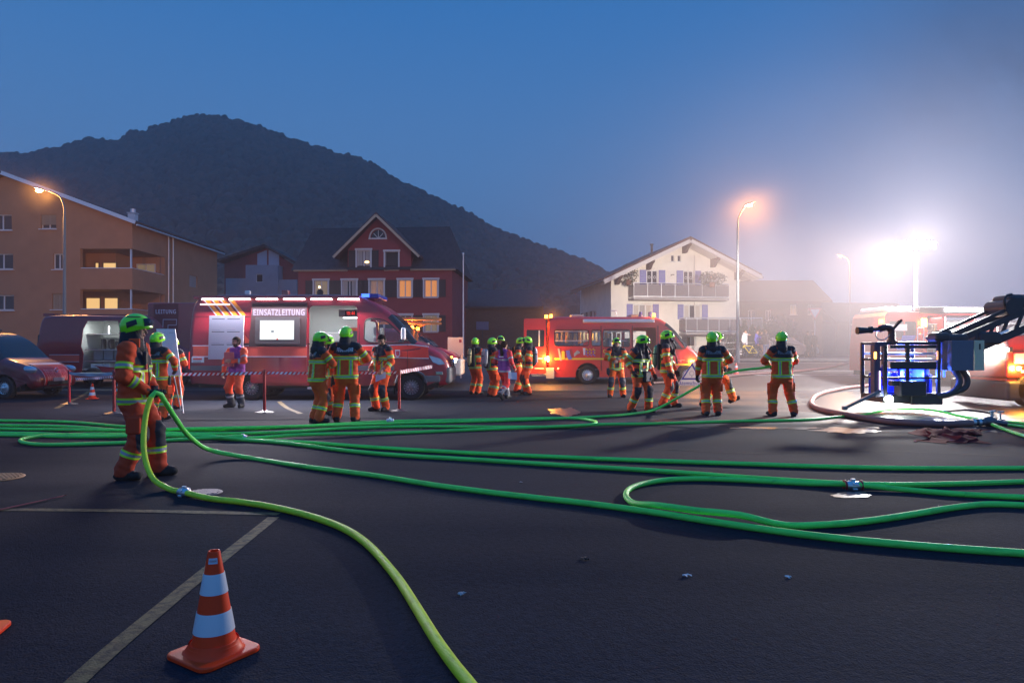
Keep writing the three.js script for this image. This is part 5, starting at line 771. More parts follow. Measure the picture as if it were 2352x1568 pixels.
  area(t, [1, 0.98, 1], 50, 3.4, 0.13, [X(2290), Y(713), 0.1], [X(2290), -0.4, 2.6]); area(t, [0.95, 1, 1], 16, 3.4, 0.6, [X(2260), Y(728), -0.4], [X(2260), 0, -0.4]);
  obj('folding_step', [bx(1.5, 0.05, 0.4, X(2270), Y(859), 0.25), bx(1.5, 0.05, 0.4, X(2270), Y(868), 0.45)], K.alu, t);
  // mast and floodlight heads
  const mx = X(2130), my = Y(566), mz = -0.7; obj('mast', [cyl(0.075, 0.075, 1.2, mx, Y(712) + 0.6, mz, 12), cyl(0.06, 0.06, my - Y(712) - 1.1, mx, (my + Y(712) + 1.1) / 2 - 0.1, mz, 12)], K.alu, t);
  obj('mast_crossbar', bar([mx - 0.7, my + 0.05, mz], [mx + 0.75, my + 0.05, mz], 0.035), K.alu, t);
  const bulb = glowing([1, 0.98, 1], 60);
  for (const [dx, turn] of [[-0.6, -0.75], [-0.2, -0.35], [0.22, 0.1], [0.62, 0.5]]) { const h = obj('floodlight_head', rbx(0.34, 0.26, 0.16, 0, 0, -0.1, 0.03).rotateY(turn).translate(mx + dx, my + 0.18, mz + 0.05), K.darkGrey, t); obj('floodlight_lens', rbx(0.3, 0.2, 0.03, 0, 0, 0.0, 0.01).rotateX(0.35).rotateY(turn).translate(mx + dx, my + 0.18, mz + 0.05), bulb, h); }
  const fl = new THREE.PointLight(C(1, 0.97, 0.98), FLOOD); fl.position.set(mx, my + 0.18, mz + 0.3); fl.shadow.radius = 12; t.add(fl);
  for (const [dx, cd, ang, to] of [[-0.6, 3300, 0.30, P(1555, 690, 56)], [-0.2, 900, 0.6, onG(1640, 19)]]) { const sp = new THREE.SpotLight(C(1, 0.91, 0.82), cd, 0, ang, 0.9); sp.position.set(mx + dx - 0.2, my + 0.16, mz + 0.25); t.add(sp, sp.target); t.updateMatrixWorld(true); sp.target.position.copy(t.worldToLocal(V(...to))); sp.shadow.radius = 8; }
}
{ // ---- second red truck at the right edge, carrier of the aerial boom
  const D = 17.2, k = D / 1568, X = (u) => (u - 2310) * k, Y = (v) => 1.45 + (804 - v) * k;
  const t = thing('aerial_truck', 'red aerial truck with glowing amber lamps at the right edge', 'fire engine', [(2310 - 1176) * k, 0, -D], 0);
  obj('body', [rbx(3.2, Y(768) - 0.75, 2.2, 1.62, (Y(768) + 0.75) / 2, -1.1, 0.05), rbx(3.0, 0.14, 2.0, 1.6, 0.68, -1.1, 0.04)], K.red, t);
  obj('bumper', [rbx(0.5, 0.5, 2.3, 0.28, 0.42, -1.1, 0.08), cyl(0.45, 0.45, 0.3, 0, 0, 0, 24).rotateX(PI / 2).translate(0.75, 0.45, -0.1)], K.darkGrey, t);
  obj('tail_lamp', rbx(0.28, 0.26, 0.06, 0.34, Y(823), 0.02, 0.03), glowing([1, 0.08, 0.01], 3), t); obj('indicator_lamp', rbx(0.12, 0.10, 0.06, 0.32, Y(846), 0.03, 0.03), glowing([1, 0.55, 0.08], 40), t); obj('reflector_strip_light', bx(0.6, 0.06, 0.03, 0.7, Y(853), 0.03), glowing([1, 0.35, 0.02], 2.5), t); obj('indicator_lamp', rbx(0.1, 0.07, 0.05, 0.52, Y(812), 0.02, 0.02), glowing([1, 0.42, 0.05], 3), t);
  { const p = new THREE.PointLight(C(1, 0.42, 0.05), 9); p.position.set(0.3, Y(846), 0.16); p.shadow.radius = 4; t.add(p); }
  obj('side_mirror', rbx(0.1, 0.32, 0.12, -0.04, Y(812), 0.05, 0.03), K.darkGrey, t); const wk = obj('work_light', sph(0.05, -0.03, Y(803), 0.1), glowing([1, 0.94, 0.9], 20), t); obj('work_light_housing', rbx(0.14, 0.14, 0.12, 0.05, Y(803), 0.05, 0.02), K.darkGrey, wk);
  { const p = new THREE.SpotLight(C(1, 0.93, 0.9), 330, 0, 1.0, 0.9); p.position.set(-0.1, Y(803), 0.12); p.target.position.set(-7, 0.7, 0.4); p.shadow.radius = 6; t.add(p, p.target); }
}
{ // ---- aerial cage with water monitor, hung on the boom
  const D = 15.4, k = D / 1568, cu = 2095, X = (u) => (u - cu) * k, Y = (v) => 1.45 + (804 - v) * k, dp = 1.0;
  const t = thing('aerial_cage', 'dark aerial rescue cage with a water monitor, blue lit inside', 'aerial platform', [(cu - 1176) * k, 0, -D], 0);
  const dk = M([0.03, 0.03, 0.034], 0.45), xl = X(2034), xr = X(2156), z0 = 0, z1 = -dp;
  obj('floor', [rbx(xr - xl + 0.1, 0.18, dp, (xl + xr) / 2, Y(916), -dp / 2, 0.03), rbx(X(2164) - X(2092), 0.26, dp * 0.7, (X(2164) + X(2092)) / 2, Y(916), -dp / 2 + 0.2, 0.02)], dk, t);
  const ps = []; for (const x of [xl, lerp(xl, xr, 0.42), xr]) for (const z of [z0, z1]) ps.push([x, z]);
  for (const [x, z] of ps) obj('post', rbx(0.08, Y(785) - Y(910), 0.08, x, (Y(785) + Y(910)) / 2, z, 0.02), dk, t);
  for (const z of [z0, z1]) for (const v of [788, 812, 826, 868]) obj('rail', bar([xl, Y(v), z], [xr, Y(v), z], v === 788 ? 0.035 : 0.024), v === 826 || v === 812 ? K.steel : dk, t);
  for (const x of [xl, xr]) for (const v of [788, 826, 868]) obj('rail', bar([x, Y(v), z0], [x, Y(v), z1], 0.026), dk, t);
  for (const [a, b, c, d] of [[2044, 2150, 800, 793], [2044, 2150, 848, 831]]) obj('guard_panel', rbx(X(b) - X(a), Y(d) - Y(c), 0.04, (X(a) + X(b)) / 2, (Y(c) + Y(d)) / 2, 0.03, 0.01), dk, t);
  obj('control_box', [rbx(0.58, 0.34, 0.3, X(2090), Y(892), 0.02, 0.03), rbx(0.2, 0.12, 0.2, X(2055), Y(880), 0.0, 0.02)], dk, t);
  const bl = M([0.03, 0.05, 0.4], 0.3); obj('inner_panel', [rbx(1.1, 0.55, 0.03, X(2098), Y(886), -0.86, 0.01), rbx(0.03, 0.5, 0.7, X(2150), Y(886), -0.5, 0.01)], M([0.04, 0.08, 0.62], 0.3), t); obj('inner_seat', [rbx(0.5, 0.1, 0.4, X(2100), Y(908), -0.5, 0.03), rbx(0.12, 0.7, 0.5, X(2146), Y(880), -0.5, 0.03), rbx(0.1, 0.5, 0.1, X(2070), Y(865), -0.7, 0.02), rbx(0.1, 0.5, 0.1, X(2110), Y(865), -0.7, 0.02), rbx(0.9, 0.08, 0.08, X(2095), Y(850), -0.75, 0.02)], bl, t);
  { const p = new THREE.PointLight(C(0.06, 0.14, 1), 16); p.position.set(X(2120), Y(862), -0.5); p.shadow.radius = 3; t.add(p); obj('blue_light', rbx(0.1, 0.05, 0.06, X(2120), Y(862), -0.5, 0.02), lampBlue, t); const q = new THREE.PointLight(C(0.06, 0.14, 1), 1.2); q.position.set(X(2168), Y(858), 0.02); t.add(q); obj('blue_light', rbx(0.04, 0.16, 0.04, X(2168), Y(858), 0.02, 0.01), lampBlue, t); }
  // left corner column with lamps
  obj('corner_column', [rbx(0.14, Y(790) - Y(912), 0.2, X(2014), (Y(790) + Y(912)) / 2, -0.05, 0.03), rbx(0.26, 0.1, 0.2, X(2022), Y(790), -0.05, 0.03)], M([0.06, 0.05, 0.1], 0.5), t);
  obj('amber_light', rbx(0.05, 0.16, 0.05, X(2008), Y(816), 0.06, 0.02), glowing([1, 0.4, 0.04], 8), t); obj('strip_light', rbx(0.03, 0.5, 0.03, X(2018), Y(877), 0.07, 0.01), glowing([0.85, 0.6, 1], 2.2), t);
  obj('amber_light', [rbx(0.03, 0.2, 0.03, X(2150), Y(816), 0.06, 0.01)], glowing([1, 0.4, 0.04], 1.5), t);
  const wl = obj('work_light', cyl(0.09, 0.06, 0.1, 0, 0, 0, 14).rotateX(PI / 2).translate(X(2034), Y(916), 0.12), glowing([0.9, 1, 0.9], 25), t); obj('lamp_housing', rbx(0.3, 0.16, 0.18, X(2024), Y(902), -0.08, 0.03), M([0.1, 0.12, 0.35], 0.4), wl);
  { const p = new THREE.SpotLight(C(0.92, 1, 0.93), 12, 0, 1.2, 0.8); p.position.set(X(2034), Y(917), 0.22); p.target.position.set(X(2060), -1, 1.2); t.add(p, p.target); p.shadow.radius = 3; }
  // side cabinet: grey front, cream flank with a slot
  obj('side_cabinet', rbx(X(2214) - X(2164), Y(782) - Y(850), 0.5, (X(2164) + X(2214)) / 2, (Y(782) + Y(850)) / 2, 0.1, 0.012), M([0.12, 0.14, 0.19], 0.55), t);
  const flank = obj('cabinet_flank', rbx(0.3, Y(782) - Y(850), 0.03, 0.15, (Y(782) + Y(850)) / 2, 0, 0.008), M([0.78, 0.66, 0.42], 0.7), t); flank.position.set(X(2214) + 0.01, 0, 0.345); flank.rotation.y = 0.35; obj('slot', rbx(0.045, 0.13, 0.01, 0.15, Y(796), 0.018, 0.004), K.black, flank);
  obj('swivel', [rbx(0.7, 0.2, 0.5, X(2190), Y(777), -0.2, 0.08), cyl(0.16, 0.2, 0.3, X(2180), Y(774), -0.2, 16), rbx(0.34, 0.22, 0.4, X(2164), Y(774), -0.1, 0.09)], dk, t);
  for (const [u, q] of [[2190, 0], [2208, 0.06]]) obj('hydraulic_hose', tube([[X(2185 + q * 300), Y(842), 0.05], [X(u + 8), Y(870), 0.1], [X(u + 2), Y(888), 0.12], [X(2175), Y(904), 0.1], [X(2152), Y(910), 0.0]], 0.07, 24, 10), dk, t);
  // monitor: nozzle, elbow, hand lever
  const mo = obj('monitor', [tube([[X(2052), Y(790), -0.05], [X(2052), Y(770), -0.05], [X(2050), Y(757), -0.05], [X(2040), Y(752), -0.05], [X(2024), Y(755), -0.05]], 0.075, 24, 12), bar([X(2026), Y(755), -0.05], [X(1998), Y(758), -0.05], 0.045, 12), cyl(0.1, 0.1, 0.12, X(2052), Y(786), -0.05, 14)], M([0.10, 0.03, 0.03], 0.4), t);
  obj('nozzle', [bar([X(2002), Y(758), -0.05], [X(1974), Y(759), -0.05], 0.06, 16, 0.08), bar([X(1976), Y(759), -0.05], [X(1972), Y(759), -0.05], 0.085, 16), bar([X(2006), Y(757), -0.05], [X(2000), Y(757), -0.05], 0.08, 16)], dk, mo);
  obj('lever', [beam([X(2052), Y(756), 0.0], [X(2072), Y(734), 0.0], 0.03, 0.05), beam([X(2056), Y(757), -0.1], [X(2072), Y(736), -0.1], 0.03, 0.04)], dk, mo); obj('chain', tube([[X(2015), Y(760), -0.02], [X(2014), Y(772), -0.02], [X(2022), Y(780), -0.02], [X(2036), Y(778), -0.02], [X(2046), Y(768), -0.02]], 0.012, 20, 5), K.steel, mo);
  obj('stabiliser_arm', [beam([X(2012), Y(898), 0.15], [X(1926), Y(934), 0.3], 0.06, 0.06), rbx(0.1, 0.09, 0.1, X(1926), Y(934), 0.3, 0.02), bar([X(2016), Y(896), 0.0], [X(2012), Y(898), 0.16], 0.04)], M([0.16, 0.2, 0.24], 0.4, { metalness: 0.5 }), t);
  // boom to the right
  const bm = thing('aerial_boom', 'dark lattice boom rising from the aerial cage to the right edge', 'boom', [(2200 - 1176) * k, 0, -D - 0.4], 0), Q = (u) => (u - 2200) * k;
  obj('upper_tube', [beam([Q(2185), Y(775), 0.1], [Q(2420), Y(672), 0.1], 0.07, 0.07), beam([Q(2185), Y(775), -0.5], [Q(2420), Y(672), -0.5], 0.07, 0.07)], dk, bm);
  obj('main_tube', [beam([Q(2195), Y(790), 0.12], [Q(2430), Y(690), 0.12], 0.12, 0.13), beam([Q(2195), Y(790), -0.52], [Q(2430), Y(690), -0.52], 0.12, 0.13)], dk, bm);
  obj('lower_tube', [beam([Q(2222), Y(818), 0.1], [Q(2440), Y(726), 0.1], 0.14, 0.17), beam([Q(2222), Y(830), -0.4], [Q(2440), Y(733), -0.4], 0.12, 0.14)], dk, bm);
  for (let i = 0; i < 5; i++) obj('brace', beam([Q(2250 + i * 34), Y(800 - i * 14.5), 0.16], [Q(2268 + i * 34), Y(757 - i * 14.5), 0.16], 0.05, 0.06), dk, bm);
  obj('chrome_rod', beam([Q(2262), Y(786), 0.22], [Q(2330), Y(757), 0.22], 0.05, 0.05), K.chrome, bm);
  obj('pulley_box', [rbx(0.5, 0.3, 0.7, Q(2290), Y(776), -0.1, 0.06)], dk, bm); obj('joint_housing', [rbx(0.4, 0.34, 0.7, Q(2362), Y(690), -0.2, 0.12, 4), cyl(0.2, 0.2, 0.74, 0, 0, 0, 20).rotateX(PI / 2).translate(Q(2348), Y(704), -0.2)], dk, bm); obj('cable_loop', tube([[Q(2326), Y(705), 0.2], [Q(2320), Y(690), 0.24], [Q(2326), Y(678), 0.22], [Q(2340), Y(674), 0.2]], 0.03, 16, 7), dk, bm);
}
// ---------------------------------------------------------------- people
// a body is one surface drawn round a field of tapered capsules; clothes colours follow the bones, trim lies on the same field
const cap = (a, b, ra, rb, zone, sz = 1) => ({ a, b, ra, rb, zone, sz });
function capDist(p0, p1, p2, c) {
  const ax = c.a[0], ay = c.a[1], az = c.a[2] * c.sz, bx_ = c.b[0] - ax, by = c.b[1] - ay, bz = c.b[2] * c.sz - az, px = p0 - ax, py = p1 - ay, pz = p2 * c.sz - az;
  const h = clamp((px * bx_ + py * by + pz * bz) / (bx_ * bx_ + by * by + bz * bz + 1e-9), 0, 1);
  return Math.hypot(px - bx_ * h, py - by * h, pz - bz * h) - (c.ra + (c.rb - c.ra) * h);
}
function makeField(bones, k, wrinkle = 0, ground = true) {
  return (x, y, z) => {
    let d = 9;
    for (const c of bones) { const e = capDist(x, y, z, c); const h = Math.max(k - Math.abs(d - e), 0) / k; d = Math.min(d, e) - h * h * k * 0.25; }
    if (wrinkle && d < 0.08) d += wrinkle * (1.1 * Math.sin(x * 19 + 3 * Math.sin(y * 13 + z * 7)) * Math.sin(y * 37 + 2.5 * Math.sin(z * 17 + x * 11)) + 0.7 * Math.sin(y * 61 + x * 29 + 2 * Math.sin(z * 27 + y * 9)) + 0.5 * Math.sin(y * 24 - x * 33 + z * 21));
    return ground ? Math.max(d, -y) : d;
  };
}
const nearest = (bones, x, y, z) => { let b = null, m = 9; for (const c of bones) { const e = capDist(x, y, z, c); if (e < m) { m = e; b = c; } } return b; };
function surfaceNet(f, lo, hi, cell) {
  const n = [0, 1, 2].map((i) => Math.ceil((hi[i] - lo[i]) / cell) + 1), [nx, ny, nz] = n, val = new Float32Array(nx * ny * nz), id = (i, j, k) => (k * ny + j) * nx + i;
  for (let k = 0; k < nz; k++) for (let j = 0; j < ny; j++) for (let i = 0; i < nx; i++) val[id(i, j, k)] = f(lo[0] + i * cell, lo[1] + j * cell, lo[2] + k * cell);
  const vert = new Int32Array(nx * ny * nz).fill(-1), pos = [], ix = [];
  const E = [[0, 1], [2, 3], [4, 5], [6, 7], [0, 2], [1, 3], [4, 6], [5, 7], [0, 4], [1, 5], [2, 6], [3, 7]];
  for (let k = 0; k < nz - 1; k++) for (let j = 0; j < ny - 1; j++) for (let i = 0; i < nx - 1; i++) {
    const v = []; let m = 0; for (let c = 0; c < 8; c++) { v[c] = val[id(i + (c & 1), j + ((c >> 1) & 1), k + (c >> 2))]; if (v[c] < 0) m++; }
    if (m === 0 || m === 8) continue;
    let x = 0, y = 0, z = 0, q = 0;
    for (const [a, b] of E) if ((v[a] < 0) !== (v[b] < 0)) { const t = v[a] / (v[a] - v[b]); x += lerp(a & 1, b & 1, t); y += lerp((a >> 1) & 1, (b >> 1) & 1, t); z += lerp(a >> 2, b >> 2, t); q++; }
    vert[id(i, j, k)] = pos.length / 3; pos.push(lo[0] + (i + x / q) * cell, lo[1] + (j + y / q) * cell, lo[2] + (k + z / q) * cell);
  }
  const quad = (a, b, c, d, s) => { if (a < 0 || b < 0 || c < 0 || d < 0) return; s ? ix.push(a, b, c, a, c, d) : ix.push(a, c, b, a, d, c); };
  for (let k = 1; k < nz - 1; k++) for (let j = 1; j < ny - 1; j++) for (let i = 1; i < nx - 1; i++) {
    const s = val[id(i, j, k)] < 0;
    if (s !== val[id(i + 1, j, k)] < 0) quad(vert[id(i, j - 1, k - 1)], vert[id(i, j, k - 1)], vert[id(i, j, k)], vert[id(i, j - 1, k)], s);
    if (s !== val[id(i, j + 1, k)] < 0) quad(vert[id(i - 1, j, k - 1)], vert[id(i - 1, j, k)], vert[id(i, j, k)], vert[id(i, j, k - 1)], s);
    if (s !== val[id(i, j, k + 1)] < 0) quad(vert[id(i - 1, j - 1, k)], vert[id(i, j - 1, k)], vert[id(i, j, k)], vert[id(i - 1, j, k)], s);
  }
  const g = new THREE.BufferGeometry(); g.setAttribute('position', new THREE.Float32BufferAttribute(pos, 3)); g.setIndex(ix); g.computeVertexNormals();
  return g;
}
const bounds = (bones, m) => { const lo = [9, 9, 9], hi = [-9, -9, -9]; for (const c of bones) for (const p of [c.a, c.b]) for (let i = 0; i < 3; i++) { const r = Math.max(c.ra, c.rb) + m; lo[i] = Math.min(lo[i], p[i] - r); hi[i] = Math.max(hi[i], p[i] + r); } return [lo, hi]; };
function paintBy(g, f) { const p = g.attributes.position, c = new Float32Array(p.count * 3); for (let i = 0; i < p.count; i++) c.set(f(p.getX(i), p.getY(i), p.getZ(i)), i * 3); g.setAttribute('color', new THREE.BufferAttribute(c, 3)); return g; }
const add = (a, b, k = 1) => [a[0] + b[0] * k, a[1] + b[1] * k, a[2] + b[2] * k], mix = (a, b, t) => [lerp(a[0], b[0], t), lerp(a[1], b[1], t), lerp(a[2], b[2], t)];
function ik(a, b, l1, l2, pole) {
  const va = V(...a), d = V(...b).sub(va); let L = d.length(); if (L > (l1 + l2) * 0.995) { d.multiplyScalar((l1 + l2) * 0.995 / L); L = (l1 + l2) * 0.995; }
  const x = d.clone().normalize(), y = V(...pole).addScaledVector(x, -V(...pole).dot(x)).normalize(), c = (l1 * l1 + L * L - l2 * l2) / (2 * L), h = Math.sqrt(Math.max(0, l1 * l1 - c * c));
  return [A(va.clone().addScaledVector(x, c).addScaledVector(y, h)), A(va.clone().add(d))];
}
// a hand: palm, four unequal bent fingers, a thumb from the side of the palm; wrist at the origin, fingers along -y, palm towards +z, thumb towards +x
function handGeo(curl, cell) {
  const b = [cap([-0.024, -0.03, 0], [-0.026, -0.085, 0], 0.022, 0.018, 0), cap([0, -0.02, 0], [0, -0.09, 0], 0.024, 0.019, 0), cap([0.024, -0.03, 0], [0.027, -0.085, 0], 0.022, 0.018, 0), cap([0, 0.03, 0], [0, -0.03, 0], 0.031, 0.028, 0)];
  [[0.030, 0.078], [0.010, 0.086], [-0.011, 0.079], [-0.030, 0.062]].forEach(([x, L], i) => {
    let p = [x, -0.092, 0], a = 0.25 + curl * 0.5; for (let s = 0; s < 3; s++) { const l = L * [0.45, 0.31, 0.24][s], q = [p[0] + (x > 0 ? 0.02 : -0.02) * l, p[1] - l * Math.cos(a), p[2] + l * Math.sin(a)]; b.push(cap(p, q, 0.0105 - s * 0.0008, 0.0098 - s * 0.001, 0)); p = q; a += curl * 0.95; }
  });
  b.push(cap([0.03, -0.03, 0.008], [0.052, -0.058, 0.02 + 0.012 * curl], 0.015, 0.012, 0), cap([0.052, -0.058, 0.02 + 0.012 * curl], [0.05 - 0.02 * curl, -0.088, 0.034 + 0.02 * curl], 0.0118, 0.0095, 0));
  const [lo, hi] = bounds(b, cell * 2); return surfaceNet(makeField(b, 0.008, 0, false), lo, hi, cell);
}
const hands = {}; const handOf = (curl, cell) => (hands[curl + '_' + cell] ??= handGeo(curl, cell));
const CLOTH = M([1, 1, 1], 0.82, { vertexColors: true }), BAND = M([1, 1, 1], 0.42, { vertexColors: true });
const helmetMat = M([0.30, 0.95, 0.01], 0.3, { clearcoat: 0.6, clearcoatRoughness: 0.15 }), visorMat = M([0.01, 0.01, 0.012], 0.12), ventMat = M([0.012, 0.012, 0.014], 0.5), markMat = M([0.25, 0.02, 0.02], 0.5);
const KIT = {
  fire: { jacket: [0.86, 0.085, 0.012], yoke: [0.016, 0.015, 0.024], legs: [0.90, 0.095, 0.010], knee: [0.03, 0.03, 0.038], boot: [0.012, 0.012, 0.013], hand: [0.014, 0.014, 0.016], hood: [0.016, 0.015, 0.022] },
};
const BANDC = { y: [0.55, 0.85, 0.015], s: [0.34, 0.35, 0.37] };
const backText = canvasTex(512, 128, (x, w, h) => { x.fillStyle = '#1b1a22'; x.fillRect(0, 0, w, h); x.fillStyle = '#d6d6de'; fit(x, 'FEUERWEHR', w / 2, h / 2, w * 0.94, h * 0.8); });
const backTextDark = canvasTex(512, 128, (x, w, h) => { x.fillStyle = '#18171c'; x.fillRect(0, 0, w, h); x.fillStyle = '#8d8d96'; fit(x, 'FEUERWEHR', w / 2, h / 2, w * 0.94, h * 0.8); });
function helmet(parent, Hm, hue) {
  const O = [0, 0.035, -0.008], rad = [0.126, 0.150, 0.156], rim = (f) => 0.045 * Math.pow(Math.max(0, Math.cos(f)), 1.5) - 0.075 + 0.035 * Math.cos(f) - 0.012 * Math.cos(2 * f) + 0.02;
  const pt = (f, t, off = 0) => { // f: azimuth from the front, t: 0 rim .. 1 crown
    const y0 = rim(f), s0 = clamp((y0 - 0.0) / rad[1], -0.95, 0.95), a = lerp(Math.asin(s0), PI / 2, t), c = Math.cos(a), y = Math.sin(a), k = 1 + off / 0.14, x = Math.sin(f) * c, z = Math.cos(f) * c;
    const crest = 1 + 0.05 * Math.exp(-Math.pow(x / 0.14, 2)) * (y > 0 ? 1 : 0.3) + (z < 0 ? 0.06 * z * -1 * (1 - t) : 0.05 * z * (1 - t));
    return [O[0] + x * rad[0] * k * crest * (y < 0 ? 0.97 + 0.06 * y : 1), O[1] + y * rad[1] * k * (0.96 + 0.04 * crest), O[2] + z * rad[2] * k * crest];
  };
  const shell = (f0, f1, t0, t1, off, n = 10, m = 6) => gridGeo(n, m, (a, b) => pt(lerp(f0, f1, a), lerp(t0, t1, b), off)).applyMatrix4(Hm);
  const h = obj('helmet', [shell(0, 2 * PI, 0, 1, 0, 40, 16), shell(0, 2 * PI, 0, 0.06, -0.012, 40, 1), shell(0, 2 * PI, -0.035, 0.0, 0.004, 40, 1)], hue ?? helmetMat, parent);
  obj('visor', [shell(-0.85, 0.85, 0.06, 0.44, 0.008, 18, 6)], visorMat, h);
  for (const s of [-1, 1]) {
    obj('vent', gridGeo(6, 4, (a, b) => pt(s * (lerp(1.28, 1.92, a) + 0.1 * b), lerp(0.12, 0.34, b) + 0.10 * (1 - a), 0.005)).applyMatrix4(Hm), ventMat, h);
    obj('reflective_mark', gridGeo(5, 2, (a, b) => pt(s * lerp(1.0, 2.3, a), lerp(0.52, 0.57, b) + 0.06 * a, 0.004)).applyMatrix4(Hm), markMat, h);
  }
  obj('clip', shell(PI - 0.16, PI + 0.16, 0.02, 0.12, 0.018, 4, 2), ventMat, h);
  return h;
}
/* o: u, D, yaw (degrees, 0 faces the camera, 90 faces right), label, hands [L, R] as [x, y, z, curl], poles, feet [L, R] as [x, z, yaw, lift], head [yaw, pitch], lean, kit, helmet, scba, ... */
function person(o) {
  const s = o.s ?? 1, cell = o.cell ?? 0.018, kit = { ...KIT.fire, ...(o.kit ?? {}) }, turnout = o.turnout !== false, bulk = o.bulk ?? (turnout ? 1 : 0.84);
  const t = thing('person', o.label, 'person', o.at ?? onG(o.u, o.D, o.up ?? 0), R(o.yaw ?? 0), o.group); t.scale.setScalar(s);
  const lean = o.lean ?? [0, 0], hip = [0, 0.95, 0], ch = [lean[0] * 0.5, 1.28, lean[1] * 0.5], nk = [lean[0], 1.49, lean[1]], hc = [lean[0] * 1.2 + (o.headOff?.[0] ?? 0), 1.645 - Math.abs(lean[1]) * 0.1 + (o.headOff?.[1] ?? 0), lean[1] * 1.35 + 0.015 + (o.headOff?.[2] ?? 0)];
  const bones = [], torso = [], b = (c, into) => { bones.push(c); if (into) into.push(c); return c; };
  const tw = bulk;
  for (const q of [-1, 1]) {
    b(cap([q * 0.075, 0.90, 0], [ch[0] + q * 0.085, ch[1], ch[2]], 0.150 * tw, 0.148 * tw, 'torso', 1.18), torso);
    b(cap([ch[0] + q * 0.085, ch[1], ch[2]], [nk[0] + q * 0.10, nk[1] - 0.07, nk[2] - 0.01], 0.148 * tw, 0.10 * tw, 'torso', 1.15), torso);
  }
  b(cap([-0.05, 0.86, 0], [0.05, 0.86, 0], 0.165 * tw, 0.165 * tw, 'torso', 1.12), torso);
  b(cap([nk[0] - 0.14, nk[1] - 0.05, nk[2] - 0.01], [nk[0] + 0.14, nk[1] - 0.05, nk[2] - 0.01], 0.082 * tw, 0.082 * tw, 'torso', 1.1), torso);
  const arms = [], legs = [];
  [0, 1].forEach((i) => {
    const q = i ? -1 : 1, sh = [nk[0] + q * 0.205, nk[1] - 0.06, nk[2] - 0.01], hd = (o.hands && o.hands[i]) || [q * 0.30, 0.86, 0.07, 0.55], pole = (o.poles && o.poles[i]) || [q * 0.5, -0.2, -1];
    const [el, wr] = ik(sh, hd, 0.30, 0.275, pole);
    b(cap(sh, el, 0.09 * tw, 0.072 * tw, 'arm')); b(cap(el, wr, 0.072 * tw, 0.054 * tw, 'fore'));
    arms.push({ sh, el, wr, q, curl: hd[3] ?? 0.55, palm: hd[4] });
    const ft = (o.feet && o.feet[i]) || [q * 0.13, 0, q * 12, 0], an = [ft[0], 0.10 + (ft[3] ?? 0), ft[1]], hp = [q * 0.095, 0.90, 0], a = R(ft[2] ?? 0), fw = [Math.sin(a), 0, Math.cos(a)];
    const [kn, an2] = ik(hp, an, 0.42, 0.42, [fw[0] * 0.6, 0, 1 + fw[2] * 0.3]), lb = [];
    b(cap(hp, kn, 0.120 * tw, 0.098 * tw, 'thigh'), lb); b(cap(kn, [an2[0], an2[1] + 0.02, an2[2]], 0.098 * tw, 0.092 * tw, 'shin'), lb);
    const pitch = ft[4] ?? 0, toe = [an2[0] + fw[0] * 0.155 * Math.cos(pitch), Math.max(0.05, an2[1] - 0.055 - 0.155 * Math.sin(pitch)), an2[2] + fw[2] * 0.155 * Math.cos(pitch)], heel = [an2[0] - fw[0] * 0.05, Math.max(0.05, an2[1] - 0.05), an2[2] - fw[2] * 0.05];
    b(cap(heel, toe, 0.056, 0.05, 'boot')); b(cap([an2[0], an2[1] + 0.06, an2[2]], heel, 0.06, 0.056, 'boot'));
    legs.push({ hp, kn, an: an2, lb, fw });
  });
  const f = makeField(bones, 0.035, o.wrinkle ?? 0.0045), [lo, hi] = bounds(bones, cell * 2); lo[1] = -cell * 1.5;
  const yokeY = o.yoke ?? 1.30, skin = o.skin ?? [0.42, 0.24, 0.17];
  const colour = (x, y, z) => {
    const c = nearest(bones, x, y, z), yy = y - Math.abs(lean[1]) * 0;
    if (c.zone === 'boot') return kit.boot;
    if (c.zone === 'torso') { if (y < 0.80) return kit.legs; if (turnout) return yy > yokeY - 0.03 * Math.cos(x * 9) ? kit.yoke : (kit.inset && Math.abs(x) < 0.05 && z > 0 ? kit.knee : kit.jacket); return yy > 0.84 ? (kit.vest && Math.abs(x) < 0.24 ? kit.vest : kit.jacket) : kit.legs; }
    if (c.zone === 'arm') { const A1 = arms.find((a) => a.sh === c.a), u = A1 ? dist([x, y, z], A1.sh) : 1; return turnout ? (u < (o.sleeveDark ?? 0.10) ? kit.yoke : kit.jacket) : (kit.sleeve ?? kit.jacket); }
    if (c.zone === 'fore') { const w = c.b, u = dist([x, y, z], w); return u < 0.05 && turnout ? kit.hand : (kit.sleeve ?? kit.jacket); }
    const L = legs.find((l) => l.lb.includes(c));
    if (L && turnout) { const kd = (y - L.kn[1]) / 0.16, front = (x - L.kn[0]) * L.fw[0] + (z - L.kn[2]) * L.fw[2]; if (Math.abs(kd + 0.25) < 1 && front > 0.025) return kit.knee; }
    if (kit.shin && y < 0.36) return kit.shin;
    return kit.legs;
  };
  const geos = [paintBy(surfaceNet(f, lo, hi, cell), colour)];
  // head and neck on a finer grid
  const Hm = new THREE.Matrix4().compose(V(...hc), new THREE.Quaternion().setFromEuler(new THREE.Euler(R(o.head?.[1] ?? 0), R(o.head?.[0] ?? 0), R(o.head?.[2] ?? 0), 'YXZ')), V(1, 1, 1));
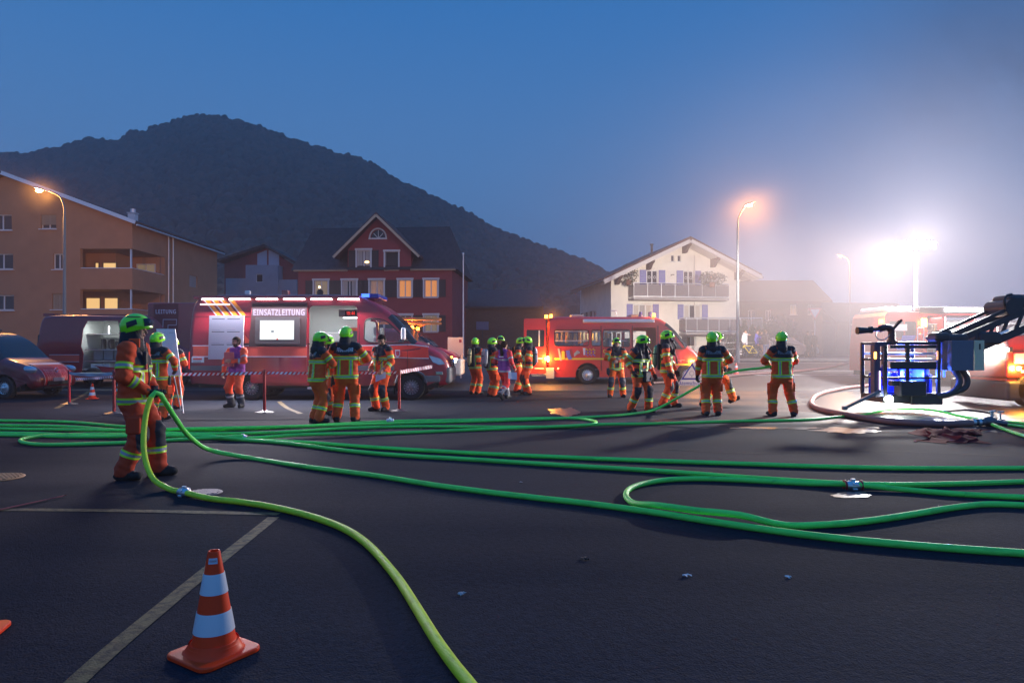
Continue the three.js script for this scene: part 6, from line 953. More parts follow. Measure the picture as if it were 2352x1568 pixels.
  const hb = [cap([0, 0.02, -0.03], [0, 0.035, 0.012], 0.083, 0.081, 'skin'), cap([0, 0.055, -0.02], [0, 0.06, 0.01], 0.072, 0.07, 'skin'), cap([0, -0.03, 0.03], [0, -0.082, 0.05], 0.056, 0.032, 'skin'), cap([-0.035, -0.01, 0.045], [-0.02, -0.07, 0.045], 0.036, 0.03, 'skin'), cap([0.035, -0.01, 0.045], [0.02, -0.07, 0.045], 0.036, 0.03, 'skin'),
    cap([0, 0.012, 0.088], [0, -0.022, 0.107], 0.010, 0.0145, 'skin'), cap([-0.034, 0.03, 0.078], [0.034, 0.03, 0.078], 0.014, 0.014, 'brow'), cap([-0.017, -0.053, 0.087], [0.017, -0.053, 0.087], 0.0075, 0.0075, 'lip'), cap([-0.031, 0.01, 0.083], [-0.0309, 0.01, 0.083], 0.010, 0.010, 'eye'), cap([0.031, 0.01, 0.083], [0.0309, 0.01, 0.083], 0.010, 0.010, 'eye'),
    cap([-0.082, 0.012, -0.008], [-0.08, -0.022, -0.004], 0.015, 0.010, 'skin'), cap([0.082, 0.012, -0.008], [0.08, -0.022, -0.004], 0.015, 0.010, 'skin'), cap([0, -0.07, -0.015], [0, -0.19, -0.03], 0.056, 0.064, 'skin')];
  if (o.helmet !== false && turnout) hb.push(cap([0, 0.0, -0.045], [0, -0.11, -0.05], 0.098, 0.11, 'hood'), cap([0, -0.10, -0.02], [0, -0.19, -0.035], 0.095, 0.135, 'hood'), cap([-0.07, -0.02, 0.0], [-0.05, -0.11, 0.02], 0.03, 0.05, 'hood'), cap([0.07, -0.02, 0.0], [0.05, -0.11, 0.02], 0.03, 0.05, 'hood'));
  else if (turnout || o.collar) hb.push(cap([-0.06, -0.17, -0.03], [0.06, -0.17, -0.03], 0.075, 0.075, 'hood'), cap([0, -0.15, -0.07], [0, -0.11, -0.07], 0.06, 0.05, 'hood'));
  const hcell = cell < 0.014 ? 0.006 : 0.009, hf = makeField(hb, 0.014, 0, false), [hlo, hhi] = bounds(hb, hcell * 2);
  const beard = o.beard;
  geos.push(paintBy(surfaceNet(hf, hlo, hhi, hcell), (x, y, z) => { const c = nearest(hb, x, y, z).zone; return c === 'hood' ? kit.hood : c === 'eye' ? [0.03, 0.02, 0.018] : c === 'lip' ? [skin[0] * 0.7, skin[1] * 0.5, skin[2] * 0.5] : beard && y < -0.03 && z > 0 ? [0.05, 0.03, 0.02] : c === 'brow' && y > 0.028 && z > 0.086 ? [0.06, 0.04, 0.03] : skin; }).applyMatrix4(Hm));
  for (const a of arms) {                            // hands continue the forearms
    const g = handOf(a.curl, cell < 0.014 ? 0.0045 : 0.006).clone(), d = V(...a.wr).sub(V(...a.el)).normalize(), y = d.clone().negate(), want = V(...(a.palm ?? [-a.q, 0, 0.2])), z = want.addScaledVector(y, -want.dot(y)).normalize(), x = y.clone().cross(z);
    const flip = x.dot(V(0, 0, 1)) < 0 ? -1 : 1; if (flip < 0) { g.scale(-1, 1, 1); const ix = g.index.array; for (let i = 0; i < ix.length; i += 3) { const q = ix[i]; ix[i] = ix[i + 1]; ix[i + 1] = q; } g.computeVertexNormals(); }
    const sc = turnout && !o.bare ? 1.16 : 1.0;
    g.scale(sc, sc, sc).applyMatrix4(new THREE.Matrix4().makeBasis(x, y, z).setPosition(V(...a.wr).addScaledVector(d, 0.035)));
    geos.push(paintBy(g, () => (o.bare || !turnout ? skin : kit.hand)));
  }
  for (const g of geos) g.deleteAttribute('uv');
  obj('body', mergeGeometries(geos), CLOTH, t);
  // trim that lies on the body's surface
  const march = (F, p, d, r0 = 0) => { let r = r0; for (let i = 0; i < 60; i++) { const v = F(p[0] + d[0] * r, p[1] + d[1] * r, p[2] + d[2] * r); if (v > -0.0008) break; r += Math.max(-v * 0.8, 0.0015); } return r; };
  const rows = o.bandStyle === 'grey' ? [[-0.024, 's'], [0.024, 's']] : [[-0.037, 'y'], [-0.015, 'y'], [-0.0149, 's'], [0.015, 's'], [0.0151, 'y'], [0.037, 'y']];
  const ring = (bs, a, b2, at, N = 28) => {
    const F = makeField(bs, 0.03, o.wrinkle ?? 0.0045), ax = V(...b2).sub(V(...a)).normalize(), u = V(0, 0, 1).addScaledVector(ax, -ax.z).normalize(), w = ax.clone().cross(u), c = mix(a, b2, at);
    return gridGeo(N, rows.length - 1, (q, r) => { const th = q * 2 * PI, k = rows[Math.round(r * (rows.length - 1))][0], p = add(c, A(ax), k), d = [0, 1, 2].map((i) => [u.x, u.y, u.z][i] * Math.cos(th) + [w.x, w.y, w.z][i] * Math.sin(th)); return add(p, d, march(F, p, d) + (N > 40 ? 0.012 : 0.007)); }, (q, r) => BANDC[rows[Math.round(r * (rows.length - 1))][1]]);
  };
  const bands = o.bands ?? (turnout ? 'full' : 'none'), put = (g) => obj('reflective_band', g, BAND, t);
  if (bands !== 'none') {
    put(ring(torso, [lean[0] * 0.4, 1.0, lean[1] * 0.4], [lean[0] * 0.5, 1.3, lean[1] * 0.5], o.chestBand ?? 0.72, 44)); put(ring(torso, [0, 0.8, 0], [0, 1.0, 0], 0.32, 44));
    for (const a of arms) { put(ring([cap(a.sh, a.el, 0.09 * tw, 0.072 * tw)], a.sh, a.el, 0.62, 20)); put(ring([cap(a.el, a.wr, 0.072 * tw, 0.054 * tw)], a.el, a.wr, 0.42, 20)); }
    for (const l of legs) put(ring([l.lb[1]], l.kn, l.an, 0.52, 24));
  }
  if (bands === 'full') {
    const F = makeField(torso, 0.03, o.wrinkle ?? 0.0045);
    for (const q of [-1, 1]) for (const dz of [-1, 1]) put(gridGeo(rows.length - 1, 12, (a, v) => { const x = q * 0.115 + rows[Math.round(a * (rows.length - 1))][0], y = lerp(0.90, 1.18, v), p = [x, y, lean[1] * 0.3]; return [x, y, p[2] + dz * (march(F, p, [0, 0, dz]) + 0.009)]; }, (a) => BANDC[rows[Math.round(a * (rows.length - 1))][1]]));
  }
  if (o.text) { const F = makeField(torso, 0.03, 0); obj('back_lettering', gridGeo(14, 5, (a, v) => { const x = lerp(0.165, -0.165, a), y = lerp(1.33, 1.43, v), p = [x, y, lean[1] * 0.6]; return [x, y, p[2] - march(F, p, [0, 0, -1]) - 0.018]; }), M([1, 1, 1], 0.7, { map: o.text }), t); }
  if (o.pocket) { obj('thigh_pocket', legs.map((l, i) => { const p = mix(l.hp, l.kn, 0.72); return rbx(0.05, 0.19, 0.15, p[0] + (i ? -1 : 1) * 0.10, p[1], p[2], 0.02); }), M(kit.legs, 0.85), t); }
  if (o.helmet !== false && turnout) helmet(t, Hm);
  if (o.hair) { // hair cap over the skull, longer at the back when asked
    const L = o.hair.long ?? 0, g = gridGeo(28, 12, (a, v) => { const f0 = a * 2 * PI, front = Math.cos(f0), y0 = front > 0.35 ? 0.062 : front > -0.2 ? 0.01 : -0.06 - L * 0.4, ang = lerp(Math.asin(clamp((y0 - 0.03) / 0.11, -1, 1)), PI / 2, v), c = Math.cos(ang); const k = 1 + 0.03 * vnoise(a * 30, v * 9, 99, 5); return [Math.sin(f0) * c * 0.097 * k, 0.03 + Math.sin(ang) * 0.118 * k, -0.008 + front * c * 0.114 * k]; });
    const hs = [g.applyMatrix4(Hm)]; if (L) hs.push(tube([[0, 0.02, -0.09], [0.01, -0.06, -0.12], [0.0, -0.16, -0.13], [-0.01, -0.24 - L * 0.3, -0.12]], 0.035, 16, 8).scale(1.6, 1, 1).applyMatrix4(Hm));
    obj('hair', hs, M(o.hair.c ?? [0.03, 0.02, 0.015], 0.95, { specularIntensity: 0.2 }), t);
  }
  if (o.scba) { // breathing apparatus on the back
    const z = lean[1] * 0.6 - 0.235, c = o.scba.c ?? [0.42, 0.43, 0.45], bt = [];
    const one = (x) => lathe([[0.001, 0], [0.03, 0.0], [0.032, 0.05], [0.072, 0.10], [0.075, 0.45], [0.06, 0.51], [0.02, 0.54], [0.001, 0.545]], 18).rotateX(0.08 - (lean[1] ?? 0) * 0.5 + PI * (o.scba.up ? 0 : 0)).translate(x, 0.94, z - 0.04);
    const cy = obj('air_cylinder', o.scba.twin ? [one(-0.085), one(0.085)] : one(0), M(c, 0.35, { metalness: 0.4 }), t);
    obj('cylinder_strap', [tube(Array.from({ length: 12 }, (_, i) => [0.08 * Math.cos(i / 12 * 2 * PI), 1.27, z - 0.04 + 0.08 * Math.sin(i / 12 * 2 * PI)]), 0.014, 24, 5, true)], K.black, cy);
    obj('back_plate', rbx(0.28, 0.62, 0.07, 0, 1.2, z + 0.055, 0.03), K.black, t);
    const F = makeField(torso, 0.03, 0), hs = [];
    for (const q of [-1, 1]) { const pts = []; for (let i = 0; i <= 8; i++) { const a = lerp(-0.9, 2.0, i / 8), d = [0, Math.cos(a), Math.sin(a)], p = [q * 0.12, 1.3, lean[1] * 0.6]; pts.push(add(p, d, march(F, p, d) + 0.012)); } hs.push(tube(pts, 0.024, 24, 6)); }
    obj('harness', [...hs, ring(torso, [0, 0.9, 0], [0, 1.1, 0], 0.5, 30)].map((g) => { g.deleteAttribute('color'); return g; }), K.black, t);
    obj('gauge', [tube([[0.1, 1.5, z + 0.1], [0.18, 1.4, 0.1], [0.14, 1.2, 0.2], [0.1, 1.08, 0.22]], 0.014, 20, 6), cyl(0.035, 0.035, 0.03, 0, 0, 0, 14).rotateX(PI / 2).translate(0.1, 1.06, 0.23)], K.darkGrey, t);
  }
  if (o.mask) { const m = obj('breathing_mask', [sph(0.075, 0, -0.015, 0.055, 0.95, 1.15, 0.8, 16), cyl(0.032, 0.036, 0.05, 0, 0, 0, 14).rotateX(PI / 2).translate(0, -0.075, 0.12)].map((g) => g.applyMatrix4(Hm)), visorMat, t); obj('mask_hose', tube([A(V(0, -0.08, 0.13).applyMatrix4(Hm)), [0.1, 1.42, 0.2 + lean[1]], [0.19, 1.35, 0.08], [0.14, 1.3, -0.18]], 0.02, 20, 7), K.black, m); }
  o.extra?.(t, { arms, legs, torso, nk, hc, Hm, march, makeField });
  return t;
}
const radio = (t, x, y, z) => { const r = obj('radio', rbx(0.06, 0.15, 0.04, x, y, z, 0.01), K.black, t); obj('radio_aerial', bar([x, y + 0.07, z], [x + 0.01, y + 0.19, z], 0.006, 5), K.black, r); };
const gloves = (t, x, y, z) => obj('spare_gloves', [rbx(0.09, 0.2, 0.06, x, y, z, 0.03), rbx(0.07, 0.18, 0.05, x + 0.03, y - 0.05, z + 0.04, 0.02)], K.darkGrey, t);
const MED = { jacket: [0.82, 0.09, 0.03], vest: [0.22, 0.04, 0.24], legs: [0.85, 0.10, 0.03], shin: [0.05, 0.05, 0.06], boot: [0.015, 0.015, 0.016], hand: [0.4, 0.24, 0.17], yoke: [0.22, 0.04, 0.24], hood: [0.22, 0.04, 0.24] };

// the hose man in front, his shaded side put into darker clothes colours
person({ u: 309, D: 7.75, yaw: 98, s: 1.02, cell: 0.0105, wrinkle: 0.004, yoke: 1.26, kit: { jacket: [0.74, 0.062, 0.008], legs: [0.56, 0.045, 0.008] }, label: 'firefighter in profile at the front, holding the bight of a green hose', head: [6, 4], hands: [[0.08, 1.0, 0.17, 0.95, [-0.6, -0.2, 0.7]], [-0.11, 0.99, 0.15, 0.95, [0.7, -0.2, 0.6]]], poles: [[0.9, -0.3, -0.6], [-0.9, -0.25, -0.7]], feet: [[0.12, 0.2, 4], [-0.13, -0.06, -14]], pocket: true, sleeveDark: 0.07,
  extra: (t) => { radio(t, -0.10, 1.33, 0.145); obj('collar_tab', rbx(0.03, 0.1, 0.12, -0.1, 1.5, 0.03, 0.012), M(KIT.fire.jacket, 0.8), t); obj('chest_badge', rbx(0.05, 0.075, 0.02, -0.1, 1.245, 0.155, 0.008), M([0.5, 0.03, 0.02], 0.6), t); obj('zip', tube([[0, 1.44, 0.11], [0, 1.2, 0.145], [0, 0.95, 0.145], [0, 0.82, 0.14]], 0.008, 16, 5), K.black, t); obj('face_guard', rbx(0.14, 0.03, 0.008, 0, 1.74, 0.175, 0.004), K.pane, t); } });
person({ u: 360, D: 14.3, yaw: 168, label: 'firefighter standing before the white board, back to the camera, left of the easel', text: backTextDark, head: [-6, 4], hands: [[0.26, 1.05, 0.2, 0.6], [-0.30, 1.06, 0.16, 0.6]], poles: [[0.9, -0.3, -0.5], [-0.9, -0.3, -0.4]], pocket: true, extra: (t) => gloves(t, -0.22, 0.82, 0.08) });
person({ u: 395, D: 16.9, yaw: 176, s: 0.97, label: 'firefighter half hidden beside the white board, right of the board reader', hands: [[0.16, 1.2, 0.26], [-0.2, 1.2, 0.24]], head: [-20, 10] });
// incident staff and crew by the command van
person({ u: 543, D: 17.3, yaw: -14, turnout: false, kit: MED, label: 'bearded officer in orange and purple vest holding a red folder', hair: { c: [0.06, 0.04, 0.03] }, beard: true, head: [-26, 2], hands: [[0.06, 1.18, 0.25, 0.6, [-0.4, 0, -0.9]], [-0.31, 0.9, 0.1]], poles: [[1, -0.4, -0.3], [-1, -0.2, -0.5]], bands: 'plain', bandStyle: 'grey', bulk: 0.96, collar: true, feet: [[0.15, 0.02, 20], [-0.16, 0, -30]],
  extra: (t) => { obj('folder', rbx(0.26, 0.36, 0.03, -0.06, 1.22, 0.25, 0.006).rotateY(0.1), M([0.36, 0.06, 0.08], 0.6), t); obj('name_strip', bx(0.12, 0.02, 0.004, 0.11, 1.22, 0.165), lineWhite, t); } });
person({ u: 727, D: 13.6, yaw: 128, s: 1.0, label: 'firefighter facing right at the left of the huddle by the van', text: backTextDark, head: [4, 12], hands: [[0.1, 1.24, 0.34], [-0.06, 1.16, 0.36]], poles: [[1, -0.5, 0], [-1, -0.6, 0]], lean: [0, 0.05] });
person({ u: 764, D: 15.4, yaw: -55, s: 0.98, label: 'firefighter in the middle of the huddle, mostly hidden, head bent', head: [-4, 26], lean: [0, 0.08], hands: [[0.2, 1.12, 0.28], [-0.2, 1.12, 0.28]] });
person({ u: 794, D: 13.85, yaw: 184, s: 1.06, label: 'tall firefighter with lettered back and elbows out at the huddle', text: backText, head: [-14, 6], hands: [[0.12, 1.13, 0.26], [-0.16, 1.1, 0.24]], poles: [[1, 0.05, -0.25], [-1, 0.05, -0.25]], feet: [[0.18, 0.04, 10], [-0.17, 0, -14]], pocket: true, lean: [0, 0.03], extra: (t) => { gloves(t, 0.23, 0.8, 0.02); } });
person({ u: 877, D: 16.3, yaw: -32, s: 1.02, helmet: false, hair: { c: [0.015, 0.012, 0.012] }, beard: true, label: 'bareheaded dark-haired firefighter looking at a sheet of paper', head: [20, 22], kit: { hand: [0.35, 0.2, 0.15] }, bare: true, hands: [[0.27, 0.98, 0.22, 0.7], [-0.22, 1.0, 0.14]], feet: [[0.14, 0.02, 14], [-0.14, 0.06, -20]],
  extra: (t) => { radio(t, 0.04, 1.26, 0.2); obj('microphone_cable', tube([[0.04, 1.2, 0.21], [0.12, 1.1, 0.23], [0.2, 1.2, 0.15]], 0.01, 16, 5), K.black, t); obj('chest_strip', bx(0.12, 0.03, 0.006, -0.12, 1.225, 0.17), lineWhite, t); } });
{ const p = thing('paper_sheet', 'pale blue sheet of paper held by the bareheaded firefighter', 'paper', P(874, 870, 16.02)); obj('sheet', gridGeo(6, 6, (a, b) => [(a - 0.5) * 0.24, (b - 0.5) * 0.15 + a * 0.1, 0.03 * Math.sin(a * 3)]), M([0.5, 0.55, 0.75], 0.7), p); }
// breathing apparatus crew by the minibus
const G1 = undefined;
person({ u: 1091, D: 22.0, yaw: 140, cell: 0.02, label: 'leftmost firefighter of the breathing-gear group, one hand raised to the mouth', head: [30, 4], scba: { c: [0.5, 0.4, 0.2] }, hands: [[0.06, 1.44, 0.24], [-0.2, 1.36, 0.22]], poles: [[1, -0.2, 0.2], [-1, -0.5, 0.1]], kit: { inset: 0 } });
person({ u: 1130, D: 21.1, yaw: 118, cell: 0.02, label: 'firefighter with twin air cylinders on the back, second from left in the group', head: [0, 10], scba: { twin: true, c: [0.36, 0.37, 0.39] }, hands: [[0.1, 1.2, 0.32], [-0.16, 1.2, 0.3]], pocket: true });
person({ u: 1150, D: 22.6, yaw: 6, cell: 0.02, s: 1.03, label: 'firefighter facing the camera from the back of the breathing-gear group', head: [-6, 0] });
person({ u: 1158, D: 20.0, yaw: 146, s: 0.96, turnout: false, cell: 0.02, kit: { ...MED, jacket: [0.75, 0.05, 0.05], legs: [0.72, 0.035, 0.03], shin: [0.22, 0.22, 0.25] }, bulk: 0.88, label: 'woman with a long ponytail in purple vest and red trousers walking away', hair: { long: 0.35, c: [0.035, 0.018, 0.012] }, head: [-10, 0], bands: 'plain', bandStyle: 'grey', collar: true, hands: [[0.27, 0.98, 0.16], [-0.28, 0.98, 0.14]], feet: [[0.10, 0.32, 0], [-0.10, -0.32, 0, 0.12, 0.9]],
  extra: (t) => { obj('back_strip', bx(0.16, 0.025, 0.004, 0, 1.31, -0.155), lineWhite, t); } });
{ const p = thing('paper_sheets', 'two pale sheets of paper in the walking woman\'s hand', 'paper', P(1177, 861, 19.75)); obj('sheet', gridGeo(6, 4, (a, b) => [(a - 0.5) * 0.25, (b - 0.5) * 0.2 - 0.05 * a, 0.06 * Math.abs(a - 0.5)]), M([0.55, 0.6, 0.75], 0.7), p); obj('sheet', gridGeo(4, 4, (a, b) => [(a - 0.2) * 0.16, (b - 0.6) * 0.2, 0.05 + 0.03 * a]), M([0.6, 0.65, 0.8], 0.7), p); }
person({ u: 1188, D: 22.8, yaw: 80, cell: 0.02, label: 'firefighter leaning at the back of the breathing-gear group, partly hidden', head: [0, 12], scba: { c: [0.05, 0.05, 0.05] }, lean: [0, 0.08], hands: [[0.1, 1.1, 0.36], [-0.18, 1.2, 0.34]] });
person({ u: 1212, D: 21.9, yaw: -76, cell: 0.02, s: 1.02, label: 'masked firefighter facing left with a silver cylinder, rightmost of the group', head: [0, 12], mask: true, scba: { c: [0.5, 0.5, 0.53] }, hands: [[0.1, 1.05, 0.3], [-0.16, 1.1, 0.28]], pocket: true, extra: (t) => { obj('tag', [rbx(0.01, 0.1, 0.08, 0.19, 0.86, 0.02, 0.004)], lineWhite, t); obj('karabiner', new THREE.TorusGeometry(0.035, 0.008, 6, 14).rotateY(PI / 2).translate(0.2, 0.72, 0.02), K.steel, t); } });
person({ u: 1416, D: 20.9, yaw: -4, s: 1.0, cell: 0.016, bare: true, label: 'firefighter facing the camera before the minibus, hands joined at the chest', head: [14, -2], hands: [[0.05, 1.12, 0.27, 0.7, [-0.3, 0, -1]], [-0.07, 1.16, 0.25, 0.7, [0.3, 0, -1]]], poles: [[1, -0.25, -0.2], [-1, -0.25, -0.2]], kit: { inset: 1, jacket: [0.9, 0.12, 0.012], legs: [0.92, 0.13, 0.012], knee: [0.06, 0.06, 0.075] }, feet: [[0.2, 0, 16], [-0.19, 0.02, -16]], extra: (t) => { radio(t, -0.1, 1.32, 0.19); gloves(t, -0.26, 0.8, 0.06); } });
person({ u: 1470, D: 16.0, yaw: 38, s: 0.99, cell: 0.016, label: 'dark-harnessed firefighter with breathing gear walking, left of the tall one by the sign', head: [44, 14], mask: true, lean: [0.02, 0.04], scba: { c: [0.05, 0.05, 0.055] }, yoke: 1.12, kit: { knee: [0.02, 0.02, 0.024] }, hands: [[0.34, 0.92, 0.12], [-0.33, 1.0, 0.05]], feet: [[0.12, 0.16, 6], [-0.15, -0.14, -10]], extra: (t) => { obj('belt_bag', rbx(0.22, 0.26, 0.12, 0.05, 0.84, 0.17, 0.04), K.black, t); obj('flashlight', bar([0.12, 0.92, 0.2], [0.12, 0.76, 0.24], 0.022), K.darkGrey, t); } });
person({ u: 1532, D: 17.3, yaw: 72, s: 1.07, cell: 0.016, label: 'tall masked firefighter facing right beside the triangular sign', head: [10, 4], mask: true, scba: { c: [0.10, 0.22, 0.14] }, yoke: 1.12, hands: [[0.3, 0.9, 0.16], [-0.25, 0.86, 0.1]], pocket: true, feet: [[0.1, 0.14, 0], [-0.14, -0.08, -6]], extra: (t) => { radio(t, -0.12, 1.3, 0.18); gloves(t, -0.24, 0.84, 0.06); } });
person({ u: 1646, D: 17.4, yaw: 88, s: 1.05, cell: 0.016, label: 'firefighter striding right, hidden behind the lettered hose carrier', head: [0, 0], hands: [[0.26, 0.96, 0.3], [-0.26, 1.0, 0.05]], feet: [[0.1, 0.42, 0, 0.10, -0.5], [-0.1, -0.34, 0]], kit: { jacket: [0.92, 0.14, 0.012], legs: [0.95, 0.15, 0.012] } });
person({ u: 1637, D: 15.15, yaw: 176, s: 1.02, cell: 0.014, label: 'lettered firefighter carrying the hose, back to camera, left of the other hose carrier', text: backTextDark, head: [-26, -4], hands: [[0.29, 0.88, 0.16, 0.9], [-0.24, 1.08, 0.26, 0.9]], poles: [[0.9, -0.2, -0.5], [-1, -0.2, -0.35]], pocket: true, feet: [[0.14, 0.0, 8], [-0.12, 0.02, -8]], yoke: 1.27 });
person({ u: 1797, D: 15.0, yaw: 186, s: 1.02, cell: 0.014, label: 'lettered firefighter at the right holding the raised hose end, legs apart', text: backTextDark, head: [-34, 4], hands: [[0.16, 1.08, 0.26, 0.9], [-0.2, 1.02, 0.26, 0.9]], poles: [[1, -0.2, -0.3], [-1, -0.2, -0.3]], pocket: true, feet: [[0.17, 0.08, 10], [-0.27, 0.0, -40]], yoke: 1.27, extra: (t) => { obj('hose_nozzle', [bar([-0.22, 1.04, 0.24], [-0.42, 1.0, 0.34], 0.035, 12), bar([-0.3, 1.02, 0.28], [-0.33, 0.9, 0.28], 0.02, 8), new THREE.TorusGeometry(0.06, 0.012, 6, 14).translate(-0.36, 1.06, 0.3)], K.darkGrey, t); gloves(t, -0.24, 0.8, 0.03); obj('axe_handle', tube([[-0.24, 0.86, 0.05], [-0.3, 0.7, 0.06], [-0.28, 0.6, 0.05]], 0.02, 12, 6), K.black, t); } });
// onlookers beyond the street
const civ = (u, D, label, top, legs, o = {}) => person({ u, D, up: 0.11, turnout: false, bulk: 0.8, cell: 0.026, wrinkle: 0.002, helmet: false, label, hair: { c: o.hairC ?? [0.08, 0.05, 0.03], long: o.long }, kit: { jacket: top, legs, shin: undefined, boot: [0.02, 0.02, 0.02], yoke: top, hood: top }, collar: true, ...o });
civ(1712, 44, 'onlooker in a white jacket beyond the street, hand at the chin', [0.6, 0.6, 0.62], [0.04, 0.05, 0.1], { yaw: 40, hands: [[0.05, 1.5, 0.18], [-0.28, 0.9, 0.08]] });
civ(1739, 44.2, 'onlooker in a blue jacket pointing right beyond the street', [0.1, 0.1, 0.45], [0.05, 0.05, 0.07], { yaw: 60, hands: [[0.1, 1.25, 0.5], [-0.28, 0.9, 0.08]] });
civ(1759, 42.8, 'onlooker in dark clothes and jeans beside the parked bicycle', [0.05, 0.04, 0.05], [0.12, 0.15, 0.28], { yaw: 130, hands: [[0.28, 0.88, 0.1], [-0.2, 1.1, 0.35]] });
civ(1748, 45.6, 'onlooker with bare legs in dark shorts behind the bicycle', [0.05, 0.04, 0.06], [0.3, 0.17, 0.12], { yaw: 90 });
civ(1856, 47, 'dim dark onlooker in the smoke, left of two', [0.03, 0.03, 0.03], [0.03, 0.03, 0.03], { yaw: 20 });
civ(1868, 47.5, 'dim dark onlooker in the smoke, right of two', [0.025, 0.025, 0.03], [0.03, 0.03, 0.03], { yaw: -20 });
// ---------------------------------------------------------------- hoses
const hoseBump = dataTex(128, (x, y) => 0.5 + 0.25 * Math.sin(x * 40 * PI * 2) * Math.sin(y * 40 * PI * 2) + 0.2 * hash(Math.floor(x * 128), Math.floor(y * 128), 4), 1);
const hoseTone = dataTex(256, (x, y) => { const f = fbm(x * 9, y * 9, 9, 83, 4), k = 0.84 + 0.2 * f - 0.2 * sstep(fbm(x * 14, y * 5, 70, 88, 4), 0.55, 0.8); return y > 0.47 && y < 0.5 ? 0.2 : k; }, 1);
hoseTone.repeat.set(6, 1); hoseBump.repeat.set(60, 2);
const hoseGreen = M([0.15, 0.96, 0.12], 0.5, { map: hoseTone, bumpMap: hoseBump, bumpScale: 0.002 }), hoseLamplit = M([0.72, 0.86, 0.02], 0.5, { map: hoseTone, bumpMap: hoseBump, bumpScale: 0.002 }), hosePink = M([0.34, 0.13, 0.11], 0.6, { map: hoseTone, bumpMap: hoseBump, bumpScale: 0.003 });  // second is the green hose with yellow lamplight put into its colour
const HR = 0.0285;
const onPlaza = (p, r = HR) => { if (p.length === 3 && p[2] > 1) return P(p[0], p[1], p[2]); const [x, y, z] = G(p[0], p[1]); return [x, gh(-z) + r + (p[2] ?? 0), z]; };   // [u, v] on the ground, [u, v, lift] or [u, v, depth]
function hose(pts, label, o = {}) {
  const r = o.r ?? HR, w = pts.map((p) => onPlaza(p, r)), c = curve(w), n = Math.max(60, Math.round(c.getLength() / 0.07));
  const jit = Math.floor(rr(0, 999)), g = new THREE.TubeGeometry(c, Math.min(n, 420), r, 12);
  const p = g.attributes.position; for (let i = 0; i < p.count; i++) { const x = p.getX(i), z = p.getZ(i); if (p.getY(i) < 0.3) { p.setX(i, x + 0.02 * (vnoise(x * 0.9 + 50, z * 0.9 + 50, 999, jit) - 0.5)); p.setZ(i, z + 0.02 * (vnoise(x * 0.9 + 80, z * 0.9 + 80, 999, jit + 1) - 0.5)); } }
  g.computeVertexNormals();
  return tag(obj('fire_hose', g, o.mat ?? hoseGreen), label, 'fire hose', o.group);
}
hose([[1010, 1122], [1200, 1146], [1350, 1163], [1500, 1184], [1650, 1208], [1850, 1236], [2050, 1257], [2352, 1280], [2700, 1300]].reduce((a, p) => [...a, p], [[346, 912, 7.50], [353, 902, 7.52], [364, 902, 7.56], [378, 922, 7.66], [400, 957, 7.9], [436, 1004, 8.5], [484, 1034, 9.1], [560, 1054], [700, 1076], [850, 1096]]), 'straight green hose running from the front firefighter\'s hands to the right edge');
hose([[346, 912, 7.50], [338, 935, 7.46], [330, 985, 7.38], [331, 1045, 7.28], [350, 1098, 7.15], [384, 1127], [422, 1139, 0.01], [480, 1151], [560, 1161], [640, 1175], [720, 1196], [790, 1224], [850, 1264], [905, 1325], [955, 1402], [1003, 1480], [1048, 1545], [1090, 1600], [1150, 1700]], 'green hose coloured yellow-green for lamplight, curving from the front firefighter down past the camera', { mat: hoseLamplit });
hose([[-300, 962], [-60, 968], [150, 972], [300, 984], [450, 991], [620, 986], [897, 971], [1100, 967], [1250, 963.5], [1330, 964.5], [1366, 970], [1360, 978], [1310, 983], [1150, 984], [940, 983], [800, 987], [650, 996], [450, 1000], [300, 993], [150, 983], [-60, 979], [-300, 975]], 'green hose whose far bend turns back before the small orange puddle');
hose([[-300, 982], [-60, 987], [120, 990], [300, 998, 0.05], [450, 996, 0.06], [650, 990, 0.05], [900, 976], [1150, 969], [1350, 961], [1450, 953.5], [1505, 940, 15.6], [1560, 912, 15.5], [1610, 884, 15.3], [1638, 868, 15.2], [1690, 852, 15.25], [1750, 845, 15.2], [1800, 838, 14.95], [1820, 840, 14.9]], 'green hose rising from the ground to the two lettered hose carriers');
hose([[-300, 996], [60, 999], [250, 1005], [420, 1006, 0.04], [557, 1010], [700, 1006, 0.03], [900, 998], [1100, 990], [1300, 984.5, 0.02], [1370, 982, 0.03], [1500, 976], [1700, 970], [1850, 967], [1930, 960], [1985, 955], [2050, 953, 0.10], [2140, 956, 0.11], [2230, 963], [2352, 975], [2450, 986], [2600, 1000]], 'green hose running to the right edge over the thick supply hose');
hose([[557, 1012.5, 0.05], [420, 1013], [300, 1020], [200, 1023.5], [95, 1025], [50, 1019], [52, 1012], [100, 1005], [190, 1001], [330, 1002], [450, 1007], [560, 1014], [650, 1021], [800, 1040], [900, 1049], [1100, 1061], [1300, 1074], [1500, 1086], [1700, 1101], [1850, 1111], [1960, 1117], [2060, 1119], [2200, 1116.5], [2352, 1112], [2600, 1104]], 'green hose with the narrow loop at the left, lying behind the oval loop');
hose([[-300, 1000], [20, 1003], [180, 1007], [330, 1009, 0.03], [450, 1011, 0.04], [600, 1015], [700, 1020], [850, 1031], [1100, 1046], [1300, 1055], [1500, 1063], [1700, 1070], [1900, 1077], [2100, 1080.5], [2352, 1080], [2650, 1078]], 'long green hose, topmost of those crossing the open asphalt to the right');
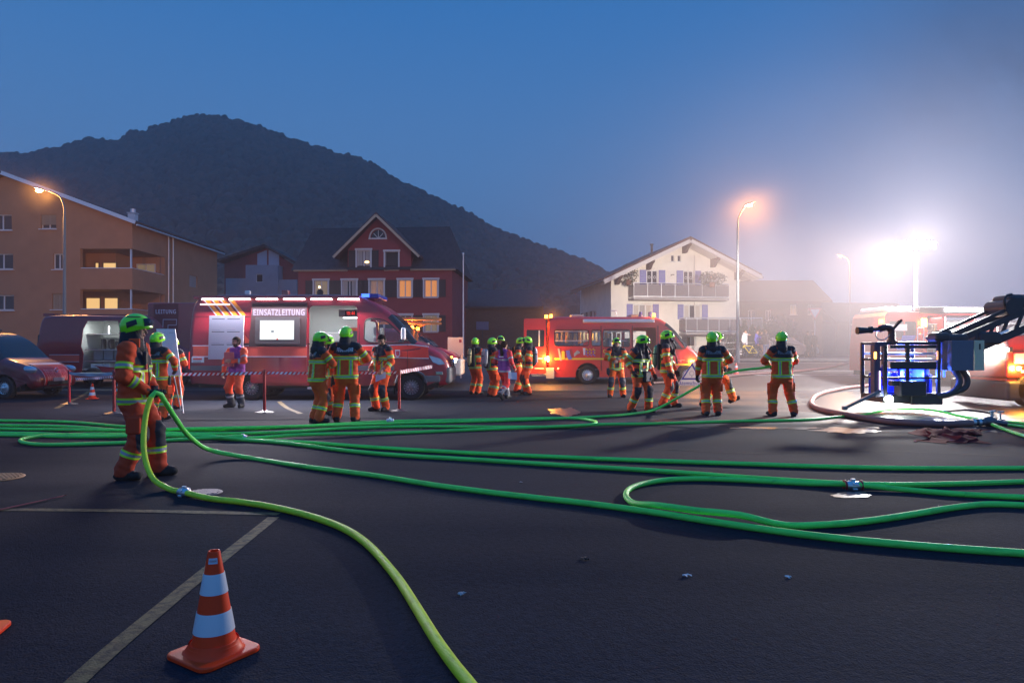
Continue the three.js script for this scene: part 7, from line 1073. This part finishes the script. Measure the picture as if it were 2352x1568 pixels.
hose([[2700, 1162], [2500, 1155], [2352, 1149], [2200, 1141], [2080, 1131], [1960, 1123, 0.02], [1850, 1116], [1700, 1108], [1600, 1105], [1520, 1109], [1458, 1123], [1437, 1142], [1456, 1163], [1512, 1181, 0.05], [1600, 1196, 0.06], [1700, 1207, 0.06], [1800, 1213], [1900, 1212], [2000, 1203], [2100, 1188], [2190, 1173], [2270, 1165], [2352, 1168], [2500, 1180]], 'green hose laid in the large oval loop at the right');
hose([[2420, 1000], [2352, 983], [2300, 977.5], [2276, 977, 0.05]], 'short green hose leaving the divider to the right edge, upper one', {});
hose([[2460, 1035], [2352, 1004], [2310, 990], [2280, 983, 0.04]], 'short green hose leaving the divider to the right edge, lower one', {});
hose([[2120, 885], [2020, 888], [1955, 894], [1895, 906], [1866, 924], [1880, 944], [1955, 961], [2050, 975], [2150, 981], [2232, 979]], 'thick reddish supply hose curving round before the aerial cage', { r: 0.062, mat: hosePink });
hose([[1500, 884], [1640, 873], [1700, 864], [1800, 858], [1880, 850], [1940, 838], [1990, 822], [2030, 806]], 'dark reddish hose lying along the street to the fire engine', { r: 0.06, mat: M([0.11, 0.045, 0.04], 0.6) });
hose([[2170, 947], [2220, 944], [2270, 950], [2290, 962], [2270, 976, 0.03]], 'thin dark hose curving behind the divider', { r: 0.028, mat: K.rubber });
function coupling(u, v, turn, label, s = 1, lugs = false) {
  const t = thing('hose_coupling', label, 'hose coupling', G(u, v, 0.036), turn);
  obj('collar', lathe([[0.036, -0.075], [0.05, -0.07], [0.052, -0.02], [0.064, -0.016], [0.064, 0.016], [0.052, 0.02], [0.05, 0.07], [0.036, 0.075]], 20).rotateZ(PI / 2).scale(s, s, s), K.steel, t);
  const lg = []; for (let i = 0; i < 6; i++) { const a = i / 6 * 2 * PI; lg.push(rbx(0.05, 0.02, 0.03, 0, 0.066, 0, 0.006).rotateX(a)); }
  obj('lug', lg.map((g) => g.scale(s, s, s)), K.alu, t); if (lugs) for (const q of [-1, 1]) obj('red_ring', new THREE.TorusGeometry(0.048, 0.012, 8, 20).rotateY(PI / 2).translate(q * 0.085 * s, 0, 0), M([0.3, 0.02, 0.02], 0.5), t);
}
coupling(422, 1139, -0.5, 'metal hose coupling on the yellow-green hose beside the manhole cover', 0.85);
coupling(557, 1011, -0.05, 'metal hose coupling at the left where the green hoses fan out', 0.95);
coupling(896, 971, 0.05, 'metal hose coupling on the far green hose near the huddle', 1.0);
coupling(1960, 1123, -0.05, 'metal hose coupling with red rings at the right oval loop', 0.95, true);
{ const t = thing('hose_divider', 'metal three-way hose divider with hand levers at the right', 'hose divider', G(2275, 979, 0.07), -0.1);
  const dk = M([0.12, 0.12, 0.13], 0.4, { metalness: 0.7 });
  obj('valve_body', [sph(0.11, 0, 0.02, 0, 1.2, 0.9, 1), bar([-0.32, 0, 0], [0.05, 0.01, 0], 0.065, 14), bar([0, 0.02, 0], [0.26, 0.02, 0.0], 0.05, 12), bar([0, 0.02, 0], [0.22, 0.0, 0.16], 0.05, 12), bar([0, 0.02, 0], [0.1, 0.06, -0.2], 0.05, 12)], dk, t);
  for (const [x, z] of [[0.14, 0.08], [0.02, 0.0], [0.1, -0.1]]) obj('hand_lever', [cyl(0.018, 0.02, 0.14, x, 0.14, z, 8), bar([x - 0.05, 0.21, z], [x + 0.06, 0.22, z], 0.014, 8)], K.steel, t);
  obj('collar', [-0.3, -0.2].map((x) => cyl(0.08, 0.08, 0.05, 0, 0, 0, 16).rotateZ(PI / 2).translate(x, 0, 0)), K.steel, t); }
{ const sd = 5, t = obj('tarpaulin', gridGeo(44, 26, (a, b) => { const [x, D] = xd(lerp(2115, 2262, a), lerp(985, 1018, b)); const e = Math.min(a, 1 - a, b, 1 - b) * 5, k = 0.075 * Math.min(1, e) * Math.abs(vnoise(a * 9, b * 6, 99, sd) + 0.6 * vnoise(a * 22, b * 13, 99, sd + 1) - 0.7) * 1.6; const w = 0.5 * (vnoise(a * 6, b * 5, 99, 8) - 0.5); return [x + w * 0.5, k + 0.008, -D + w]; }), M([0.14, 0.012, 0.016], 0.95, { specularIntensity: 0.15 })); tag(t, 'crumpled dark red tarpaulin lying before the hose divider', 'tarpaulin'); }
{ const t = obj('flat_hose', gridGeo(40, 4, (a, b) => { const [x, D] = xd(lerp(-60, 148, a), lerp(1186, 1141, a)); return [x, 0.012 + 0.008 * Math.sin(b * PI), -D + (b - 0.5) * 0.16 * (1 - 0.6 * a)]; }), M([0.16, 0.02, 0.025], 0.8)); tag(t, 'flat empty dark red hose end lying at the left edge', 'fire hose'); }

// ---------------------------------------------------------------- cones, barrier, boards
const coneOrange = M([0.95, 0.05, 0.006], 0.45, { specularIntensity: 0.5 }), coneWhite = M([0.62, 0.64, 0.68], 0.35);
function cone(label, at, turn, h) {
  const t = thing('traffic_cone', label, 'traffic cone', at, turn); t.scale.setScalar(h / 0.5);
  const base = rrect(-0.15, -0.15, 0.15, 0.15, 0.04, 5), rAt = (y) => lerp(0.104, 0.028, (y - 0.05) / 0.45);
  obj('base', [new THREE.ExtrudeGeometry(shape(base), { depth: 0.012, bevelEnabled: true, bevelThickness: 0.006, bevelSize: 0.012, bevelSegments: 3 }).rotateX(-PI / 2).translate(0, 0.006, 0), gridGeo(48, 8, (a, b) => { const f = a * 2 * PI, q = Math.pow(Math.pow(Math.abs(Math.cos(f)), 5) + Math.pow(Math.abs(Math.sin(f)), 5), -0.2), r = lerp(0.143 * q, 0.112, Math.pow(b, 0.7)), y = 0.018 + 0.052 * Math.pow(b, 2.2); return [Math.cos(f) * r, y, Math.sin(f) * r]; })], coneOrange, t);
  obj('body', lathe([[0.115, 0.045], [0.118, 0.055], [0.106, 0.066], [rAt(0.066) - 0.002, 0.07], [rAt(0.5), 0.495], [rAt(0.5) - 0.003, 0.5], [rAt(0.5) - 0.009, 0.498], [rAt(0.5) - 0.009, 0.44]], 40), coneOrange, t);
  for (const [a, b] of [[0.118, 0.215], [0.30, 0.395]]) obj('reflective_sleeve', lathe([[rAt(a) + 0.0, a], [rAt(a) + 0.0022, a + 0.001], [rAt(b) + 0.0022, b - 0.001], [rAt(b), b]], 40), coneWhite, t);
  return t;
}
{ const c = cone('large orange and white traffic cone in the foreground', G(491, 1502), 1.0, 0.495);
  const tx = canvasTex(256, 96, (x, w, h) => { x.fillStyle = '#b9c0cc'; x.fillRect(0, 0, w, h); x.fillStyle = '#a04038'; fit(x, 'FEUERWEHR', w / 2, h * 0.5, w * 0.8, h * 0.36); });
  obj('sticker', gridGeo(8, 2, (a, b) => { const y = lerp(0.445, 0.472, b), r = lerp(0.104, 0.028, (y - 0.05) / 0.45) + 0.003, f = lerp(2.85, 1.75, a); return [Math.cos(f) * r, y, Math.sin(f) * r]; }), M([1, 1, 1], 0.5, { map: tx }), c);
  for (const [u, v, h, label, turn] of [[211, 916, 0.46, 'small traffic cone between the left barrier posts, under the tape', 0.2], [272, 906, 0.46, 'small traffic cone mostly hidden behind the front firefighter', 0.6], [1691, 862, 0.52, 'faint traffic cone on the street left of the hose-end firefighter', 0.4], [2020, 860, 0.5, 'faint traffic cone in the smoke left of the aerial cage', 0.2], [-86, 1466, 0.5, 'orange cone base cut off by the left edge', 0.25]])
    dup(c, G(u, v), turn, label).scale.setScalar(h / 0.5);
}
const tapeT = (n) => { const t = canvasTex(512, 64, (x, w, h) => { x.fillStyle = '#f0ecf2'; x.fillRect(0, 0, w, h); x.fillStyle = '#c01424'; for (let i = -1; i < 8; i++) { x.beginPath(); x.moveTo(i * 64, h); x.lineTo(i * 64 + 32, h); x.lineTo(i * 64 + 60, 0); x.lineTo(i * 64 + 28, 0); x.fill(); } }); t.wrapS = THREE.RepeatWrapping; t.repeat.set(n, 1); return t; };
function post(u, v, label, topV) {
  const [x, y, z] = G(u, v), D = -z, h = 1.45 - (topV - 804) / 1568 * D, t = thing('barrier_post', label, 'barrier post', [x, y, z]);
  obj('foot', lathe([[0.001, 0.06], [0.05, 0.055], [0.10, 0.035], [0.2, 0.014], [0.215, 0.006], [0.21, 0], [0.001, 0]], 32), M([0.02, 0.02, 0.024], 0.42), t);
  obj('pole', [cyl(0.032, 0.034, h - 0.05, 0, (h + 0.05) / 2, 0, 16)], M([0.36, 0.015, 0.02], 0.4), t); obj('cap', [cyl(0.036, 0.036, 0.06, 0, h - 0.02, 0, 16), cyl(0.025, 0.036, 0.02, 0, h + 0.02, 0, 16)], K.darkRed, t);
  return [x, h, z];
}
const q1 = post(158, 928, 'leftmost red barrier post by the fire car', 852), q2 = post(261, 950, 'red barrier post behind the front firefighter', 852), q3 = post(607, 947, 'red barrier post between the officer and the huddle', 851), q4 = post(917, 944, 'red barrier post right of the bareheaded firefighter', 850);
function tape(a, b, sag, n, label, w = 0.05, mat) {
  const L = dist(a, b); tag(obj('barrier_tape', gridGeo(40, 1, (s, t) => { const p = mix(a, b, s); return [p[0], p[1] - sag * 4 * s * (1 - s) + (t - 0.5) * w * (1 - 0.1 * Math.sin(s * 20)) - 0.05, p[2] + 0.015 * Math.sin(s * 17 + t * 2)]; }), mat ?? M([1, 1, 1], 0.55, { map: tapeT(n) })), label, 'barrier tape');
}
tape(q2, q3, 0.03, 4, 'red and white tape from the front firefighter to the middle post', 0.062); tape(q3, q4, 0.02, 4, 'red and white tape behind the huddle between two posts', 0.058); tape(q4, [P(992, 842, 17.4)[0], P(992, 842, 17.4)[1] + 0.05, -17.4], 0.0, 2.4, 'red and white tape stretched right from the last post', 0.085); tape(q1, q2, 0.05, 3, 'sagging greyish tape between the two left posts', 0.07, M([0.45, 0.38, 0.46], 0.6)); tape([P(172, 866, 19.5)[0], P(172, 866, 19.5)[1], -19.5], [P(275, 859, 19.5)[0], P(275, 859, 19.5)[1], -19.5], 0.02, 3, 'red and white tape before the lit equipment van', 0.07);
{ // flip chart on an easel
  const D = 15.6, t = thing('white_board', 'white board on an easel behind the front firefighters', 'board', onG(385, D)), k = D / 1568, Y = (v) => 1.45 - (v - 804) * k, X = (u) => (u - 385) * k;
  obj('board', ext([[X(366), Y(862)], [X(415), Y(862)], [X(401), Y(755)], [X(358), Y(755)]], 0.02).translate(0, 0, -0.02), M([0.8, 0.8, 0.86], 0.6), t);
  const g = []; for (let i = 0; i < 4; i++) g.push(bx(0.10 + 0.04 * (i % 2), 0.008, 0.003, X(405), Y(846 - i * 5), 0.003)); g.push(bx(0.12, 0.006, 0.003, X(394), Y(764), 0.003)); obj('written_line', g, K.grey, t);
  obj('leg', bar([X(408), Y(850), -0.03], [X(425), 0.02, 0.1], 0.014), K.alu, t); obj('leg', bar([X(360), Y(850), -0.03], [X(352), 0.02, 0.1], 0.014), K.alu, t); obj('leg', bar([X(385), Y(800), -0.03], [X(385), 0.02, -0.6], 0.014), K.alu, t);
}
{ // folding warning sign
  const D = 18.4, k = D / 1568, t = thing('warning_sign', 'triangular white folding sign with a blue triangle and lettering', 'sign', onG(1585, D), 0.12), X = (u) => (u - 1585) * k, Y = (v) => 1.45 - (v - 804) * k;
  const tx = canvasTex(512, 512, (x, w, h) => { x.fillStyle = '#d8cfc8'; x.fillRect(0, 0, w, h); x.strokeStyle = '#2a2f86'; x.lineWidth = 30; x.lineJoin = 'miter'; x.beginPath(); x.moveTo(300, 96); x.lineTo(448, 372); x.lineTo(130, 372); x.closePath(); x.stroke(); x.strokeStyle = '#8a8590'; x.lineWidth = 8; x.beginPath(); x.arc(300, 270, 40, 0, 7); x.stroke(); x.beginPath(); x.moveTo(300, 310); x.lineTo(300, 350); x.stroke(); x.fillStyle = '#2a2f86'; fit(x, 'Atemschutz', 270, 452, 380, 70); });
  const tri = [[X(1555), Y(884)], [X(1613), Y(886)], [X(1597), Y(828)], [X(1594), Y(828)]];
  const g = ext(tri, 0.015).translate(0, 0, -0.016); obj('panel', g, K.white, t);
  const f = gridGeo(12, 12, (a, b) => { const x0 = lerp(X(1555), X(1594), b), x1 = lerp(X(1613), X(1597), b); return [lerp(x0, x1, a), lerp(Y(885), Y(828), b), 0.003]; });
  { const uv = f.attributes.uv, p = f.attributes.position; for (let i = 0; i < uv.count; i++) uv.setXY(i, clamp((p.getX(i) - X(1549)) / (X(1618) - X(1549)), 0, 1), clamp((p.getY(i) - Y(887)) / (Y(824) - Y(887)), 0, 1)); }
  obj('sign_face', f, M([1, 1, 1], 0.5, { map: tx }), t);
  obj('leg', bar([X(1557), Y(884), -0.01], [X(1544), gh(D) - 0 + 0.02 - 0 + (Y(897) > 0 ? Y(898) : 0), 0.12], 0.016), M([0.7, 0.45, 0.15], 0.5), t); obj('leg', [bar([X(1610), Y(884), -0.01], [X(1616), 0.01, 0.1], 0.016), bar([X(1562), Y(880), -0.02], [X(1556), 0.01, -0.3], 0.016)], M([0.7, 0.45, 0.15], 0.5), t);
}
{ // bicycle beyond the street
  const t = thing('bicycle', 'yellow-framed bicycle parked beyond the street beside the lamp pole', 'bicycle', onG(1722, 42.5, 0.11), 0.1), yl = M([0.65, 0.5, 0.03], 0.4);
  const wA = [-0.58, 0.33, 0], wB = [0.5, 0.33, 0], bb = [-0.02, 0.32, 0], seat = [0.2, 0.72, 0], headT = [-0.38, 0.78, 0], headB = [-0.42, 0.62, 0];
  obj('frame', [bar(headT, bb, 0.028), bar(headT, seat, 0.024), bar(seat, bb, 0.024), bar(seat, wB, 0.016), bar(bb, wB, 0.018), bar(headT, headB, 0.03)], yl, t); obj('fork', bar(headB, wA, 0.022), K.darkGrey, t);
  for (const p of [wA, wB]) { const w = obj('wheel', new THREE.TorusGeometry(0.32, 0.025, 8, 28).translate(...p), K.rubber, t); const sp = []; for (let i = 0; i < 10; i++) sp.push(bar(p, [p[0] + 0.3 * Math.cos(i * 0.628), p[1] + 0.3 * Math.sin(i * 0.628), 0], 0.004, 4)); obj('spoke', sp, K.steel, w); }
  obj('brake_disc', new THREE.TorusGeometry(0.09, 0.03, 8, 20, 4.6).rotateZ(0.8).translate(-0.58, 0.33, 0.04), K.white, t); obj('saddle', rbx(0.26, 0.05, 0.12, 0.24, 0.86, 0, 0.02), K.black, t); obj('seat_post', bar(seat, [0.23, 0.85, 0], 0.014), K.steel, t); obj('handlebar', [bar([-0.36, 0.92, -0.28], [-0.36, 0.92, 0.28], 0.014), bar(headT, [-0.36, 0.92, 0], 0.016)], K.black, t);
}
{ const c = thing('parked_car', 'pale parked car roof faint behind the onlookers', 'car', onG(1790, 49.5, 0), 0), v = vanBody({ width: 1.8, len: 4.2, height: 1.5, sill: 0.3, hub: 0.31, wheels: [[0.8, 0.38], [3.4, 0.38]], round: 0.14, tumble: 0.14, n: 50, top: [[0, 0.4], [0.05, 0.95], [0.6, 1.4], [1.4, 1.5], [2.3, 1.46], [3.0, 1.05], [3.9, 0.88], [4.2, 0.6], [4.18, 0.35]] });
  const wn = [[0.7, 0.95], [2.85, 0.95], [2.3, 1.36], [1.3, 1.4], [0.8, 1.3]]; obj('body', [v.skin(), v.near([wn]), v.far([wn])], M([0.4, 0.3, 0.25], 0.4), c); decal(v, wn, K.glass, 'side_window', c, -0.02); for (const x of [0.8, 3.4]) for (const z of [0.88, -0.88]) wheel(c, x, 0.31, z, 0.2); obj('indicator_lamp', rbx(0.05, 0.1, 0.2, 0.02, 0.8, 0.7, 0.02), glowing([1, 0.4, 0.06], 4), c); c.position.x -= 1.6; }

// ---------------------------------------------------------------- smoke: billowing veils drifting round the fire engine, lit by the lamps themselves; two added lamp halos
{
  const mat = M([0.95, 0.85, 0.84], 1, { transparent: true, opacity: 0.28, vertexColors: true, transmission: 0.5, thickness: 0, specularIntensity: 0, ior: 1.0001, depthWrite: false });
  const t = new THREE.Group(); t.name = 'smoke'; scene.add(t); tag(t, 'drifting smoke lit by the floodlight over the fire engine', 'smoke', null, 'stuff');
  // [u, v] of the middle, depth, half width and half height in metres, density, turn
  const darkSmoke = mat.clone(); darkSmoke.color.setRGB(0.16, 0.17, 0.2);  // dark smoke; its unlit look and the corner falloff are put into the colour
  const veil = (u, v, D, w, h, a, turn, sd, dark, wisp = 0.8) => {
    const c = P(u, v, D), g = gridGeo(56, 36, (p, q) => { const x = (p - 0.5) * 2 * w, y = (q - 0.5) * 2 * h, z = (0.15 + 1.1 * wisp) * (vnoise(p * 3 + sd, q * 3, 99, sd) - 0.5) * 2 + 0.05 * w * Math.pow((p - 0.5) * 2, 2); const ca = Math.cos(turn), sa = Math.sin(turn); return [c[0] + x * ca + z * sa, Math.max(0.02, c[1] + y), c[2] - x * sa + z * ca]; },
      (p, q) => { const x = (p - 0.5) * 2, y = (q - 0.5) * 2, r = Math.hypot(x, y), edge = Math.max(0, Math.exp(-3.2 * r * r) - 0.041) / 0.959, n = fbm(p * 3.2 + sd * 1.7, q * 3.0 + sd, 999, 200 + sd, 5); const k = clamp(edge * lerp(1, 0.3 + 1.4 * sstep(n, 0.28, 0.72), wisp), 0, 1.5); return [1, 1, 1, clamp(k * a / 0.28, 0, 1)]; });
    obj('veil', g, dark ? darkSmoke : mat, t);
  };
  let i = 0;
  for (const [u, v, D, w, h, a, turn, wisp] of [[2050, 600, 17.4, 14, 8, 0.037, -0.45, 0.9], [2100, 575, 18.8, 17, 9, 0.040, -0.50, 0.8], [2110, 570, 20.2, 18, 10, 0.036, -0.56, 0.7], [2110, 575, 21.6, 17, 10, 0.026, -0.52, 0.5], [2125, 570, 23.0, 13, 8, 0.012, -0.58, 0.3], [2130, 568, 24.2, 5, 4, 0.006, -0.54, 0.1], [1700, 620, 43, 19, 11, 0.075, -0.1, 0.8], [2300, 640, 30.5, 9, 7, 0.02, -0.4, 0.8], [2150, 600, 41, 17, 10, 0.07, -0.05, 0.9], [1930, 700, 48, 16, 9, 0.12, 0.05, 0.8], [1940, 680, 61, 24, 13, 0.14, 0, 0.8], [1724, 474, 34.8, 3.4, 3.2, 0.030, 0.05, 0.15], [1724, 474, 37.2, 3.8, 3.4, 0.030, -0.05, 0.15], [1700, 460, 40, 14, 10, 0.05, 0.05, 0.6], [100, 440, 30.2, 1.2, 1.1, 0.012, 0, 0.1], [100, 440, 31.8, 1.3, 1.2, 0.012, 0, 0.1]]) veil(u, v, D, w, h, a, turn, i++, false, wisp);  // last two added for the left street lamp's halo, no smoke there
  veil(2420, 120, 42, 19, 13, 0.28, 0.1, 31, true); veil(2330, 260, 47, 18, 12, 0.24, -0.1, 37, true);
}
renderer.render(scene, camera);
